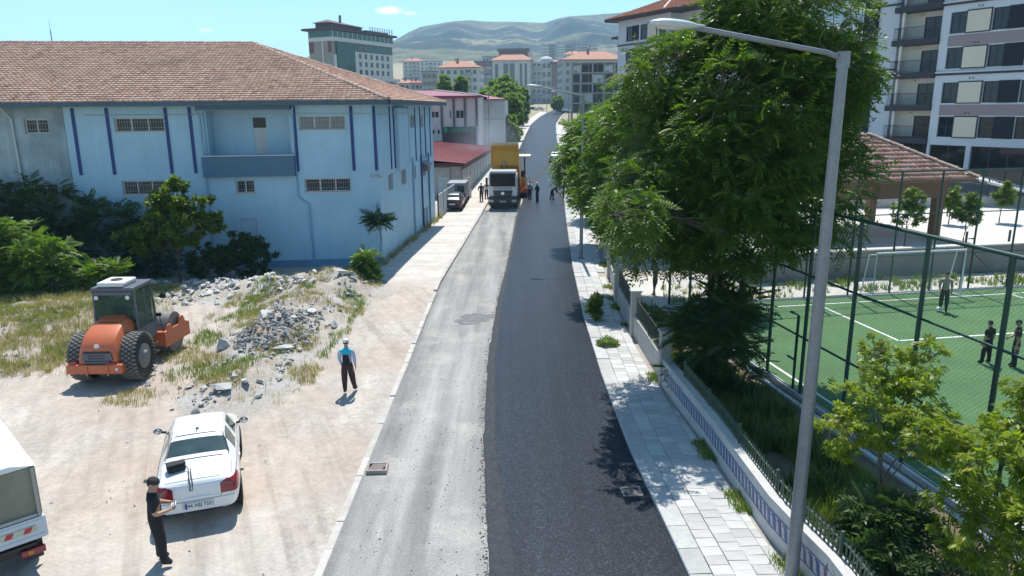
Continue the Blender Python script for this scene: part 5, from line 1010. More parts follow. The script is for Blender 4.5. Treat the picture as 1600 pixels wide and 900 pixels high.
for s in (-1, 1):
    mb = MB(); r, w, x = .80, .58, s * .90; mb.lathe([(.42, -w * .44), (.60, -w * .5), (.73, -w * .46), (.77, -w * .34), (.785, 0), (.77, w * .34), (.73, w * .46), (.60, w * .5), (.42, w * .44)], 'x', 36, (x, 0, r)); wl = mb.build('wheel', M_tyre, RO, smooth=True)
    mb = MB(); nd = 34      # diamond tread blocks
    for row in range(5):
        for k in range(nd):
            a = 2 * pi * (k + .5 * (row % 2)) / nd; xx = (row - 2) * .118; rr = .785 - (.018 if abs(row - 2) == 2 else 0); da = pi / nd * .84; dx = .098
            P = lambda q, t, rad: (x + q, rad * math.sin(t), r + rad * math.cos(t))
            mb.add([P(xx - dx, a, rr - .02), P(xx, a - da, rr - .02), P(xx + dx, a, rr - .03), P(xx, a + da, rr - .02), P(xx - dx * .8, a, rr + .014), P(xx, a - da * .8, rr + .014), P(xx + dx * .8, a, rr + .010), P(xx, a + da * .8, rr + .014)], [(4, 5, 6, 7), (0, 1, 5, 4), (1, 2, 6, 5), (2, 3, 7, 6), (3, 0, 4, 7)])
    mb.build('tread', mat('tread_rubber', (.17, .16, .145), .9, var=.2, vs=8, fine=.15), wl, stuff=True)
    mb = MB(); mb.lathe([(.43, 0), (.41, s * .1), (.2, s * .12), (.14, s * .2), (.02, s * .2)], 'x', 24, (x + s * .19, 0, r)); mb.build('rim', mat('roller_rim', (.16, .16, .17), .6, var=.2), wl, smooth=True, sharp=30)
# cab
C0, C1, z0, z1 = .62, 2.02, 1.35, 2.86; hw_, tw = .74, .74
mb = MB(); mb.bb(-.76, .76, C0 + .02, C1, .95, 1.5); mb.build('cab_base', M_cab, RO, bevel=.03)
for x in (-1, 1):
    for y0_, y1_ in ((C0 - .0, C0 + .06), (C1, C1 - .18)): mb = MB(); mb.tube([(x * hw_, y0_, 1.4), (x * tw, y0_ + (.03 if y0_ < 1 else -.0), 2.1), (x * (tw - .02), y1_, z1)], .05, 6); mb.build('cab_pillar', M_cab, RO)
for z in (2.80,): mb = MB(); mb.bb(-tw - .04, tw + .04, C0 - .06, C1 - .02, z, z + .14); rfc = mb.build('cab_roof', M_cab, RO, bevel=.04)
mb = MB(); mb.bb(-tw + .02, tw - .02, C0 - .09, C0 - .055, 2.70, 2.80); mb.build('roof_beam', M_cab, RO)
mb = MB(); mb.bb(-.55, .42, C0 + .0, C1 - .38, 2.945, 3.10); ac = mb.build('air_conditioner', mat('ac_white', (.62, .63, .62), .5, var=.05), rfc, bevel=.05); mb = MB(); mb.lathe([(.2, 3.102), (.2, 3.125), (.17, 3.13)], 'z', 18, (-.05, C0 + .5, 0)); mb.build('fan_cowl', M_black, ac)
for x in (-.56, .56): mb = MB(); mb.lathe([(.07, 0), (.07, .05), (.05, .06)], 'y', 12, (x, C0 - .12, 2.62)); mb.build('work_light', M_platew, RO)
m, nt, p = newmat('cab_glass'); p.inputs['Base Color'].default_value = (.22, .34, .28, 1); p.inputs['Roughness'].default_value = .03; p.inputs['Transmission Weight'].default_value = .85; p.inputs['IOR'].default_value = 1.1; M_cglass = m
mb = MB(); mb.bb(-.68, .68, C0 - .02, C0 - .005, 1.9, 2.72); mb.build('rear_window', M_cglass, RO); mb = MB(); mb.bb(-.68, .68, C1 - .12, C1 - .1, 1.5, 2.72); mb.build('windscreen', M_cglass, RO)
for x in (-1, 1): mb = MB(); mb.bb(x * .74 - .008, x * .74 + .008, C0 + .08, C1 - .14, 1.5, 2.74); mb.build('side_window', M_cglass, RO); mb = MB(); mb.tube([(x * .75, C0 + .72, 1.45), (x * .75, C0 + .72, 2.78)], .025, 6); mb.build('door_post', M_cab, RO); mb = MB(); mb.tube([(x * .73, C1 - .25, 2.75), (x * 1.02, C1 + .12, 2.6), (x * 1.04, C1 + .14, 2.35)], .014, 6); mb.box((x * 1.05, C1 + .12, 2.3), (.2, .05, .16)); mb.build('mirror', M_black, RO)
mb = MB(); mb.bb(-.28, .28, 1.0, 1.5, 1.5, 1.66); mb.bb(-.26, .26, .92, 1.06, 1.66, 2.25); mb.build('seat', M_black, RO, bevel=.04); mb = MB(); mb.lathe([(.19, 0), (.21, .015), (.19, .03)], 'z', 16, (0, 1.62, 1.98)); mb.tube([(0, 1.62, 1.98), (0, 1.8, 1.5)], .03); mb.build('steering_wheel', M_black, RO)
mb = MB(); mb.bb(-.60, -.45, .66, .9, 1.92, 2.5); mb.build('hanging_vest', mat('yellow_vest', (.55, .48, .03), .8), RO, bevel=.04)
mb = MB(); mb.tube([(.74, 1.2, .5), (.95, 1.2, .5), (.95, 1.55, .5), (.74, 1.55, .5)], .025, 6); mb.tube([(.8, 1.2, .82), (.95, 1.2, .82), (.95, 1.55, .82), (.8, 1.55, .82)], .025, 6); mb.build('step', M_grime, RO)
# front frame and drum, swung to the right
FRM = Matrix.Translation((-.08, 1.68, 0)) @ Matrix.Rotation(R(-5), 4, 'Z') @ Matrix.Diagonal((.88, .84, 1, 1))
mb = MB(); mb.M = FRM; mb.bb(-.3, .3, -.1, .75, .55, 1.0); mb.bb(-1.06, 1.06, .62, .86, .50, .98); mb.bb(-1.06, 1.06, 2.62, 2.84, .5, .9)
for s in (-1, 1): mb.prism([(.62, .42), (2.84, .42), (2.84, .92), (2.5, 1.0), (2.35, 1.25), (2.05, 1.25), (1.9, 1.0), (1.35, 1.0), (1.2, 1.18), (.95, 1.18), (.8, 1.0), (.62, .98)], s * 1.12 - .045, s * 1.12 + .045, 'x')
mb.build('drum_frame', M_or, RO, bevel=.02)
mb = MB(); mb.M = FRM; mb.lathe([(.70, -1.03), (.75, -1.05), (.75, 1.05), (.70, 1.03), (.5, 1.0)], 'x', 48, (0, 1.72, .75)); mb.lathe([(.3, -1.06), (.3, 1.06)], 'x', 20, (0, 1.72, .75)); mb.build('drum', M_drum, RO, smooth=True, sharp=40)
mb = MB(); mb.M = FRM; mb.box((0, .9, .62), (2.05, .03, .16), rx=.3); mb.build('scraper', M_grime, RO)
mb = MB(); mb.M = FRM; mb.tube([(1.04, .74, 1.0), (1.05, .55, 1.55)], .02); mb.box((1.06, .5, 1.66), (.2, .1, .12)); mb.build('front_lamp', M_black, RO)
mb = MB()
for i in range(4): mb.tube([(.1 + i * .08, 1.5, .95), (.2 + i * .09, 1.7, 1.1 - i * .03), (.2 + i * .07, 2.0, .9)], .022, 5)
mb.build('hose', M_black, RO)
# ---- tipper truck tipping into the paver
M_org = mat('tipper_orange', (.62, .30, .03), .5, var=.06, vs=1.2, fine=.04, col2=(.50, .24, .04), c2=(.55, .75)); M_cabw = paint('cab_white', (.66, .67, .68), .35, .4)
TT = thing('tipper_truck', 'white cab tipper truck with its orange bed raised on the street', 'truck', (-.72, 63.5, .06), R(-3))
# faces -y (towards the camera)
mb = MB(); mb.bb(-1.22, 1.22, 0, 1.9, 1.05, 3.05); cb = mb.build('cab', M_cabw, TT, bevel=.14, seg=3)
mb = MB(); mb.bb(-1.14, 1.14, .1, 1.9, 3.0, 3.28); mb.build('cab_roof', M_cabw, TT, bevel=.1, seg=3)
mb = MB(); mb.bb(-1.08, 1.08, -.025, .02, 1.95, 3.0); mb.build('windscreen', glassm('truck_glass', (.008, .01, .015), .08, .2), cb); mb = MB(); mb.bb(-1.12, 1.12, -.12, -.03, 2.96, 3.08); mb.build('sun_visor', M_black, cb)
mb = MB(); mb.box((0, .06, 2.55), (.7, .02, .3)); mb.build('dash_trim', mat('dash_red', (.25, .03, .05), .6), cb); mb = MB(); mb.bb(-.8, .8, -.032, -.026, 1.74, 1.88); mb.build('lettering_bar', mat('letter_grey', (.3, .33, .36), .5), cb)
mb = MB(); mb.prism([(-.85, 1.62), (.85, 1.62), (.72, 1.05), (-.72, 1.05)], -.06, -.003, 'y'); gr = mb.build('grille', M_black, cb)
for i in range(4): mb = MB(); mb.bb(-.78 + i * .02, .78 - i * .02, -.085, -.061, 1.5 - i * .13, 1.56 - i * .13); mb.build('grille_bar', mat('grille_grey', (.10, .105, .11), .5), gr)
mb = MB(); mb.lathe([(.14, -.1), (.16, -.09), (.14, -.08)], 'y', 18, (0, 0, 1.36)); mb.build('maker_badge', M_chrome, gr)
mb = MB(); mb.bb(-1.25, 1.25, -.22, .5, .42, 1.04); mb.bb(-1.2, 1.2, -.15, .4, .30, .42); bp_ = mb.build('bumper', mat('bumper_dark', (.05, .05, .055), .6), TT, bevel=.04)
for x in (-1, 1): mb = MB(); mb.bb(x * .98 - .2, x * .98 + .2, -.24, -.2, .62, .84); mb.build('headlight', mat('headlamp', (.5, .5, .5), .2), bp_, bevel=.02); mb = MB(); mb.bb(x * 1.38 - .09, x * 1.38 + .09, -.05, .1, 1.9, 2.7); mb.box((x * 1.28, .05, 2.6), (.2, .04, .04)); mb.build('mirror', M_black, TT)
mb = MB(); mb.bb(-.26, .26, -.235, -.222, .62, .74); pn = mb.build('number_plate', M_platew, bp_); mb = MB(); [mb.box((-.18 + i * .055, -.238, .68), (.03, .004, .07)) for i in range(7)]; mb.build('plate_text', M_ink, pn)
mb = MB(); mb.bb(-.45, -.3, .5, 8.2, .75, 1.05); mb.bb(.3, .45, .5, 8.2, .75, 1.05); mb.build('chassis', M_black, TT)
for y in (1.35, 2.9, 6.0, 7.3):
    for s in (-1, 1): wheel(TT, s * 1.02, y, .52, .34, M_grime)
for s in (-1, 1): mb = MB(); mb.bb(s * 1.1 - .15, s * 1.1 + .15, 3.7, 5.0, .6, 1.1); mb.build('fuel_tank', M_grime, TT, bevel=.05); mb = MB(); mb.bb(s * 1.22 - .03, s * 1.22 + .03, .75, 2.0, .95, 1.25); mb.build('mudguard', M_black, TT)
TB = Matrix.Translation((0, 8.0, 1.2)) @ Matrix.Rotation(R(34), 4, 'X')          # bed hinged at the rear
tb = lambda: None
def bedpart(name, f, m, par=None, bev=.01): mb = MB(); mb.M = TB.copy(); mb.M = Matrix.Translation((0, 8.0, 1.2)) @ Matrix.Rotation(R(-24), 4, 'X'); f(mb); return mb.build(name, m, par or TT, bevel=bev)
bed = bedpart('tipper_bed', lambda b: (b.bb(-1.2, 1.2, -5.6, .3, 0, .12), b.bb(-1.24, -1.14, -5.6, .3, .12, 1.5), b.bb(1.14, 1.24, -5.6, .3, .12, 1.5)), M_org)
bedpart('headboard', lambda b: (b.bb(-1.22, -.28, -5.7, -5.61, .0, 1.85), b.bb(.28, 1.22, -5.7, -5.61, .0, 1.85), b.bb(-.28, .28, -5.66, -5.6, .0, 1.85), b.bb(-1.24, 1.24, -5.76, -5.6, 1.40, 1.52), b.bb(-1.24, -1.12, -5.78, -5.6, -.05, 2.2), b.bb(1.12, 1.24, -5.78, -5.6, -.05, 1.9)), M_org, bed)
bedpart('cab_guard', lambda b: b.bb(-1.24, 1.24, -6.3, -5.6, 1.86, 1.96), mat('guard_cream', (.6, .52, .36), .6), bed)
bedpart('load', lambda b: b.bb(-1.1, 1.1, -3.5, .2, .13, .8), M_loose, bed, .0)
mb = MB(); mb.tube([(0, 2.55, 1.0), (0, 3.0, 3.9)], .11, 12); mb.tube([(0, 2.5, .9), (0, 3.0, 2.8)], .15, 12); mb.build('tipping_ram', mat('ram_steel', (.25, .25, .26), .4, metal=.4), TT)
mb = MB(); mb.bb(-.28, -.19, 2.3, 2.62, 1.0, 3.6); mb.bb(.19, .28, 2.3, 2.62, 1.0, 3.6); mb.build('ram_housing', M_black, TT)
mb = MB(); mb.bb(-1.1, 1.1, 2.05, 2.35, 1.0, 2.9); mb.build('cab_rear_stack', M_black, TT)
# ---- asphalt paver behind it
AP = thing('asphalt_paver', 'asphalt paver with cream canopy mostly hidden behind the raised tipper bed', 'paver', (-.1, 72.6, .1), R(-3))
mb = MB(); mb.bb(-1.5, 1.5, .3, 4.2, .35, 1.7); mb.build('body', mat('paver_orange', (.5, .22, .04), .5, var=.12), AP, bevel=.05)
mb = MB(); mb.bb(-1.7, -1.3, -.6, 4.2, .0, .7); mb.build('crawler_track', M_grime, AP, bevel=.15); mb = MB(); mb.bb(1.3, 1.7, -.6, 4.2, .0, .7); mb.build('crawler_track', M_grime, AP, bevel=.15)
for s in (-1, 1): mb = MB(); mb.prism([(s * 1.0, .5), (s * 1.75, .5), (s * 1.95, 1.35), (s * 1.8, 1.35)], -1.4, .4, 'y'); mb.build('hopper_wing', M_or, AP); mb = MB(); mb.bb(s * 1.9 - .25, s * 1.9 + .25, 4.1, 4.7, .1, .5); mb.build('screed', M_grime, AP)
mb = MB(); mb.bb(-1.95, 1.95, 1.0, 4.2, 3.72, 3.86); mb.build('canopy', mat('canopy_cream', (.62, .56, .40), .6), AP, bevel=.03)
for s in (-1, 1):
    for y in (1.3, 3.9): mb = MB(); mb.tube([(s * 1.35, y, 1.6), (s * 1.35, y, 3.72)], .05, 6); mb.build('canopy_post', M_grime, AP)
    mb = MB(); mb.bb(s * 1.2 - .25, s * 1.2 + .25, 2.4, 2.9, 1.7, 2.3); mb.build('operator_seat', M_black, AP, bevel=.04)
mb = MB(); mb.bb(-1.9, 1.9, 4.15, 5.0, .12, .55); mb.tube([(-1.8, 4.9, .5), (-1.8, 4.9, 1.3), (1.8, 4.9, 1.3), (1.8, 4.9, .5)], .03, 6); mb.build('screed_platform', M_grime, AP)
# ---- old dark hatchback on the left pavement, and far traffic
def small_car(name, label, loc, rz, col, group=None, L=3.9, levels=2):
    r_ = thing(name, label, 'car', loc, rz, group); pm = paint('car_paint', col, .35, .4)
    st = [(0.0, .66, .36, .70, .80, .60, .84), (.05, .74, .28, .78, .86, .66, .95), (.22, .78, .24, .80, .88, .64, 1.0), (.34, .78, .22, .82, .89, .62, 1.06), (.75, .78, .22, .82, .89, .56, 1.34), (.9, .78, .22, .82, .89, .55, 1.39), (1.7, .78, .22, .82, .89, .56, 1.42), (1.8, .78, .22, .82, .89, .56, 1.42), (2.3, .78, .22, .82, .88, .56, 1.38), (2.45, .78, .22, .82, .88, .57, 1.34), (2.95, .78, .22, .82, .87, .66, .98), (3.1, .78, .22, .81, .86, .68, .93), (3.6, .76, .24, .79, .80, .62, .85), (3.84, .72, .3, .74, .7, .56, .74), (3.9, .64, .36, .68, .62, .5, .64)]
    st = [(y * L / 3.9, *q) for y, *q in st]
    bv = car_shell(r_, st, {'side': (4, 5, 7, 8), 'rear': (3,), 'front': (9,)}, pm, M_carglass, lambda c: c.y < .12 and abs(c.x) > .48 and .62 < c.z < .78, levels, hl=lambda c: c.y > L - .25 and abs(c.x) > .38 and .5 < c.z < .66, cuts=[((0, .12, 0), (0, 1, 0)), ((.48, 0, 0), (1, 0, 0)), ((0, 0, .62), (0, 0, 1)), ((0, 0, .78), (0, 0, 1))])
    for s in (-1, 1):
        for y in (.72, 3.05): wheel(r_, s * .74, y * L / 3.9, .29, .18)
        mb = MB(); mb.ball((s * .92, 2.6 * L / 3.9, .98), (.1, .06, .07)); mb.build('wing_mirror', M_black, r_, smooth=True)
    for y, rot in ((-.012, 0), (L + .008, pi)): mb = MB(); mb.bb(-.25, .25, -.006, .006, .54, .65); o = mb.build('number_plate', M_platew, r_); o.location = (0, y, 0)
    return r_
hb = small_car('parked_car', 'dark old hatchback with a plate parked on the pavement by the sheet metal fence', (-4.98, 61.6, .16), R(-2), (.035, .02, .03))
mb = MB(); mb.bb(-.72, .72, -.04, .04, .32, .52); mb.build('bumper', M_black, hb, bevel=.02)
mb = MB(); mb.bb(-.76, .76, 2.3, 3.8, 1.05, 1.52); TRL = None
GV = thing('grey_van', 'grey box bodied van parked right ahead of the dark hatchback', 'van', (-4.92, 66.0, .16), R(-2))
mb = MB(); mb.bb(-.85, .85, 0, 3.0, .45, 1.95); mb.build('body', mat('van_grey', (.24, .26, .28), .6, var=.08), GV, bevel=.06); mb = MB(); mb.bb(-.82, .82, 3.0, 4.2, .4, 1.3); mb.build('bonnet', mat('van_grey2', (.22, .24, .26), .5), GV, bevel=.12); mb = MB(); mb.bb(-.72, -.1, -.012, .0, 1.1, 1.7); mb.build('rear_window', M_carglass, GV); mb = MB(); mb.bb(.1, .72, -.012, .0, 1.1, 1.7); mb.build('rear_window', M_carglass, GV)
for s in (-1, 1):
    for y in (.6, 3.3): wheel(GV, s * .76, y, .3, .18)
    mb = MB(); mb.bb(s * .76 - .06, s * .76 + .06, -.015, .01, .7, 1.0); mb.build('tail_light', M_redl, GV)
small_car('parked_car', 'white car standing at the far end of the pale pavement', (14.2, 318, gz(318) + .2), R(60), (.6, .6, .6), 'cars at the top of the street', 4.4)
small_car('parked_car', 'dark car parked nose to tail with a white one at the top of the street', (11.0, 322, gz(322) + .2), R(75), (.05, .06, .09), 'cars at the top of the street', 4.3)
small_car('parked_car', 'small silver car on the roadway at the top of the climb', (20.4, 312, gz(312) + .1), R(165), (.5, .52, .55), 'cars at the top of the street', 4.1)
small_car('parked_car', 'light blue grey car half hidden by leaves at the edge of the road', (6.1, 103, gz(103) + .1), R(-4), (.35, .42, .48))
# ================================================================== people
M_skin = mat('skin', (.40, .235, .165), .55, var=.06, vs=12); M_hair = mat('dark_hair', (.015, .012, .010), .6, var=.3, vs=30, bump=.3); M_shoe = mat('black_shoe', (.014, .013, .013), .5)
M_eye = mat('eye_white', (.5, .5, .48), .3); M_lip = mat('lip', (.28, .12, .10), .5)
def cloth(name, c): return mat(name, c, .85, var=.12, vs=9, fine=.06, fs=80, bump=.25, bs=16)
def person(label, loc, face, pose=None, shirt=(.02, .02, .02), trousers=(.02, .02, .022), sleeve=None, long_sleeve=False, h=1.75, shoes=None, group=None, hair=True, fingers=True, heavy=1.0, hold=None, curl=.6):
    """a continuous skinned body with five fingered hands; faces +y before turning by face"""
    T_ = thing('person', label, 'person', loc, face, group); k = h / 1.75; pose = pose or {}
    J = dict(pel=(0, 0, .96), wai=(0, .0, 1.08), che=(0, .01, 1.27), neb=(0, -.005, 1.455), nek=(0, .01, 1.53), hea=(0, .025, 1.60))
    for s, q in ((1, 'r'), (-1, 'l')):
        J.update({'cla' + q: (s * .09, 0, 1.42), 'sho' + q: (s * .185, -.005, 1.405), 'elb' + q: (s * .225, -.02, 1.12), 'wri' + q: (s * .235, .05, .875),
                  'hip' + q: (s * .095, 0, .90), 'kne' + q: (s * .105, .02, .50), 'ank' + q: (s * .11, -.02, .085), 'hee' + q: (s * .11, -.06, .04), 'toe' + q: (s * .125, .15, .035)})
    J.update({a: b for a, b in pose.items() if a not in ('look', 'bend')}); J = {a: Vector(b) for a, b in J.items()}
    Rd = dict(pel=.172, wai=.162, che=.182, neb=.08, nek=.058, hea=.058, cla=.10, sho=.082, elb=.055 if long_sleeve else .048, wri=.034 if long_sleeve else .030, hip=.126, kne=.090, ank=.070, hee=.046, toe=.042)
    names, verts, rad, edges, tagv = [], [], [], [], []
    def V(n, p, r, t): names.append(n); verts.append(Vector(p)); rad.append(r); tagv.append(t); return len(verts) - 1
    zone = dict(pel='t', wai='s', che='s', neb='s', nek='k', hea='k', cla='s', sho='v', elb='v', wri='k', hip='t', kne='t', ank='t', hee='b', toe='b')
    idx = {}
    for n, p in J.items():
        b = n[:3]; r = Rd[b] * (heavy if b in ('pel', 'wai', 'che') else 1 + (heavy - 1) * .5); idx[n] = V(n, p, r, zone[b])
    for a, b in [('pel', 'wai'), ('wai', 'che'), ('che', 'neb'), ('neb', 'nek'), ('nek', 'hea')] + [(x + q, y + q) for q in 'rl' for x, y in (('cla', 'sho'), ('sho', 'elb'), ('elb', 'wri'), ('hip', 'kne'), ('kne', 'ank'), ('ank', 'hee'), ('ank', 'toe'))] + [('che', 'clar'), ('che', 'clal'), ('pel', 'hipr'), ('pel', 'hipl')]: edges.append((idx[a], idx[b]))
    for q, s in (('r', 1), ('l', -1)):   # extra loops keep the limbs tapering
        w, el = J['wri' + q], J['elb' + q]; d = (w - el).normalized(); d2 = Vector(pose.get('hand' + q, d)).normalized() if False else d
        palm = w + d2 * .055; ip = V('palm', palm, .030, 'k'); edges.append((idx['wri' + q], ip))
        if fingers:
            inward = Vector((-s, 0, 0)); fwd = Vector((0, 1, 0)); side = d2.cross(inward)
            if side.length < .3: side = d2.cross(Vector((0, 0, 1)))
            side.normalize(); cu = side.cross(d2).normalized()
            if cu.dot(inward + fwd * .3) < 0: cu = -cu
            for i, L in enumerate((.068, .078, .073, .056)):
                off = side * (.030 - i * .020); b0 = palm + d2 * .032 + off; b1 = b0 + (d2 + cu * curl * .5).normalized() * L * .55; b2 = b1 + (d2 * (1 - curl * .5) + cu * curl).normalized() * L * .5
                a0 = V('f', b0, .0095, 'k'); a1 = V('f', b1, .0088, 'k'); a2 = V('f', b2, .0070, 'k'); edges += [(ip, a0), (a0, a1), (a1, a2)]
            t0 = palm + side * .034 - d2 * .008; t1 = t0 + (side * .7 + d2 * .7 + cu * .5).normalized() * .034; t2 = t1 + (d2 + cu * .7).normalized() * .028
            a0 = V('f', t0, .012, 'k'); a1 = V('f', t1, .0098, 'k'); a2 = V('f', t2, .008, 'k'); edges += [(ip, a0), (a0, a1), (a1, a2)]
    me = bpy.data.meshes.new('p'); me.from_pydata([v * k for v in verts], edges, []); o = bpy.data.objects.new('p', me); COL.objects.link(o)
    sk = o.modifiers.new('s', 'SKIN'); sk.branch_smoothing = .6; sk.use_smooth_shade = True
    for i, v in enumerate(me.skin_vertices[0].data):
        n = names[i][:3]; f = (1, .74) if n in ('pel', 'wai') else ((1.12, .78) if n == 'che' else (1, 1)); v.radius = (rad[i] * k * f[0], rad[i] * k * f[1]); v.use_root = names[i] == 'pel'
    sb = o.modifiers.new('u', 'SUBSURF'); sb.levels = 1; sb.render_levels = 1
    bme = bpy.data.meshes.new_from_object(o.evaluated_get(bpy.context.evaluated_depsgraph_get())); bpy.data.objects.remove(o)
    # head: sculpted ellipsoid with brow, nose, chin, ears, in the same mesh
    bm = bmesh.new(); bm.from_mesh(bme); hd = J['hea']; hdir = Vector(pose.get('look', (0, 1, 0))).normalized() if 'look' in pose else Vector((0, 1, 0))
    hm = Matrix.Translation((hd + Vector((0, 0, .045)) + hdir * .012) * k) @ hdir.to_track_quat('Y', 'Z').to_matrix().to_4x4() @ Matrix.Scale(k, 4)
    n0 = len(bm.faces); g_ = bmesh.ops.create_uvsphere(bm, u_segments=24, v_segments=16, radius=1)
    for v in g_['verts']:
        x, y, z = v.co; X, Y, Z = x * .076, y * .098, z * .118
        if z < -.2: X *= 1 - .34 * (-z - .2); Y *= 1 - .10 * (-z - .2)
        if y > .75: Y += .022 * math.exp(-((x / .16) ** 2 + ((z + .12) / .22) ** 2)) + .007 * math.exp(-((z + .72) / .16) ** 2 - (x / .3) ** 2) + .005 * math.exp(-((z - .28) / .1) ** 2) - .010 * math.exp(-((abs(x) - .36) / .14) ** 2 - ((z - .08) / .13) ** 2)
        if abs(x) > .86 and abs(z) < .28 and abs(y) < .4: X *= 1.16
        v.co = hm @ Vector((X, Y, Z))
    bm.verts.ensure_lookup_table(); bm.faces.ensure_lookup_table()
    bones = [(verts[a] * k, verts[b] * k, names[a][:3], names[b][:3], tagv[a], tagv[b]) for a, b in edges]
    mi = {'k': 0, 's': 1, 'v': 2, 't': 3, 'b': 4}
    hf = set(f for v in g_['verts'] for f in v.link_faces)
    for f in bm.faces:
        f.smooth = True
        if f in hf: f.material_index = 0; continue
        c = f.calc_center_median(); best, bt, bi = 9, 0, None
        for a, b, na, nb, ta, tb_ in bones:
            ab = b - a; t = max(0, min(1, (c - a).dot(ab) / max(1e-9, ab.length_squared))); dd = (c - a - ab * t).length
            if dd < best: best, bt, bi = dd, t, (na, nb, ta, tb_)
        na, nb, ta, tb_ = bi; z = ta if bt < .5 else tb_
        if (na, nb) == ('sho', 'elb'): z = 'v' if (long_sleeve or bt < .72) else 'k'
        elif (na, nb) == ('elb', 'wri'): z = 'v' if long_sleeve and bt < .93 else 'k'
        elif (na, nb) == ('neb', 'nek'): z = 's' if bt < .35 else 'k'
        elif nb == 'sho': z = 's' if bt < .9 else 'v'
        elif (na, nb) == ('pel', 'wai'): z = 's'
        elif nb == 'hip': z = 's' if c.z > J['pel'].z * k - .02 and 'bend' not in pose else 't'
        elif (na, nb) == ('kne', 'ank'): z = 't' if bt < .94 else 'b'
        elif nb in ('hee', 'toe'): z = 'b'
        f.material_index = mi[z]
    out = bpy.data.meshes.new('body'); bm.to_mesh(out); bm.free()
    ms = cloth('shirt_cloth', shirt)
    for m_ in (M_skin, ms, cloth('sleeve_cloth', sleeve) if sleeve else ms, cloth('trouser_cloth', trousers), mat('shoe', shoes, .5) if shoes else M_shoe): out.materials.append(m_)
    body = link('body', out, T_)
    mb = MB(); mb.M = hm
    for s in (-1, 1): mb.ball((s * .031, .083, .012), (.014, .010, .009), 10, 6, mi=0); mb.ball((s * .031, .0915, .012), (.006, .004, .006), 8, 5, mi=1)
    mb.build('eyes', [M_eye, M_hair], T_, smooth=True)
    mb = MB(); mb.M = hm; mb.ball((0, .088, -.062), (.024, .010, .008), 10, 5); mb.build('mouth', M_lip, T_, smooth=True)
    if hair:
        mb = MB(); mb.M = hm; vs = []; fs = []
        n, mm = 20, 9
        for i in range(mm):
            t = pi / 2 - i / (mm - 1) * 1.75
            for j in range(n):
                a = 2 * pi * j / n; lim = .15 if math.sin(a) > .35 else (-.5 if math.sin(a) < -.1 else -.15); z = max(math.sin(t), lim); c = math.sqrt(max(.0, 1 - z * z)); w = 1.06 + .02 * math.sin(j * 5 + i * 3)
                vs.append((.077 * w * c * math.cos(a), .099 * w * c * math.sin(a), .119 * w * z))
        fs = [(i * n + j, i * n + (j + 1) % n, (i + 1) * n + (j + 1) % n, (i + 1) * n + j) for i in range(mm - 1) for j in range(n)]
        mb.add(vs, fs); mb.build('hair', M_hair, T_, smooth=True)
    T_['_hm'] = 0; del T_['_hm']; return T_, J, hm, k
def cap_on(T_, hm, m, name='cap', peak=True, peak_dir=1, hard=False):
    mb = MB(); mb.M = hm; n = 18; vs = []
    for i, (z, r) in enumerate(((.03, 1.10), (.3, 1.12), (.65, 1.02), (.9, .6), (1.0 if not hard else 1.05, .02))):
        vs += [(.08 * r * math.cos(2 * pi * j / n), .102 * r * math.sin(2 * pi * j / n), .125 * z + .018) for j in range(n)]
    mb.add(vs, [(i * n + j, i * n + (j + 1) % n, (i + 1) * n + (j + 1) % n, (i + 1) * n + j) for i in range(4) for j in range(n)])
    if peak: mb.prism([(-.06, .08 * peak_dir), (.06, .08 * peak_dir), (.055, .155 * peak_dir), (0, .17 * peak_dir), (-.055, .155 * peak_dir)], .018, .028, 'z')
    if hard: mb.lathe([(.098, .016), (.105, .02), (.098, .026)], 'z', 18)
    return mb.build(name, m, T_, smooth=True, sharp=35)
M_capw = mat('white_cap_cloth', (.66, .67, .68), .7); M_capd = mat('black_cap_cloth', (.02, .02, .022), .8); M_helm = mat('pale_helmet', (.62, .63, .60), .4)
# 1 man in black by the car, holding a white controller, head turned right
P1 = dict(elbr=(.275, .03, 1.13), wrir=(.145, .27, 1.12), elbl=(-.275, .06, 1.12), wril=(-.10, .29, 1.15), look=(.25, 1, -.34), ankr=(.14, .06, .085), heer=(.14, .02, .04), toer=(.19, .22, .035), kner=(.12, .06, .5))
T1, J1, hm1, k1 = person('man in black with a black cap holding a white controller beside the white car', (-6.86, 12.62, .02), R(-68), P1, (.013, .013, .015), (.012, .012, .014), h=1.76, heavy=1.32, curl=.9)
cap_on(T1, hm1, M_capd, 'cap', True, -1)
CT = thing('remote_controller', 'white handheld remote controller held by the man in black', 'controller', Matrix.Translation((-6.86, 12.62, .02)) @ Matrix.Rotation(R(-68), 4, 'Z') @ Vector((.025, .345, 1.165)), R(-68))
mb = MB(); mb.box((0, 0, 0), (.17, .10, .035), rx=.5); mb.build('case', M_capw, CT, bevel=.012); mb = MB(); mb.box((0, .02, .035), (.13, .012, .075), rx=-.3); mb.build('screen', M_black, CT)
for s in (-1, 1): mb = MB(); mb.tube([(s * .05, -.005, .01), (s * .05, -.012, .035)], .008, 6); mb.build('stick', M_black, CT)
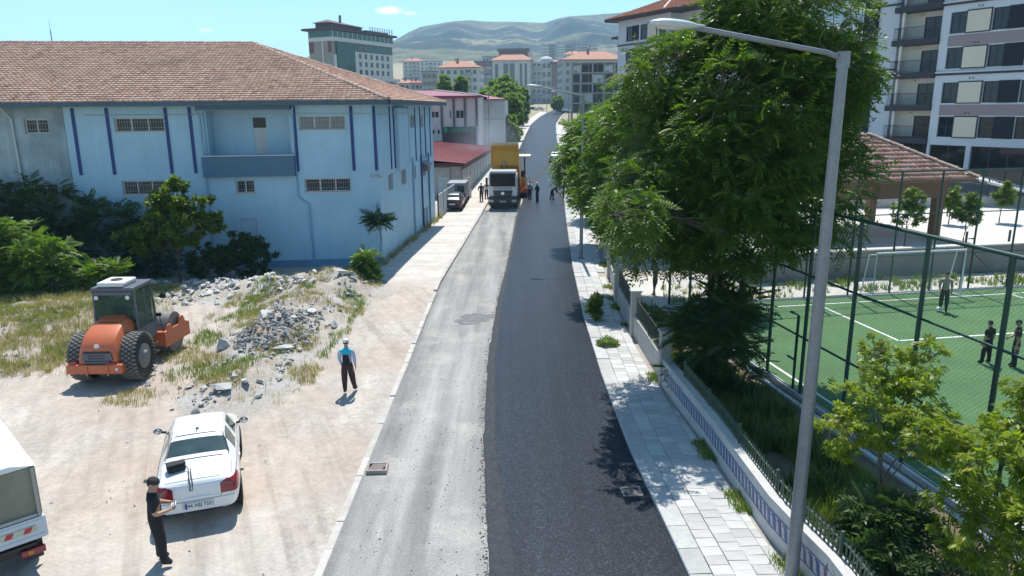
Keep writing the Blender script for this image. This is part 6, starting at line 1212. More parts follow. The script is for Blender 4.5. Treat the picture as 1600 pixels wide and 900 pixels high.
# 2 man seen from behind in the two tone vest
P2 = dict(elbr=(.235, .0, 1.13), wrir=(.25, .05, .89), elbl=(-.235, .02, 1.13), wril=(-.20, .13, .93), kner=(.12, .10, .50), ankr=(.16, .22, .085), heer=(.16, .18, .04), toer=(.20, .39, .035), look=(0, 1, -.12))
T2, J2, hm2, k2 = person('man in turquoise and black vest and white cap walking away across the lot', (-5.07, 21.3, .015), R(3), P2, (.012, .013, .018), (.04, .022, .024), (.40, .46, .60), True, 1.72, heavy=1.26)
cap_on(T2, hm2, M_capw, 'cap', True, 1)
b2 = [c for c in T2.children if c.name.startswith('body')][0]; b2.data.materials.append(cloth('turquoise_cloth', (.012, .42, .56))); b2.data.materials.append(mat('reflective_tape', (.55, .58, .6), .4))
for p_ in b2.data.polygons:
    if p_.material_index == 1 and p_.center.z > 1.29 * k2: p_.material_index = 5
    elif p_.material_index == 1 and p_.center.z > 1.26 * k2: p_.material_index = 6
# 3 man in white by the gate
T3, J3, hm3, k3 = person('man in white shirt and dark trousers standing by the open gate leaf', (-5.35, 71.0, .15), R(190), None, (.68, .69, .70), (.10, .10, .13), long_sleeve=True, h=1.74)
# road crew
DK = (.02, .022, .04); G_ = 'road crew around the paver'
T, J, hm, k = person('worker in dark jacket and pale helmet left of the truck cab on the pavement edge', (-2.75, 68.0, .15), R(160), dict(elbr=(.30, .02, 1.15), wrir=(.16, .16, 1.0)), (.025, .025, .04), (.05, .035, .035), long_sleeve=True, h=1.78, group=G_); cap_on(T, hm, M_helm, 'helmet', True, 1, True)
T, J, hm, k = person('worker in pale vest beside the truck mirror behind the dark jacketed one', (-2.35, 70.2, .1), R(175), None, (.60, .62, .62), (.03, .03, .05), long_sleeve=True, h=1.76, group=G_); cap_on(T, hm, M_helm, 'helmet', True, 1, True)
T, J, hm, k = person('worker in light blue shirt standing at the side of the paver', (1.78, 70.0, .1), R(150), dict(elbr=(.27, .05, 1.15), wrir=(.20, .27, 1.05)), (.36, .42, .50), (.04, .045, .07), long_sleeve=True, h=1.74, group=G_)
T, J, hm, k = person('worker in dark overalls and white helmet standing upright behind the truck', (2.42, 68.0, .09), R(120), dict(elbr=(.22, .08, 1.14), wrir=(.12, .2, 1.0)), DK, DK, long_sleeve=True, h=1.8, group=G_); cap_on(T, hm, M_helm, 'helmet', True, 1, True)
bend = dict(bend=(0, 0, 0), wai=(0, .10, 1.04), che=(0, .27, 1.13), neb=(0, .42, 1.19), nek=(0, .49, 1.20), hea=(0, .545, 1.20), pel=(0, -.04, .92), clar=(.09, .38, 1.17), clal=(-.09, .38, 1.17), shor=(.185, .37, 1.14), shol=(-.185, .37, 1.14), elbr=(.20, .42, .86), elbl=(-.18, .40, .86), wrir=(.10, .54, .66), wril=(-.06, .50, .72), hipr=(.1, -.03, .86), hipl=(-.1, -.03, .86), kner=(.15, .06, .48), knel=(-.14, -.02, .48), ankr=(.19, .02, .085), heer=(.19, -.03, .04), toer=(.21, .18, .035), ankl=(-.17, -.14, .085), heel=(-.17, -.18, .04), toel=(-.19, .03, .035), look=(0, 1, -.6))
T, J, hm, k = person('worker in dark overalls bending forward over the fresh asphalt', (3.85, 69.2, .09), R(-75), bend, (.022, .03, .06), (.025, .03, .055), long_sleeve=True, h=1.78, group=G_); cap_on(T, hm, M_helm, 'helmet', True, 1, True)
T, J, hm, k = person('worker in dark clothes with a rake at the kerb under the leaves', (5.05, 70.6, .09), R(85), dict(elbr=(.26, .1, 1.13), wrir=(.12, .34, 1.02), elbl=(-.25, .12, 1.1), wril=(-.12, .38, .92)), (.025, .035, .045), DK, long_sleeve=True, h=1.78, group=G_); cap_on(T, hm, M_helm, 'helmet', True, 1, True)
def rake(label, a, b): 
    t = thing('rake', label, 'rake', a); d = Vector(b) - Vector(a); mb = MB(); mb.tube([(0, 0, 0), d], .018, 6); mb.build('handle', mat('wood_handle', (.25, .17, .10), .7), t); mb = MB(); mb.box(d, (.08, .5, .04)); mb.build('head', M_grime, t)
rake('long handled asphalt rake held by the worker at the kerb', (4.66, 70.55, 1.15), (3.95, 70.3, .2))
rake('asphalt rake pushed by the bending worker in dark overalls', (4.38, 69.35, .82), (4.95, 69.2, .18))
mb = MB(); n = 14; vs = [(0, 0, .34)] + [(q * (1 + .15 * mnoise.noise((a, q, 0))) * math.cos(2 * pi * a / n), q * math.sin(2 * pi * a / n), z) for q, z in ((.5, .22), (1.0, .05), (1.25, 0)) for a in range(n)]
mb.add(vs, [(0, 1 + j, 1 + (j + 1) % n) for j in range(n)] + [(1 + i * n + j, 1 + i * n + (j + 1) % n, 1 + (i + 1) * n + (j + 1) % n, 1 + (i + 1) * n + j) for i in range(2) for j in range(n)])
o = mb.build('asphalt_heap', M_loose, smooth=True); o.location = (4.75, 71.8, .065); tag(o, 'small dark heap of loose asphalt by the kerb near the raking worker', 'heap')
# boys on the pitch
T, J, hm, k = person('tall boy in beige top and dark trousers standing over the white football', (18.1, 29.75, .06), R(150), dict(elbr=(.235, .0, 1.13), wrir=(.2, .14, .95)), (.33, .27, .19), (.05, .06, .045), h=1.72, long_sleeve=True)
T, J, hm, k = person('boy in black clothes seen from behind watching the ball', (15.85, 23.3, .06), R(20), dict(kner=(.14, .02, .5), ankr=(.19, .0, .085), heer=(.19, -.04, .04), toer=(.22, .17, .035), knel=(-.13, .05, .5), ankl=(-.16, .04, .085), heel=(-.16, 0, .04), toel=(-.18, .21, .035)), (.018, .018, .02), (.016, .016, .018), h=1.5)
T, J, hm, k = person('boy in dark brown top standing by the fence post nearest the leaves', (16.55, 22.95, .06), R(65), dict(elbr=(.24, .06, 1.13), wrir=(.12, .24, 1.05)), (.045, .032, .028), (.016, .016, .018), h=1.62)
# ================================================================== trees, shrubs and weeds
M_bark = mat('bark', (.20, .165, .13), .9, var=.25, vs=3, fine=.2, fs=25, bump=.6, bs=18, stretch=(3, 3, .6)); M_barkd = mat('dark_bark', (.10, .08, .065), .9, var=.25, bump=.5)
L_ail = leafm('heaven_leaf', (.024, .058, .009), (.10, .17, .022), (.25, .26, .035), .38)
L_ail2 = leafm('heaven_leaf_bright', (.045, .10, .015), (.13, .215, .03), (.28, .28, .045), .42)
L_box = leafm('maple_leaf', (.10, .155, .012), (.245, .30, .025), (.34, .30, .05), .48)
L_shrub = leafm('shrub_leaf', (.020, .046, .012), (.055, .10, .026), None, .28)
L_fig = leafm('fig_leaf', (.055, .10, .014), (.15, .215, .03), (.26, .25, .035), .40)
L_far = leafm('far_leaf', (.10, .165, .035), (.18, .25, .06), None, .42, .6)
L_dry = leafm('dry_grass', (.26, .21, .09), (.40, .33, .17), (.21, .23, .07), .3, .7); L_grs = leafm('green_grass', (.10, .15, .03), (.19, .25, .06), (.28, .26, .1), .35, .6)
def leaflet(base, tip, w, nrm, fold=.12):
    base, tip = np.array(base, float), np.array(tip, float); d = tip - base; n = np.array(nrm, float); s = np.cross(d, n); s = s / (np.linalg.norm(s) + 1e-9) * w / 2
    m = base + d * .42 - n * np.linalg.norm(d) * fold * .3; return [base, m + s, tip, m - s]
def tmpl_frond(L=.55, pairs=7, ll=.15, lw=.048, droop=.55):
    """pinnate leaf along +x, drooping; returns verts (n,4,3)"""
    Q = []; f = lambda t: np.array([L * t * (1 - .12 * t), 0, -droop * L * t * t * .7])
    for i in range(pairs):
        t = .22 + .70 * i / (pairs - 1); p = f(t); k = 1 - .35 * abs(t - .5)
        for s in (1, -1): Q.append(leaflet(p, p + np.array([ll * .42 * k, s * ll * .85 * k, -ll * .38 * k]), lw, (0, 0, 1)))
    Q.append(leaflet(f(.94), f(1.0) + np.array([ll * .7, 0, -ll * .35]), lw, (0, 0, 1)))
    Q.append([f(.02) + np.array([0, .006, 0]), f(.5) + np.array([0, .005, .004]), f(.96), f(.5) - np.array([0, .005, -.004])]); return np.array(Q)
def tmpl_tri(L=.2, lw=.06, droop=.6):
    Q = [leaflet((.05, 0, 0), (L, 0, -L * droop), lw, (0, 0, 1))]
    for s in (1, -1): Q += [leaflet((.045, 0, 0), (L * .62, s * L * .6, -L * droop * .8), lw * .9, (0, 0, 1)), leaflet((.0, 0, 0), (L * .28, s * L * .62, -L * droop * .75), lw * .8, (0, 0, 1))]
    return np.array(Q)
def tmpl_leafy(L=.18, n=5, lw=.08):
    Q = []
    for i in range(n):
        a = 2 * pi * i / n + .3; Q.append(leaflet((0, 0, 0), (L * math.cos(a), L * math.sin(a), L * (.3 if i % 2 else -.25)), lw, (0, 0, 1)))
    return np.array(Q)
def scatter(name, T, pos, dirs, sc, m, parent=None, stuff=True, roll=None):
    """copies of a leaf template at pos, pointing along dirs"""
    pos, dirs, sc = np.asarray(pos), np.asarray(dirs), np.asarray(sc); n = len(pos)
    x = dirs / (np.linalg.norm(dirs, axis=1, keepdims=True) + 1e-9); up = np.array([0, 0, 1.]) + NP.normal(0, .45, (n, 3)); y = np.cross(up, x); y /= np.linalg.norm(y, axis=1, keepdims=True) + 1e-9; z = np.cross(x, y)
    V = pos[:, None, None, :] + sc[:, None, None, None] * (T[None, :, :, 0:1] * x[:, None, None] + T[None, :, :, 1:2] * y[:, None, None] + T[None, :, :, 2:3] * z[:, None, None])
    V = V.reshape(-1, 3); F = np.arange(len(V)).reshape(-1, 4); o = link(name, npmesh(name, V, F, m), parent)
    if stuff: o['kind'] = 'stuff'
    return o
def blob_points(blobs, n, rng, shell=.55):
    """points in a union of ellipsoids, denser near the skin, thinned by noise so that gaps show"""
    vol = np.array([b[3] * b[4] * b[5] for b in blobs]) ** .75; vol /= vol.sum(); P, D = [], []
    while len(P) < n:
        b = blobs[rng.choice(len(blobs), p=vol)]; d = rng.normal(0, 1, 3); d /= np.linalg.norm(d); r = shell + (1 - shell) * rng.random() ** .6
        if rng.random() < .18: r *= rng.random()
        p = np.array(b[:3]) + d * r * np.array(b[3:6])
        if p[2] < .15: continue
        if mnoise.noise(Vector(p) * .8) < -.16 and rng.random() < .6: continue
        P.append(p); D.append(d)
    return np.array(P), np.array(D)
def limb(mb, a, b, r0, r1, wob=.12, n=5, seed=0):
    a, b = Vector(a), Vector(b); L = (b - a).length; pts = []
    for i in range(n + 1):
        t = i / n; o = Vector((mnoise.noise((t * 2, seed, 0)), mnoise.noise((t * 2, seed, 7)), 0)) * wob * L * math.sin(pi * t); pts.append(a.lerp(b, t) + o + Vector((0, 0, .12 * L * t * (1 - t))))
    mb.tube(pts, [r0 + (r1 - r0) * i / n for i in range(n + 1)], 7); return pts
def tree(name, label, cat, loc, blobs, trunk_top, r0, tips, per, T, m, bark=None, group=None, seed=1, spread=1.0, up=.25, rose=True, trunks=((0, 0),), twigs=True, sc=(.8, 1.25), shell=.55, limbs=9):
    rng = np.random.default_rng(seed); t = thing(name, label, cat, loc, 0, group); P, D = blob_points(blobs, tips, rng, shell)
    mb = MB(); tops = []
    for i, (dx, dy) in enumerate(trunks):
        top = Vector((dx * 2.2, dy * 2.2, trunk_top)); pts = limb(mb, (dx, dy, -.1), top, r0, r0 * .62, .05, 6, seed + i); tops.append((top, pts))
    mb.build('trunk', bark or M_bark, t, smooth=True)
    if limbs:
        mb = MB(); ends = []
        for i in range(limbs):
            b = blobs[i % len(blobs)]; d = rng.normal(0, .45, 3); e_ = Vector((b[0] + d[0] * b[3], b[1] + d[1] * b[4], b[2] + d[2] * b[5] * .8)); tp, pts = tops[i % len(tops)]
            st_ = pts[-1] if i % 3 else pts[max(1, int(len(pts) * .65))]; q = limb(mb, st_, e_, r0 * .42, r0 * .12, .16, 6, seed * 7 + i); ends += q[2:]
        if twigs:
            E_ = np.array([tuple(q) for q in ends])
            for i in range(0, len(P), 2):
                j = np.argmin(((E_ - P[i]) ** 2).sum(1)); mb.tube([E_[j], (E_[j] + P[i]) / 2 + rng.normal(0, .06, 3), P[i]], [.016, .010, .005], 4, cap=False)
        mb.build('branches', bark or M_bark, t)
    pos, dirs = [], []
    for p, d in zip(P, D):
        a0 = rng.random() * 2 * pi
        for k in range(per):
            a = a0 + 2 * pi * k / per + rng.normal(0, .25); v = np.array([math.cos(a), math.sin(a), up + rng.normal(0, .45)]) * spread + d * (.55 if rose else .9)
            pos.append(p + rng.normal(0, .05, 3)); dirs.append(v)
    scatter('crown', T, pos, dirs, rng.uniform(*sc, len(pos)), m, t); return t
FR1 = tmpl_frond(.44, 6, .125, .056, 1.15); FR2 = tmpl_frond(.44, 5, .15, .066, 1.1); FRs = tmpl_frond(.75, 9, .19, .06, .5)
G_r = 'trees of heaven along the garden wall'
tree('tree_of_heaven', 'tallest dark tree of heaven with twin trunk rising behind the mosaic wall', 'tree', (6.15, 21.9, 0),
     [(.9, .4, 8.3, 3.0, 3.0, 3.0), (1.6, .5, 11.0, 2.3, 2.4, 1.9), (-.9, 0, 6.6, 2.2, 2.2, 1.9), (3.0, .2, 6.2, 1.6, 2.0, 2.2), (-2.2, -.9, 6.1, 1.4, 1.6, 1.2), (.4, -1.0, 5.6, 2.2, 2.0, 1.5), (-1.2, .8, 9.2, 1.7, 1.8, 1.4), (-3.0, -2.6, 5.9, .9, 1.9, .6), (3.6, .6, 9.4, 1.0, 1.2, 1.1), (.4, -1.9, 7.8, 2.2, 1.2, 2.2), (2.2, -1.2, 9.2, 1.6, 1.2, 1.6), (-1.5, .3, 4.5, 1.6, 1.7, 1.1), (.7, .4, 4.6, 2.0, 1.8, .9)], 4.8, .135, 2550, 7, FR1, L_ail, M_bark, G_r, 11, trunks=((0, 0), (.16, .1)), limbs=16)
tree('tree_of_heaven', 'bright leafy tree of heaven over the second street lamp', 'tree', (6.6, 33.2, 0),
     [(-.6, 0, 6.9, 2.9, 3.0, 2.4), (-2.3, -.6, 5.2, 1.6, 2.0, 1.5), (1.6, 0, 7.4, 2.2, 2.6, 2.2), (-1.6, -1.6, 4.2, 1.7, 1.5, 1.2), (-.4, -.4, 8.6, 1.6, 1.8, 1.0), (.2, -1.0, 4.0, 2.2, 1.8, 1.2)], 3.8, .13, 1450, 7, FR2, L_ail2, M_bark, G_r, 12, sc=(.85, 1.3), limbs=12)
tree('tree_of_heaven', 'broad tree of heaven whose boughs overhang the pavement past the second lamp', 'tree', (7.4, 45.5, 0),
     [(-1.0, 0, 6.3, 3.3, 3.0, 2.4), (-3.2, 0, 5.4, 1.6, 2.4, 1.6), (1.2, 0, 7.4, 2.6, 2.8, 2.1), (-2.5, -.8, 3.6, 1.4, 1.8, 1.0)], 3.6, .13, 1000, 7, FR2, L_ail2, M_bark, G_r, 13, sc=(1.0, 1.5), limbs=10)
for i, (x, y, sd_, lb) in enumerate(((8.6, 57, 14, 'tree of heaven fourth in the row along the pillared wall'), (9.8, 69, 15, 'tree of heaven fifth in the row, behind the raking worker'), (11.0, 82, 16, 'farthest tree of heaven in the row along the pillared wall'))):
    tree('tree_of_heaven', lb, 'tree', (x, y, gz(y)), [(-.6, 0, 6.0, 3.0, 3.0, 2.4), (-2.4, -.3, 4.6, 1.7, 2.0, 1.6), (.9, .3, 7.0, 2.2, 2.4, 1.8)], 3.4, .13, 480, 7, FR2, L_ail2, M_bark, G_r, sd_, sc=(1.3, 1.9), twigs=False)
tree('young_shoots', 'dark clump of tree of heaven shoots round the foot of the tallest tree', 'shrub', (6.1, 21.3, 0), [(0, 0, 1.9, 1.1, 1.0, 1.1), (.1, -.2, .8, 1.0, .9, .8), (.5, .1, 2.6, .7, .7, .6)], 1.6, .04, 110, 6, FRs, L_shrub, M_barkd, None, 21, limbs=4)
TRI = tmpl_tri(.155, .05)
tree('maple_sapling', 'yellow green ash leaved maple between the pickets and the pitch fence', 'tree', (7.05, 12.9, 0), [(0, 0, 3.0, .95, .9, .75), (-.75, .1, 2.5, .6, .6, .5), (.5, .5, 3.5, .6, .6, .5), (.6, -.3, 2.6, .7, .6, .5), (-.2, .6, 3.9, .35, .4, .35), (1.0, .4, 3.9, .3, .3, .3)], 2.0, .045, 250, 7, TRI, L_box, M_bark, 'yellow green maples', 31, sc=(.7, 1.15), limbs=14)
tree('maple_sapling', 'fuller yellow green maple at the near corner of the pitch fence', 'tree', (8.35, 11.0, 0), [(0, 0, 2.7, 1.2, 1.0, .9), (.5, .4, 3.5, .9, .8, .6), (-.8, -.2, 1.9, .8, .8, .7), (.2, -.9, 2.0, 1.1, .8, .8), (-1.0, .6, 3.0, .5, .5, .4)], 1.8, .05, 440, 7, TRI, L_box, M_bark, 'yellow green maples', 32, sc=(.75, 1.2), limbs=16)
tree('elder_shrub', 'dark rounded shrub leaning over the green pickets below the maples', 'shrub', (6.75, 11.45, 0), [(0, 0, .8, .85, .9, .75), (-.2, .3, 1.3, .6, .6, .4)], .7, .03, 110, 6, tmpl_frond(.42, 5, .14, .06, .5), L_shrub, M_barkd, None, 33, limbs=5)
# left side thicket
tree('young_shoots', 'pale green tree of heaven thicket at the foot of the stained wing wall', 'shrub', (-22.8, 33.6, 0), [(0, 0, 1.9, 2.0, 1.2, 1.7), (-1.6, .2, 2.3, 1.5, 1.2, 1.6), (1.3, -.2, 1.4, 1.4, 1.0, 1.2), (-3.2, .3, 2.0, 1.6, 1.2, 1.7)], 1.6, .05, 260, 6, FRs, L_ail2, M_barkd, 'thicket against the blue building', 41, limbs=6)
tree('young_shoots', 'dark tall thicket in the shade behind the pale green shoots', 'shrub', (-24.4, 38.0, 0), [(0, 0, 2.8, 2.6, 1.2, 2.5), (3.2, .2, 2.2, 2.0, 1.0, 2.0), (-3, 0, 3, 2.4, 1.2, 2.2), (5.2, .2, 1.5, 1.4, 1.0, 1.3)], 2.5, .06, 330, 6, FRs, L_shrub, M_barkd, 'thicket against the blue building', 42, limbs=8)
tree('young_shoots', 'low sprig of tree of heaven just behind the roller cab', 'shrub', (-19.9, 34.3, 0), [(0, 0, .7, 1.0, .7, .6), (.9, .2, .9, .5, .5, .5)], .6, .03, 44, 6, FRs, L_ail2, M_barkd, 'thicket against the blue building', 43, limbs=3)
tree('small_tree', 'small leafy tree in front of the lower triple window of the blue building', 'tree', (-16.9, 36.6, 0), [(0, 0, 3.0, 1.5, 1.1, 1.2), (.3, 0, 4.3, .8, .8, .9), (-1.6, 0, 2.2, 1.0, .9, .8), (1.7, .1, 3.1, .8, .7, .6), (-.8, 0, 4.2, .5, .6, .5), (1.5, 0, 4.2, .4, .5, .5), (-2.6, 0, 2.3, .6, .6, .4), (.2, 0, 5.0, .4, .5, .5)], 1.8, .07, 290, 7, tmpl_leafy(.26, 6, .12), L_fig, M_barkd, None, 44, up=.1, limbs=18, sc=(.7, 1.2))
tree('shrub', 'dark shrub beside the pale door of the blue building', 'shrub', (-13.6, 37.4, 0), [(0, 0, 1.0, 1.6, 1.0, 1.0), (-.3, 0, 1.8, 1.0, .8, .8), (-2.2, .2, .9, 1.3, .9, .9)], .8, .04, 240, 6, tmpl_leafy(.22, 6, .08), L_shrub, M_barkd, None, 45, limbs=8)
tree('shrub', 'light green bush at the corner of the rubble mound by the pavement', 'shrub', (-7.35, 35.9, 0), [(0, 0, .6, .75, .6, .55), (.1, 0, 1.2, .5, .5, .5), (-.2, 0, .3, .8, .6, .3)], .5, .03, 90, 6, tmpl_frond(.42, 6, .15, .05, .5), L_ail2, M_barkd, None, 46, limbs=4)
t = thing('heaven_sapling', 'single thin stemmed sapling with a palm like tuft at the corner of the blue building', 'sapling', (-7.2, 39.6, 0)); mb = MB(); mb.tube([(-.15, 0, 0), (-.02, 0, .8), (.08, 0, 1.6), (.0, 0, 2.75)], [.035, .03, .025, .02], 6); mb.build('stem', M_bark, t, smooth=True)
rng = np.random.default_rng(5); ps, ds = [], []
for i in range(64): a = rng.random() * 2 * pi; ps.append((0, 0, 2.55 + .35 * rng.random())); ds.append((math.cos(a), math.sin(a), rng.uniform(-.35, .9)))
scatter('crown', tmpl_frond(1.0, 9, .30, .075, .55), ps, ds, rng.uniform(.75, 1.1, 64), L_shrub, t)
# weeds at the kerb, yard saplings
tree('weed', 'bushy weed growing out of a broken slab at the kerb', 'weed', (3.35, 28.6, .1), [(0, 0, .45, .3, .4, .4), (.1, .1, .9, .25, .3, .25)], .5, .02, 60, 5, tmpl_leafy(.15, 5, .06), L_fig, M_barkd, None, 51, limbs=3)
tree('weed', 'low straggling weed at the kerb nearer than the bushy one', 'weed', (3.3, 25.4, .1), [(.1, 0, .12, .5, .3, .12)], .1, .012, 26, 5, tmpl_leafy(.13, 5, .04), L_grs, M_barkd, None, 52, limbs=2)
for x, y, h, lb, sd_ in ((24.9, 39.9, 2.4, 'small round sapling in front of the brown pavilion column', 61), (29.6, 40.6, 3.2, 'taller thin sapling in the yard near the picture edge', 62), (28.2, 47, 2.0, 'low leafy sapling beside the tubular frame in the yard', 63), (20.8, 38.3, 2.9, 'dark leafy young tree under the near eave of the pavilion', 64), (31.8, 47.5, 2.2, 'leafy sapling in front of the yard railing', 65)):
    tree('yard_sapling', lb, 'tree', (x, y, YZ), [(.1 * (sd_ % 3 - 1), 0, h * .66, h * .30, h * .30, h * .20), (.28, .1, h * .92, h * .2, h * .22, h * .14), (-.3 + .1 * (sd_ % 2), 0, h * .8, h * .24, h * .2, h * .12), (.0, -.2, h * 1.08, h * .12, h * .12, h * .12)], h * .5, .04, 75, 6, tmpl_leafy(.2, 6, .08), L_fig, M_barkd, 'saplings in the school yard', sd_, limbs=6, up=.1)
# mid distance trees
def fartree(lb, x, y, blobs, n, seed, sc=1.0, name='street_tree', grp='trees along the upper street'):
    tree(name, lb, 'tree', (x, y, gz(y) - .2), blobs, blobs[0][2] * .6, .2, n, 5, tmpl_leafy(.75, 6, .42), L_far, M_barkd, grp, seed, twigs=False, limbs=4, up=.1, sc=(.7 * sc, 1.2 * sc))
fartree('round leafy tree on the left of the street just past the paver smoke', -2.6, 126, [(0, 0, 3.6, 4.2, 3.5, 3.0), (-2.2, 0, 2.4, 2.4, 2.4, 2.0), (2.2, 0, 3.0, 2.2, 2.4, 2.4)], 330, 71)
fartree('tree behind the round one, beside the bright pavement', -.6, 146, [(0, 0, 4.4, 3.0, 3.0, 4.0), (.6, 0, 7.0, 1.8, 2, 2.4)], 280, 72)
fartree('tall tree in the cluster left of the climbing street', -3.4, 168, [(0, 0, 6.5, 4.2, 4, 4.6), (2.8, 0, 7.5, 3.0, 3, 4.0)], 330, 73, 1.2)
fartree('broad tree in the cluster above the white annex roof', -2.0, 190, [(0, 0, 8.2, 4.6, 4, 4.6), (2.6, 0, 6.0, 3.0, 3, 4.6), (1.0, 0, 10.5, 2.6, 2.5, 2.6)], 330, 74, 1.2)
fartree('slender tree where the upper pavement narrows', 3.4, 200, [(0, 0, 5.0, 1.7, 2, 4.2), (.3, 0, 8.2, 1.4, 1.4, 2.2)], 180, 75)
fartree('dark poplar like tree left of the pair above the crimson roof', -16.2, 185, [(0, 0, 7.0, 3.0, 3, 4.2), (.2, 0, 10.6, 1.7, 1.8, 2.8)], 240, 76, 1.1)
fartree('dark poplar like tree right of the pair above the crimson roof', -12.6, 187, [(0, 0, 7.0, 2.4, 2.6, 4.2), (.6, 0, 10.4, 1.6, 1.8, 2.8)], 220, 77, 1.1)
fartree('low rounded tree between the poplars and the big apartment block', -8.6, 192, [(0, 0, 5.0, 2.8, 2.6, 3.2)], 140, 78, 1.1)
fartree('low green tree over the ridge of the crimson roof', -24.5, 190, [(0, 0, 5.4, 2.8, 2.6, 2.2)], 110, 79, 1.1)
fartree('small bright tree at the top of the street by the parked cars', 17.5, 285, [(0, 0, 4.0, 2.4, 2.4, 2.6)], 110, 80, 1.2)
# ------------------------------------------------------------------ grass and rough ground cover
def tufts(name, region, n, m, h=(.10, .3), blades=6, seed=3, w=.012, zf=None, dens=None):
    rng = np.random.default_rng(seed); V = []; k = 0
    while k < n:
        x = rng.uniform(region[0], region[1]); y = rng.uniform(region[2], region[3])
        if dens and rng.random() > dens(x, y): 
            k += .05; continue
        k += 1; z = zf(x, y) if zf else .02
        for b in range(blades):
            a = rng.random() * 2 * pi; hh = rng.uniform(*h); ln = hh * rng.uniform(.2, .7); bx_, by_ = x + rng.normal(0, .05), y + rng.normal(0, .05); d = np.array([math.cos(a), math.sin(a)]); s = np.array([-d[1], d[0]]) * w
            V.append([(bx_ - s[0], by_ - s[1], z - .02), (bx_ + s[0], by_ + s[1], z - .02), (bx_ + d[0] * ln + s[0] * .3, by_ + d[1] * ln + s[1] * .3, z + hh), (bx_ + d[0] * ln - s[0] * .3, by_ + d[1] * ln - s[1] * .3, z + hh)])
    V = np.array(V).reshape(-1, 3); o = link(name, npmesh(name, V, np.arange(len(V)).reshape(-1, 4), m)); o['kind'] = 'stuff'; return o
def mound(x, y):
    """height of the rubble bank and the grassy bank"""
    z = 0
    for cx, cy, rx, ry_, h in ((-9.2, 31.5, 1.9, 4.2, .75), (-9.0, 26.6, 1.5, 2.3, .85), (-8.6, 22.6, 1.2, 2.2, .35), (-7.9, 34.6, 1.5, 2.0, .6), (-10.8, 34.5, 3.2, 1.8, .5), (-13.8, 34.8, 4.5, 1.5, .35), (-20.5, 30, 4.0, 6.0, .55)):
        d = ((x - cx) / rx) ** 2 + ((y - cy) / ry_) ** 2
        if d < 2.2: z += h * math.exp(-1.6 * d) * (1 + .5 * mnoise.noise((x * 1.6, y * 1.6, 0)))
    return z
m, nt, p = newmat('rubble_soil'); co = node(nt, 'TexCoord').outputs['Object']
c = ramp(nt, noise_(nt, co, .7, 7, .65), [(.32, (.40, .34, .27)), (.5, (.47, .43, .38)), (.66, (.50, .49, .475))]); c = mixc(nt, ramp(nt, noise_(nt, co, .9, 5, .6), [(.55, (0, 0, 0)), (.7, (.8,) * 3)]), c, (.36, .25, .17))
gg = noise_(nt, co, 12, 8, .8); c = mixc(nt, .999, c, ramp(nt, gg, [(.3, (.6,) * 3), (.7, (1.3,) * 3)]), 'MULTIPLY'); nt.links.new(c, p.inputs['Base Color']); p.inputs['Roughness'].default_value = .95; nt.links.new(bump_(nt, gg, .9, .08), p.inputs['Normal']); M_rub = m
xs_, ys_ = np.arange(-26, -5.2, .28), np.arange(19.5, 38.5, .28); vs = []; k = len(xs_)
for y in ys_:
    for x in xs_:
        z = mound(x, y); vs.append((x, y, z - .035 + (.03 * mnoise.noise((x * 3, y * 3, 1)) if z > .04 else 0)))
mb = MB(); mb.add(vs, [(i * k + j, i * k + j + 1, (i + 1) * k + j + 1, (i + 1) * k + j) for i in range(len(ys_) - 1) for j in range(k - 1)]); struct(mb.build('rubble_mound', M_rub, smooth=True))
dn = lambda s, lo: (lambda x, y: 1.0 if mnoise.noise((x * s, y * s, 4)) > lo else .06)
tufts('dry_grass', (-26, -14.8, 23, 35), 9000, L_dry, (.08, .26), 5, 1, .008, mound, lambda x, y: (1 if mnoise.noise((x * .5, y * .5, 4)) > -.25 else .15) * (1 if x < -15.6 - (y - 22) * .02 else .2))
tufts('green_grass', (-26, -16, 24, 34.5), 3600, L_grs, (.06, .22), 5, 2, .009, mound, dn(.6, .05))
tufts('mixed_grass', (-12.8, -6.6, 21, 35.8), 1700, L_grs, (.05, .18), 5, 4, .009, mound, lambda x, y: 1 if mnoise.noise((x * .55, y * .45, 9)) > .2 and (x + 9.2) ** 2 / 9 + ((y - 30) / 9) ** 2 < 1.2 else .02)
tufts('dry_weeds', (-13, -6.4, 20.5, 35.8), 3000, L_dry, (.05, .18), 5, 6, .008, mound, lambda x, y: 1 if mnoise.noise((x * .6, y * .5, 19)) > .1 else .05)
def gar(x, y): return 1 if wx(y) + .5 < x < 6.9 + (24 - y) * .169 and mnoise.noise((x * .7, y * .5, 3)) > -.30 else .0
tufts('garden_grass', (4.9, 10.5, 8.5, 31), 7500, L_grs, (.08, .32), 6, 8, .013, None, gar)
tufts('garden_weeds', (4.9, 10.5, 9, 31), 900, leafm('weed_leaf', (.05, .09, .02), (.09, .14, .035), None, .3), (.2, .6), 8, 9, .03, None, lambda x, y: gar(x, y) * (1 if mnoise.noise((x * .9, y * .9, 13)) > .15 else .05))
tufts('strip_grass', (4.3, 5.6, 10, 40), 1700, L_grs, (.04, .17), 5, 10, .012, lambda x, y: .11, lambda x, y: 1 if wx(y) - .32 < x < wx(y) - .02 and mnoise.noise((y * .8, 3, 3)) > .12 else 0)
tufts('gravel_weeds', (7, 33, 31.2, 36.4), 420, L_grs, (.10, .35), 9, 11, .022, None, lambda x, y: (1 if y > 31.5 + (x - 6.85) * .169 and y < 35 + (x - 11) * .169 else 0) * (1 if mnoise.noise((x * .7, y * .7, 23)) > .0 else .1))
tufts('edge_weeds', (-7.4, -4.8, 36, 60), 260, L_dry, (.1, .4), 7, 12, .014, lambda x, y: .14, lambda x, y: 1 if abs(x - bx(y) - .15) < .2 else 0)
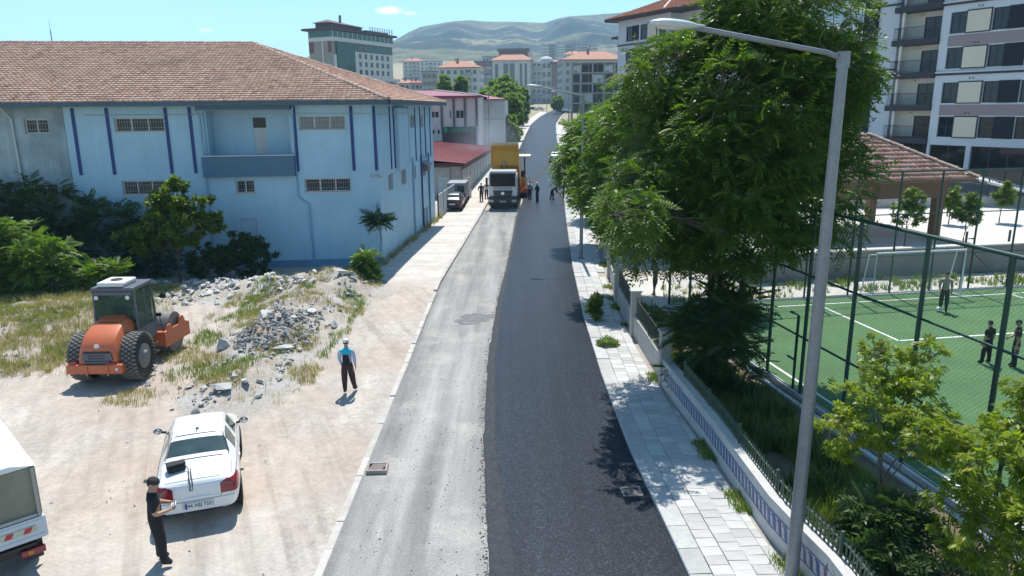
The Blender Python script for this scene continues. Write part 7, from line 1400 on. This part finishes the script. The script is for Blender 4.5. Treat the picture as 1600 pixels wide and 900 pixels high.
# ------------------------------------------------------------------ rubble: the larger pieces singly, the rest as one scatter
M_rock = mat('broken_concrete', (.46, .455, .44), .92, var=.18, vs=2.5, fine=.14, fs=30, bump=.5, bs=20, rnd=.14); M_rockd = mat('grey_spoil', (.23, .235, .245), .95, var=.25, vs=3, fine=.2, bump=.7, bs=18, rnd=.15)
def rockmesh(seed, flat=.6, m=None, name='rock'):
    rng = np.random.default_rng(seed); bm = bmesh.new(); pts = rng.normal(0, 1, (13, 3)); pts /= np.linalg.norm(pts, axis=1, keepdims=True); pts *= np.array([.5, .38, .5 * flat]) * rng.uniform(.75, 1.05, (13, 1))
    for q in pts: bm.verts.new(q)
    r_ = bmesh.ops.convex_hull(bm, input=bm.verts[:]); bmesh.ops.delete(bm, geom=[v for v in bm.verts if not v.link_faces], context='VERTS'); me = bpy.data.meshes.new(name); bm.to_mesh(me); bm.free(); me.materials.append(m or M_rock); return me
RM = [rockmesh(i, .35 + .1 * (i % 5)) for i in range(10)]; RD = [rockmesh(50 + i, .7, M_rockd) for i in range(5)]
def put(x, y, s, lb, dark=False, sx=1, i=0, name='rubble_block', cat='rubble block', grp='broken concrete blocks on the mound', rz=None):
    o = link(name, (RD if dark else RM)[i % (5 if dark else 10)]); o.location = (x, y, mound(x, y) + s * .12); o.scale = (s * sx, s, s * .85); o.rotation_euler = (random.uniform(-.25, .25), random.uniform(-.25, .25), random.uniform(0, 6) if rz is None else rz); return tag(o, lb, cat, grp)
for i, (x, y, s, sx, lb) in enumerate(((-8.15, 24.9, .62, 1.5, 'large rounded concrete lump at the foot of the grey spoil heap'), (-8.3, 29.4, .7, 1.4, 'pale flat stone slab high on the mound facing the road'), (-9.6, 27.6, .9, 1.2, 'long grey concrete shard tilted on top of the mound'), (-10.6, 25.6, 1.1, .5, 'brown plank shaped slab leaning on the left of the heap'), (-9.0, 21.3, .95, 1.0, 'grey square concrete slab lying flat at the near end of the mound'), (-8.3, 21.6, .75, .4, 'narrow pale stone wedge on the brick red soil'), (-9.2, 33.2, .8, 1.2, 'pale boulder among grass at the top of the mound'), (-7.9, 34.4, .9, 1.5, 'long low pale rock at the crest by the bush'), (-8.5, 27.4, .5, 1.2, 'small white stone standing alone below the crest'), (-9.2, 19.9, .42, 1.2, 'white stone nearest to the white car roof'), (-7.55, 22.4, .38, 1.2, 'small white stone on the dirt right of the spoil heap'))):
    put(x, y, s, lb, False, sx, i)
o = bpy.data.objects['rubble_block.004']; o.scale = (.95, 1.05, .22); o.rotation_euler = (.05, .04, .35)
rng = np.random.default_rng(77); VV, FF_ = [], []; base = 0
def addrocks(n, region, s0, s1, meshes, dens=None):
    out = MB(); k = 0
    dat = [([tuple(v.co) for v in me.vertices], [tuple(p.vertices) for p in me.polygons]) for me in meshes]
    while k < n:
        x, y = rng.uniform(region[0], region[1]), rng.uniform(region[2], region[3]); k += .1
        if dens and rng.random() > dens(x, y): continue
        k += .9; s = s0 + (s1 - s0) * rng.random() ** 2.5; vs, fs = dat[rng.integers(len(dat))]
        out.M = Matrix.Translation((x, y, mound(x, y) + s * .08)) @ Euler((rng.normal(0, .3), rng.normal(0, .3), rng.random() * 6)).to_matrix().to_4x4() @ Matrix.Diagonal((s, s * rng.uniform(.6, 1.1), s * .8, 1)); out.add(vs, fs)
    return out
el = lambda cx, cy, rx, ry_: (lambda x, y: 1 if ((x - cx) / rx) ** 2 + ((y - cy) / ry_) ** 2 < 1 else 0)
addrocks(1100, (-11, -7.2, 24, 29.5), .06, .30, RD, el(-9.0, 26.6, 1.35, 2.1)).build('spoil_heap', M_rockd, stuff=True)
addrocks(900, (-12, -6.5, 20.2, 35.5), .05, .40, RM, lambda x, y: 1 if mnoise.noise((x * .8, y * .8, 31)) > .05 and abs(x + 9) < 1.2 + (y - 20) * .09 else .03).build('rubble', M_rock, stuff=True)
addrocks(620, (-18.5, -9, 32.2, 37), .08, .55, RM, lambda x, y: 1 if mnoise.noise((x * .5, y * .5, 37)) > -.15 else .15).build('rubble_field', mat('white_rubble', (.54, .53, .51), .9, var=.15, rnd=-.2, fine=.1, bump=.4), stuff=True)
addrocks(500, (-19, -4.2, 11, 33), .02, .10, RM, lambda x, y: .35 + mnoise.noise((x * .4, y * .4, 2))).build('loose_stones', M_rock, stuff=True)
addrocks(160, (-26, -17, 22, 33), .05, .3, RM, lambda x, y: .5 + mnoise.noise((x * .5, y * .5, 2))).build('bank_stones', M_rock, stuff=True)
gm = addrocks(260, (6, 9.5, 10, 16.5), .05, .32, RM, lambda x, y: 1 if wx(y) + 1.2 < x < 6.6 + (24 - y) * .169 and mnoise.noise((x, y, 2)) > .05 else 0); gm.build('garden_stones', M_rock, stuff=True)
# ================================================================== distant town
M_fw = [mat('far_white_render', (.52, .52, .52), .85, var=.06, vs=.3), mat('far_grey_render', (.36, .37, .39), .85, var=.08, vs=.3), mat('far_brown_render', (.24, .165, .155), .85, var=.08), mat('far_concrete', (.30, .30, .30), .9, var=.15, vs=.4), mat('far_beige', (.48, .43, .37), .85, var=.08)]
M_fg_ = glassm('far_glass', (.04, .05, .06), .12); M_frf = mat('far_roof_tile', (.42, .20, .135), .85, var=.14, vs=1.5, fine=.2, fs=8); M_frg = mat('far_roof_grey', (.15, .14, .15), .7)
def blockwin(mb, x0, x1, y, zs, n, w, h, skip=()):
    for k, z in enumerate(zs):
        for i in range(n):
            if (k, i) in skip: continue
            c = x0 + (x1 - x0) * (i + .5) / n; mb.bb(c - w / 2, c + w / 2, y - .06, y + .1, z, z + h)
def far_block(name, label, loc, rz, w, d, fl, fh, wm, roof='hip', group=None, nwin=6, balc=(), sub=None, rm=None, cat='apartment block', over=.6):
    t = thing(name, label, cat, loc, rz, group); H = fl * fh + .6; mb = MB(); mb.bb(-w / 2, w / 2, 0, d, -6, H); mb.build('wall', wm, t)
    zs = [k * fh + 1.0 for k in range(fl)]; mb = MB(); blockwin(mb, -w / 2 + .4, w / 2 - .4, 0, zs, nwin, 1.3, 1.45, {(k, i) for i in balc for k in range(fl)}); nd = max(2, int(d / 3.2))
    for s in (-1, 1):
        for z in zs:
            for i in range(nd): c = d * (i + .5) / nd; mb.bb(s * w / 2 - .06, s * w / 2 + .06, c - .6, c + .6, z, z + 1.45)
    mb.build('window_grid', M_fg_, t, stuff=True)
    if balc:
        mb = MB()
        for i in balc:
            c = -w / 2 + .4 + (w - .8) * (i + .5) / nwin
            for k in range(fl): mb.bb(c - 1.4, c + 1.4, -1.2, 0, k * fh + .4, k * fh + .6); mb.bb(c - 1.4, c + 1.4, -1.2, -1.1, k * fh + .6, k * fh + 1.5); mb.bb(c - 1.0, c + 1.0, -.05, .1, k * fh + .7, k * fh + 2.6, mi=1)
        mb.build('balcony_stack', [M_fw[1], M_fg_], t, stuff=True)
    if roof == 'hip':
        o = over; rh = min(w, d) * .22; a = min(w, d) / 2; mb = MB(); mb.add([(-w / 2 - o, -o, H), (w / 2 + o, -o, H), (w / 2 + o, d + o, H), (-w / 2 - o, d + o, H), (-w / 2 + a, d / 2, H + rh), (w / 2 - a, d / 2, H + rh)], [(0, 1, 5, 4), (1, 2, 5), (2, 3, 4, 5), (3, 0, 4), (0, 1, 2, 3)]); mb.bb(-w / 2 - o, w / 2 + o, -o - .05, -o, H - .3, H + .02); r_ = mb.build('roof', rm or M_frf, t)
        mb = MB(); mb.bb(-w * .1, -w * .1 + .9, d * .35, d * .35 + .9, H + rh * .5, H + rh + .9); mb.build('chimney', M_fw[2], r_)
    else: mb = MB(); mb.bb(-w / 2 - .2, w / 2 + .2, -.2, d + .2, H, H + .4); mb.build('roof', M_frg, t)
    return t
# hotel with green curtain wall
HO = thing('office_block', 'tall office block with green curtain wall and dark overhanging roof above the tile ridge', 'office block', (-64.8, 280, 6), R(63.5))
M_hw = M_fw[0]; M_green = glassm('green_glass', (.012, .075, .065), .12, .5); M_hd = mat('burgundy_trim', (.07, .03, .04), .7)
mb = MB(); mb.bb(0, 37, .01, 10.5, -8, 30.7); mb.build('core', mat('hotel_concrete', (.27, .255, .235), .9, var=.12, vs=.3), HO)
zs = [15.8, 18.7, 21.6]; hx = [15.2 + i * 3.55 for i in range(6)]
mb = MB(); facade(mb, 13.0, 37.2, 13.6, 23.9, [(x, x + 1.7, z, z + 1.8) for z in zs for x in hx], .3, y=-.4); mb.bb(12.99, 13.1, -.4, 0, 13.6, 23.9); mb.bb(13, 37.2, -.39, 0, 23.9, 24.0); mb.build('front_wall', M_hw, HO)
for z in zs:
    for x in hx: window(HO, I4, x, x + 1.7, z, z + 1.8, M_apf, M_fg_, 2, 1, fw=.12, depth=-.2)
mb = MB(); mb.bb(13, 37.2, -.3, 0, -6, 13.59); mb.build('lower_floors', M_gs, HO)
for i in range(6): mb = MB(); mb.bb(hx[i] - .3, hx[i] + 2.2, -.42, -.301, 10.2, 12.8); mb.build('window', M_fg_, HO)
mb = MB(); mb.bb(2.2, 12.4, -.8, 0, -6, 26.9)
for i in range(9): mb.bb(2.2 + i * 1.26, 2.3 + i * 1.26, -.86, -.801, -6, 26.9, mi=1)
for i in range(14): mb.bb(2.2, 12.4, -.85, -.802, -3 + i * 2.2, -2.9 + i * 2.2, mi=1)
mb.build('curtain_wall', [M_green, mat('mullion_green', (.02, .06, .06), .5)], HO)
mb = MB(); mb.bb(.6, 2.1, -.5, 0, -6, 22.5); mb.build('white_pier', M_hw, HO)
mb = MB(); mb.bb(12.5, 37.3, -.35, 0, 24.01, 26.95); mb.build('charcoal_band', M_gs, HO)
for x0, x1 in ((18.5, 33), (14.4, 16.6), (34.4, 36.8)): mb = MB(); mb.bb(x0, x1, -.5, -.36, 24.3, 26.7); mb.build('upper_glazing', M_green, HO)
mb = MB(); mb.bb(-.4, 37.8, -1.2, 0, 27, 28.4); mb.bb(-.4, 0, 0, 10, 27, 28.4); mb.build('white_belt', M_hw, HO)
mb = MB(); mb.bb(-.1, 37.5, -.8, 0, 28.41, 30.6); mb.build('ribbon_window', M_green, HO)
for i in range(14): mb = MB(); mb.bb(-.1 + i * 2.85, .2 + i * 2.85, -.92, -.801, 28.41, 30.6); mb.build('mullion', M_hw, HO)
mb = MB(); mb.bb(-1.9, 38.8, -2.1, 12, 30.75, 31.5); mb.build('roof_slab', M_hd, HO)
mb = MB(); mb.bb(2, 21, 2, 8.5, 31.51, 33.6); mb.build('penthouse', mat('burgundy_wall', (.10, .05, .055), .8), HO); mb = MB(); mb.add([(1, 1.2, 33.65), (22, 1.2, 33.3), (22, 9.4, 33.3), (1, 9.4, 33.65), (5, 5.2, 35.1), (22, 5.2, 34.3)], [(0, 1, 5, 4), (1, 2, 5), (2, 3, 5, 4), (3, 0, 4), (0, 1, 2, 3)]); mb.build('penthouse_roof', M_hd, HO)
mb = MB(); mb.tube([(12, 5, 34), (12, 5, 37.2)], .5, 6); mb.build('flue', M_gs, HO)
mb = MB(); mb.bb(22.5, 37, 1, 7, 31.51, 32.6); [mb.bb(22 + i * 1.6, 22.15 + i * 1.6, -1.2, -1.0, 31.51, 33.6) for i in range(10)]; mb.bb(22, 37.4, -1.2, -1.1, 33.5, 33.6); mb.bb(22, 37.4, -1.2, -1.1, 32.5, 32.6); mb.build('rooftop_plant', M_gs, HO, stuff=True)
mb = MB(); mb.bb(-.2, -.003, .5, 9.8, 28.5, 30.5); mb.build('side_glazing', M_green, HO); M_rp = mat('red_panel', (.16, .03, .03), .7)
for y0, y1 in ((8.2, 10.3), (.1, 1.4)): mb = MB(); mb.bb(-.2, -.003, y0, y1, 23, 26.9); mb.build('red_panel', M_rp, HO)
mb = MB(); mb.bb(-.35, -.003, 3.6, 4.1, -6, 28); mb.build('side_pipe', M_hw, HO)
far_block('small_tower', 'small dark tower peeping out left of the office block', (-79.5, 300, 6), R(20), 4.5, 5, 7, 3.0, M_frg, 'flat', None, 2)
G1 = 'apartment blocks beyond the crimson roofs'
far_block('apartment_block', 'white apartment block with orange hip roof between the poplars and the big block', (-20.4, 302, 9), R(-8), 16.5, 12, 5, 3.0, M_fw[0], 'hip', G1, 6, (4,), rm=M_frf)
far_block('apartment_block', 'low grey unfinished block left of the white orange roofed one', (-30.0, 284, 8), R(5), 6.0, 8, 5, 2.7, M_fw[3], 'flat', G1, 3)
BA = thing('apartment_block', 'big pale apartment block with brown wings and orange roof behind the street trees', 'apartment block', (-.4, 418, 1.0), R(-4), G1); BA.scale = (1.6, 1.6, 1.6)
mb = MB(); mb.bb(-5.8, 7.2, 0, 14, -5, 20.8); mb.bb(7.2, 14.5, 2.5, 14, -5, 20.4); mb.build('main_wall', M_fw[0], BA); mb = MB(); mb.bb(-11.4, -5.8, 1.5, 14, -5, 20.2); mb.build('grey_wing', M_fw[1], BA)
for q in ((-11.8, -8.6, 1.2, 10, -5, 19.8), (14.5, 18.2, 1.2, 12, -5, 19.6)): mb = MB(); mb.bb(*q); mb.build('brown_wing', M_fw[2], BA)
mb = MB(); zs = [k * 2.9 + .8 for k in range(7)]
for x0, x1 in ((-4.9, -3.9), (3.6, 4.4), (5.2, 6.0)): mb.bb(x0, x1, -.06, .05, 0, 19.6)
mb.bb(-1.8, 1.6, -.5, .05, -2, 19.6); blockwin(mb, -8.4, -6, 1.5, zs, 2, .9, 1.4); blockwin(mb, 7.6, 14.2, 2.5, zs, 4, 1.1, 1.5); mb.build('window_strip', M_fg_, BA, stuff=True)
mb = MB(); mb.bb(-.3, .1, -.6, -.501, -2, 19.7); mb.bb(-3.2, -2.0, -.3, 0, -2, 20); mb.bb(1.8, 3.0, -.3, 0, -2, 20); mb.build('white_pier', M_fw[0], BA)
mb = MB(); [mb.bb(8.2, 11.4, 1.2, 2.5, z - .4, z + .6) for z in zs]; [mb.bb(-8.2, -6.0, .4, 1.5, z - .4, z + .6) for z in zs]; mb.build('balcony_stack', M_fw[1], BA, stuff=True)
mb = MB(); mb.add([(-6.6, -1, 20.8), (8, -1, 20.8), (8, 10, 20.8), (-6.6, 10, 20.8), (-2, 5, 23.2), (4, 5, 23.2)], [(0, 1, 5, 4), (1, 2, 5), (2, 3, 4, 5), (3, 0, 4), (0, 1, 2, 3)]); mb.build('roof', M_frf, BA)
mb = MB(); mb.bb(-4, 6, 6, 12, 20.81, 24.2); mb.build('penthouse', M_fw[2], BA); mb = MB(); mb.bb(-4.6, 6.6, 5.2, 12.6, 24.21, 25.0); mb.bb(-12.2, -5.9, .6, 14, 20.21, 20.7); mb.bb(13.8, 19, .4, 12.5, 19.61, 20.1); mb.build('dark_roof', M_frg, BA)
mb = MB(); mb.lathe([(2.6, 20.5), (2.3, 21.3), (1.4, 21.9), (.1, 22.2)], 'z', 14, (12.5, 5, 0)); mb.build('dome', M_fw[0], BA)
far_block('apartment_block', 'narrow white apartment block with orange roof right of the big block', (28.4, 468, 11), R(14), 10.5, 14, 8, 3.0, M_fw[0], 'hip', G1, 3)
far_block('apartment_block', 'blue grey narrow tower beside the concrete skeleton', (36.2, 482, 12), R(5), 6.2, 8, 8, 3.0, mat('blue_grey_tower', (.22, .29, .36), .7), 'flat', G1, 2)
for i, (x, y, w, fl, m_, rf_, lb) in enumerate(((6.5, 560, 15, 8, 0, 'hip', 'pale apartment block peeping over the big block roof'), (-36, 520, 14, 6, 4, 'hip', 'beige apartment block above the low grey unfinished one'), (-58, 560, 16, 6, 0, 'flat', 'pale flat roofed block beside the office block wall'), (-14, 560, 13, 7, 1, 'flat', 'grey block in the gap left of the big brown wing'), (49, 600, 16, 7, 0, 'hip', 'white block in the gap right of the blue grey tower'), (-80, 640, 18, 5, 4, 'hip', 'beige block low on the slope past the small houses'), (60, 700, 20, 6, 4, 'flat', 'wide block just under the hillside row'))):
    far_block('apartment_block', lb, (x, y, gz(y) - 1), R((i * 23) % 30 - 15), w, 12, fl, 3.0, M_fw[m_], rf_, G1, 5, (2,), rm=M_frf)
# concrete skeleton under construction
CF = thing('concrete_skeleton', 'unfinished concrete frame building with open floors beyond the second street lamp', 'construction', (18.2, 228, 4.2), R(-6))
for k in range(7): mb = MB(); mb.bb(0, 16, 0, 10, k * 2.9 - .15, k * 2.9 + .13); mb.build('floor_slab', M_fw[3], CF)
for x in (.2, 2.9, 6.4, 9.8, 12.8, 15.8):
    for y in (.2, 5, 9.8): mb = MB(); mb.bb(x - .2, x + .2, y - .2, y + .2, -4, 17.2); mb.build('column', M_fw[3], CF)
mb = MB()
for k in range(6):
    for x0, x1 in ((0.4, 2.7), (3.1, 6.2), (6.6, 9.6), (10, 12.6), (13, 15.6)):
        if (k + int(x0)) % 5: mb.bb(x0, x1, 9.0, 9.2, k * 2.9 + .14, k * 2.9 + 2.7)
mb.build('opening_shade', mat('shade_dark', (.12, .12, .13), .9), CF, stuff=True)  # dark panels painted in as the shade inside the open floors
mb = MB(); mb.tube([(-.3, -1, -3), (-.3, -1, 18)], .05, 5)
for i in range(7): mb.tube([(i * 2.6, -1, -3), (i * 2.6, -1, 17)], .05, 5)
for k in range(5): mb.tube([(-.3, -1, k * 3.4 + 1), (15.6, -1, k * 3.4 + 1)], .04, 5)
mb.build('scaffold', M_frm, CF)
far_block('apartment_block', 'wide apartment block with broad orange roof rising behind the concrete skeleton', (33.5, 300, 14.4), R(4), 26, 16, 4, 3.0, M_fw[1], 'hip', G1, 8)
t = far_block('shop_row', 'low dark fronted shop row at the top of the street', (20, 428, 10.2), R(8), 27, 10, 1, 5.0, M_fw[1], 'flat', None, 7, cat='shops')
HB = 'grey blocks on the hillside'
for i in range(7): far_block('hillside_block', ['first hillside block from the big block side', 'second hillside block along the row', 'third hillside block along the row', 'middle right hillside block above the orange roof', 'fifth hillside block along the row', 'sixth hillside block above the skeleton', 'last hillside block above the skeleton'][i], (36 + i * 8.6, 800 + (i % 2) * 12, gz(800) + 8 + (i % 3) * 1.0), R(5), 7.2, 10, 5, 2.9, M_fw[(0, 1, 0, 4, 1, 0, 4)[i]], 'flat', HB, 3)
HG = 'small houses below the hill'
hs = [(-52.5, 345, 7, 'far left small house by the office block'), (-47.5, 352, 8, 'second small house from the office block'), (-41, 336, 6.5, 'house with red roof nearest the unfinished block'), (-38.5, 372, 8, 'small house just above the red roofed one'), (-61, 385, 8, 'small house half hidden by the office block'), (-50.5, 395, 9, 'upper small house in the middle of the far row'), (-30, 400, 9, 'house directly above the low grey unfinished block'), (-44, 430, 10, 'topmost small house under the hill'), (-20, 420, 9, 'house peeping over the white block roof'), (-14.5, 400, 8, 'orange roofed house just left of the brown wing'), (27, 455, 8, 'low house with orange roof below the narrow white block'), (40, 470, 9, 'pale house with tiled roof left of the skeleton'), (38, 520, 10, 'house behind the blue grey tower')]
for i, (x, y, w, lb) in enumerate(hs): far_block('house', lb, (x, y, gz(y) + (5.5 if x < 0 else 1)), R((i * 37) % 40 - 20), w, 8, 1 + (i % 3 != 0), 2.9, M_fw[(0, 4, 1, 0, 2)[i % 5]], 'hip' if i % 4 else 'flat', HG, 3, rm=[M_frf, mat('house_red_roof', (.33, .09, .07), .8)][i % 3 == 2], cat='house', over=.4)
for i, (x, y, lb) in enumerate(((-27, 300, 'green tree low beside the grey unfinished block'), (-37, 320, 'leafy tree among the small houses'), (-56, 325, 'tree by the foot of the office block'), (-45, 410, 'bushy tree on the slope above the houses'))): fartree(lb, x, y, [(0, 0, 4, 3, 3, 3)], 70, 90 + i, 1.5, 'town_tree', 'trees among the small houses')
rh = random.Random(21); ORD = 'first second third fourth fifth sixth seventh eighth ninth tenth eleventh twelfth thirteenth fourteenth fifteenth sixteenth seventeenth eighteenth'.split()
pts_ = sorted(((rh.uniform(-88, -6), rh.uniform(440, 700)) for i in range(18)), key=lambda q: q[0] / q[1])
for i, (x, y) in enumerate(pts_):
    k, fl_, hip = rh.choice((0, 0, 4, 1, 2)), rh.choice((1, 2, 2, 3)), i % 3 != 0
    lb = '%s %s storey house with %s roof, %s from the office block under the hill' % (('white', 'grey', 'brown', 'grey', 'beige')[k], ('one', 'two', 'three')[fl_ - 1], 'orange' if hip else 'flat', ORD[i])
    far_block('house', lb, (x, y, gz(y) + 1), rh.uniform(-.6, .6), rh.uniform(7, 12), 9, fl_, 2.9, M_fw[k], 'hip' if hip else 'flat', 'houses at the foot of the hill', 3, rm=M_frf, cat='house', over=.4)
pts_ = sorted(((rh.uniform(-85, -8), rh.uniform(420, 680)) for i in range(12)), key=lambda q: q[0] / q[1])
for i, (x, y) in enumerate(pts_): fartree('dark tree among the hillfoot houses, %s from the office block' % ORD[i], x, y, [(0, 0, 4.5, 3.4, 3.2, 3.6)], 45, 120 + i, 2.0, 'town_tree', 'trees among the houses under the hill')
# lamp posts and aerials far up the street
lamp('street_lamp', 'slim lamp post at the far side of the climbing street', (9.1, 118, gz(118) + .1), 9.0, R(180), 2.6, .4)
lamp('street_lamp', 'street lamp standing on the pavement by the top parked cars', (12.6, 262, gz(262) + .1), 9.0, R(5), 2.4, .4)
lamp('street_lamp', 'street lamp beside the shop row at the top', (23.5, 410, gz(410) + .1), 9.0, R(5), 2.4, .4)
t = thing('utility_pole', 'thin metal pole in front of the white house', 'pole', (-3.0, 104, 1.2)); mb = MB(); mb.tube([(0, 0, 0), (0, 0, 9.5)], [.11, .07], 8); mb.box((0, 0, 9.2), (.9, .06, .06)); mb.build('pole', M_galv, t)
t = thing('antenna_mast', 'lattice antenna mast far beyond the tiled ridge', 'mast', (-225, 380, 0)); mb = MB()
for s in ((-.5, 0), (.5, 0), (0, .8)): mb.tube([(s[0], s[1], 0), (s[0] * .3, s[1] * .3, 48)], .12, 4)
for k in range(16): mb.tube([(-.45 + k * .02, 0, k * 3), (.45 - k * .02, 0, k * 3 + 3)], .07, 4)
mb.tube([(0, 0, 48), (0, 0, 53)], .08, 4); mb.build('lattice', M_frg, t)
# ------------------------------------------------------------------ hills
CR = [(-560, 50), (-450, 95), (-397, 152), (-376, 171), (-352, 199), (-298, 231), (-259, 247), (-183, 259), (-107, 265), (-31, 260), (64, 257), (102, 253), (140, 263), (196, 273), (291, 281), (385, 287), (573, 298), (1200, 320)]
def crest(x): return interp(CR, x)
def hillz(x, y):
    base = gz(y) - 4; c = crest(x + 18 * mnoise.noise((y * .004, 2, 2)))
    def st(a, w): q = max(0, min(1, (y - a) / w)); return q * q * (3 - 2 * q)
    t = max(0, min(1, (y - 1150) / 1150)); w1 = 70 * mnoise.noise((x * .006, 1, 1)); w2 = 90 * mnoise.noise((x * .005, 6, 1)); br = .6 + .8 * max(0, mnoise.noise((x * .009, 3, 8)) + .35)
    f = .46 * t + .06 * t * t + .11 * br * st(1560 + w2, 30) + .20 * br * st(2010 + w1, 26) + .10 * st(2110 + w1, 26); f += (1 - f) * st(2140, 180)
    z = base + (c - base) * min(1, f)
    g = mnoise.fractal((x * .0045, y * .0022, 0), 1.0, 2.0, 6) + .35 * mnoise.fractal((x * .02, y * .011, 5), 1.0, 2.0, 4); z += g * (c - base) * .11 * min(1, t * 2.2) * (1 if y < 2100 else .2)
    return z
xs = np.arange(-640, 1100, 9.0); ys = np.arange(1100, 2400, 9.0); XX = [(x, y, hillz(x, y)) for y in ys for x in xs]; k = len(xs)
Fq = np.array([(i * k + j, i * k + j + 1, (i + 1) * k + j + 1, (i + 1) * k + j) for i in range(len(ys) - 1) for j in range(k - 1)])
m, nt, p = newmat('hill'); ge = node(nt, 'NewGeometry'); sx = node(nt, 'SeparateXYZ'); nt.links.new(ge.outputs['True Normal'], sx.inputs[0]); co = node(nt, 'TexCoord').outputs['Object']
gr_ = ramp(nt, noise_(nt, co, .006, 9, .7), [(.32, (.085, .085, .05)), (.48, (.175, .16, .09)), (.62, (.29, .24, .155)), (.75, (.36, .295, .215))])
gr_ = mixc(nt, ramp(nt, noise_(nt, co, .03, 8, .75), [(.5, (0, 0, 0)), (.58, (.85,) * 3)]), gr_, (.045, .07, .03))
rk = ramp(nt, noise_(nt, co, .03, 9, .75, (.5, .5, 2.5)), [(.3, (.03, .03, .03)), (.7, (.13, .12, .11))])
c = mixc(nt, ramp(nt, sx.outputs[2], [(.87, (1, 1, 1)), (.945, (0, 0, 0))]), gr_, rk); nt.links.new(c, p.inputs['Base Color']); p.inputs['Roughness'].default_value = 1; p.inputs['Specular IOR Level'].default_value = .1
nt.links.new(bump_(nt, noise_(nt, co, .05, 8, .75), 1.0, 6), p.inputs['Normal'])
struct(link('hills', npmesh('hills', np.array(XX), Fq, m, True)))
# ------------------------------------------------------------------ haze and the paver's smoke
m, nt, p = newmat('haze'); nt.nodes.remove(p); vp = node(nt, 'VolumePrincipled'); vp.inputs['Density'].default_value = .00023; vp.inputs['Color'].default_value = (.48, .76, 1.0, 1); vp.inputs['Anisotropy'].default_value = .0; nt.links.new(vp.outputs[0], nt.nodes['Material Output'].inputs['Volume'])
mb = MB(); mb.bb(-4050, 4050, -450, 4700, -130, 365); hz_ = mb.build('haze', m, stuff=True); hz_.display_type = 'WIRE'
m, nt, p = newmat('smoke'); nt.nodes.remove(p); vp = node(nt, 'VolumePrincipled'); vp.inputs['Color'].default_value = (.75, .88, 1.0, 1); co = node(nt, 'TexCoord').outputs['Object']
vl = node(nt, 'VectorMath', operation='LENGTH'); mp = node(nt, 'Mapping'); mp.inputs['Scale'].default_value = (1 / 5.0, 1 / 9.0, 1 / 4.2); nt.links.new(co, mp.inputs[0]); nt.links.new(mp.outputs[0], vl.inputs[0])
a_ = node(nt, 'MapRange'); a_.inputs[1].default_value = 1; a_.inputs[2].default_value = .1; a_.inputs[3].default_value = 0; a_.inputs[4].default_value = .055; nt.links.new(vl.outputs['Value'], a_.inputs[0])
q_ = node(nt, 'Math', operation='MULTIPLY'); nt.links.new(a_.outputs[0], q_.inputs[0]); nt.links.new(ramp(nt, noise_(nt, co, .35, 4, .6), [(.35, (0, 0, 0)), (.65, (1, 1, 1))]), q_.inputs[1]); nt.links.new(q_.outputs[0], vp.inputs['Density']); nt.links.new(vp.outputs[0], nt.nodes['Material Output'].inputs['Volume'])
mb = MB(); mb.ball((0, 0, 0), (5.0, 9.0, 4.2), 16, 10); o = mb.build('smoke', m, stuff=True); o.location = (-3.0, 92, 4.6)
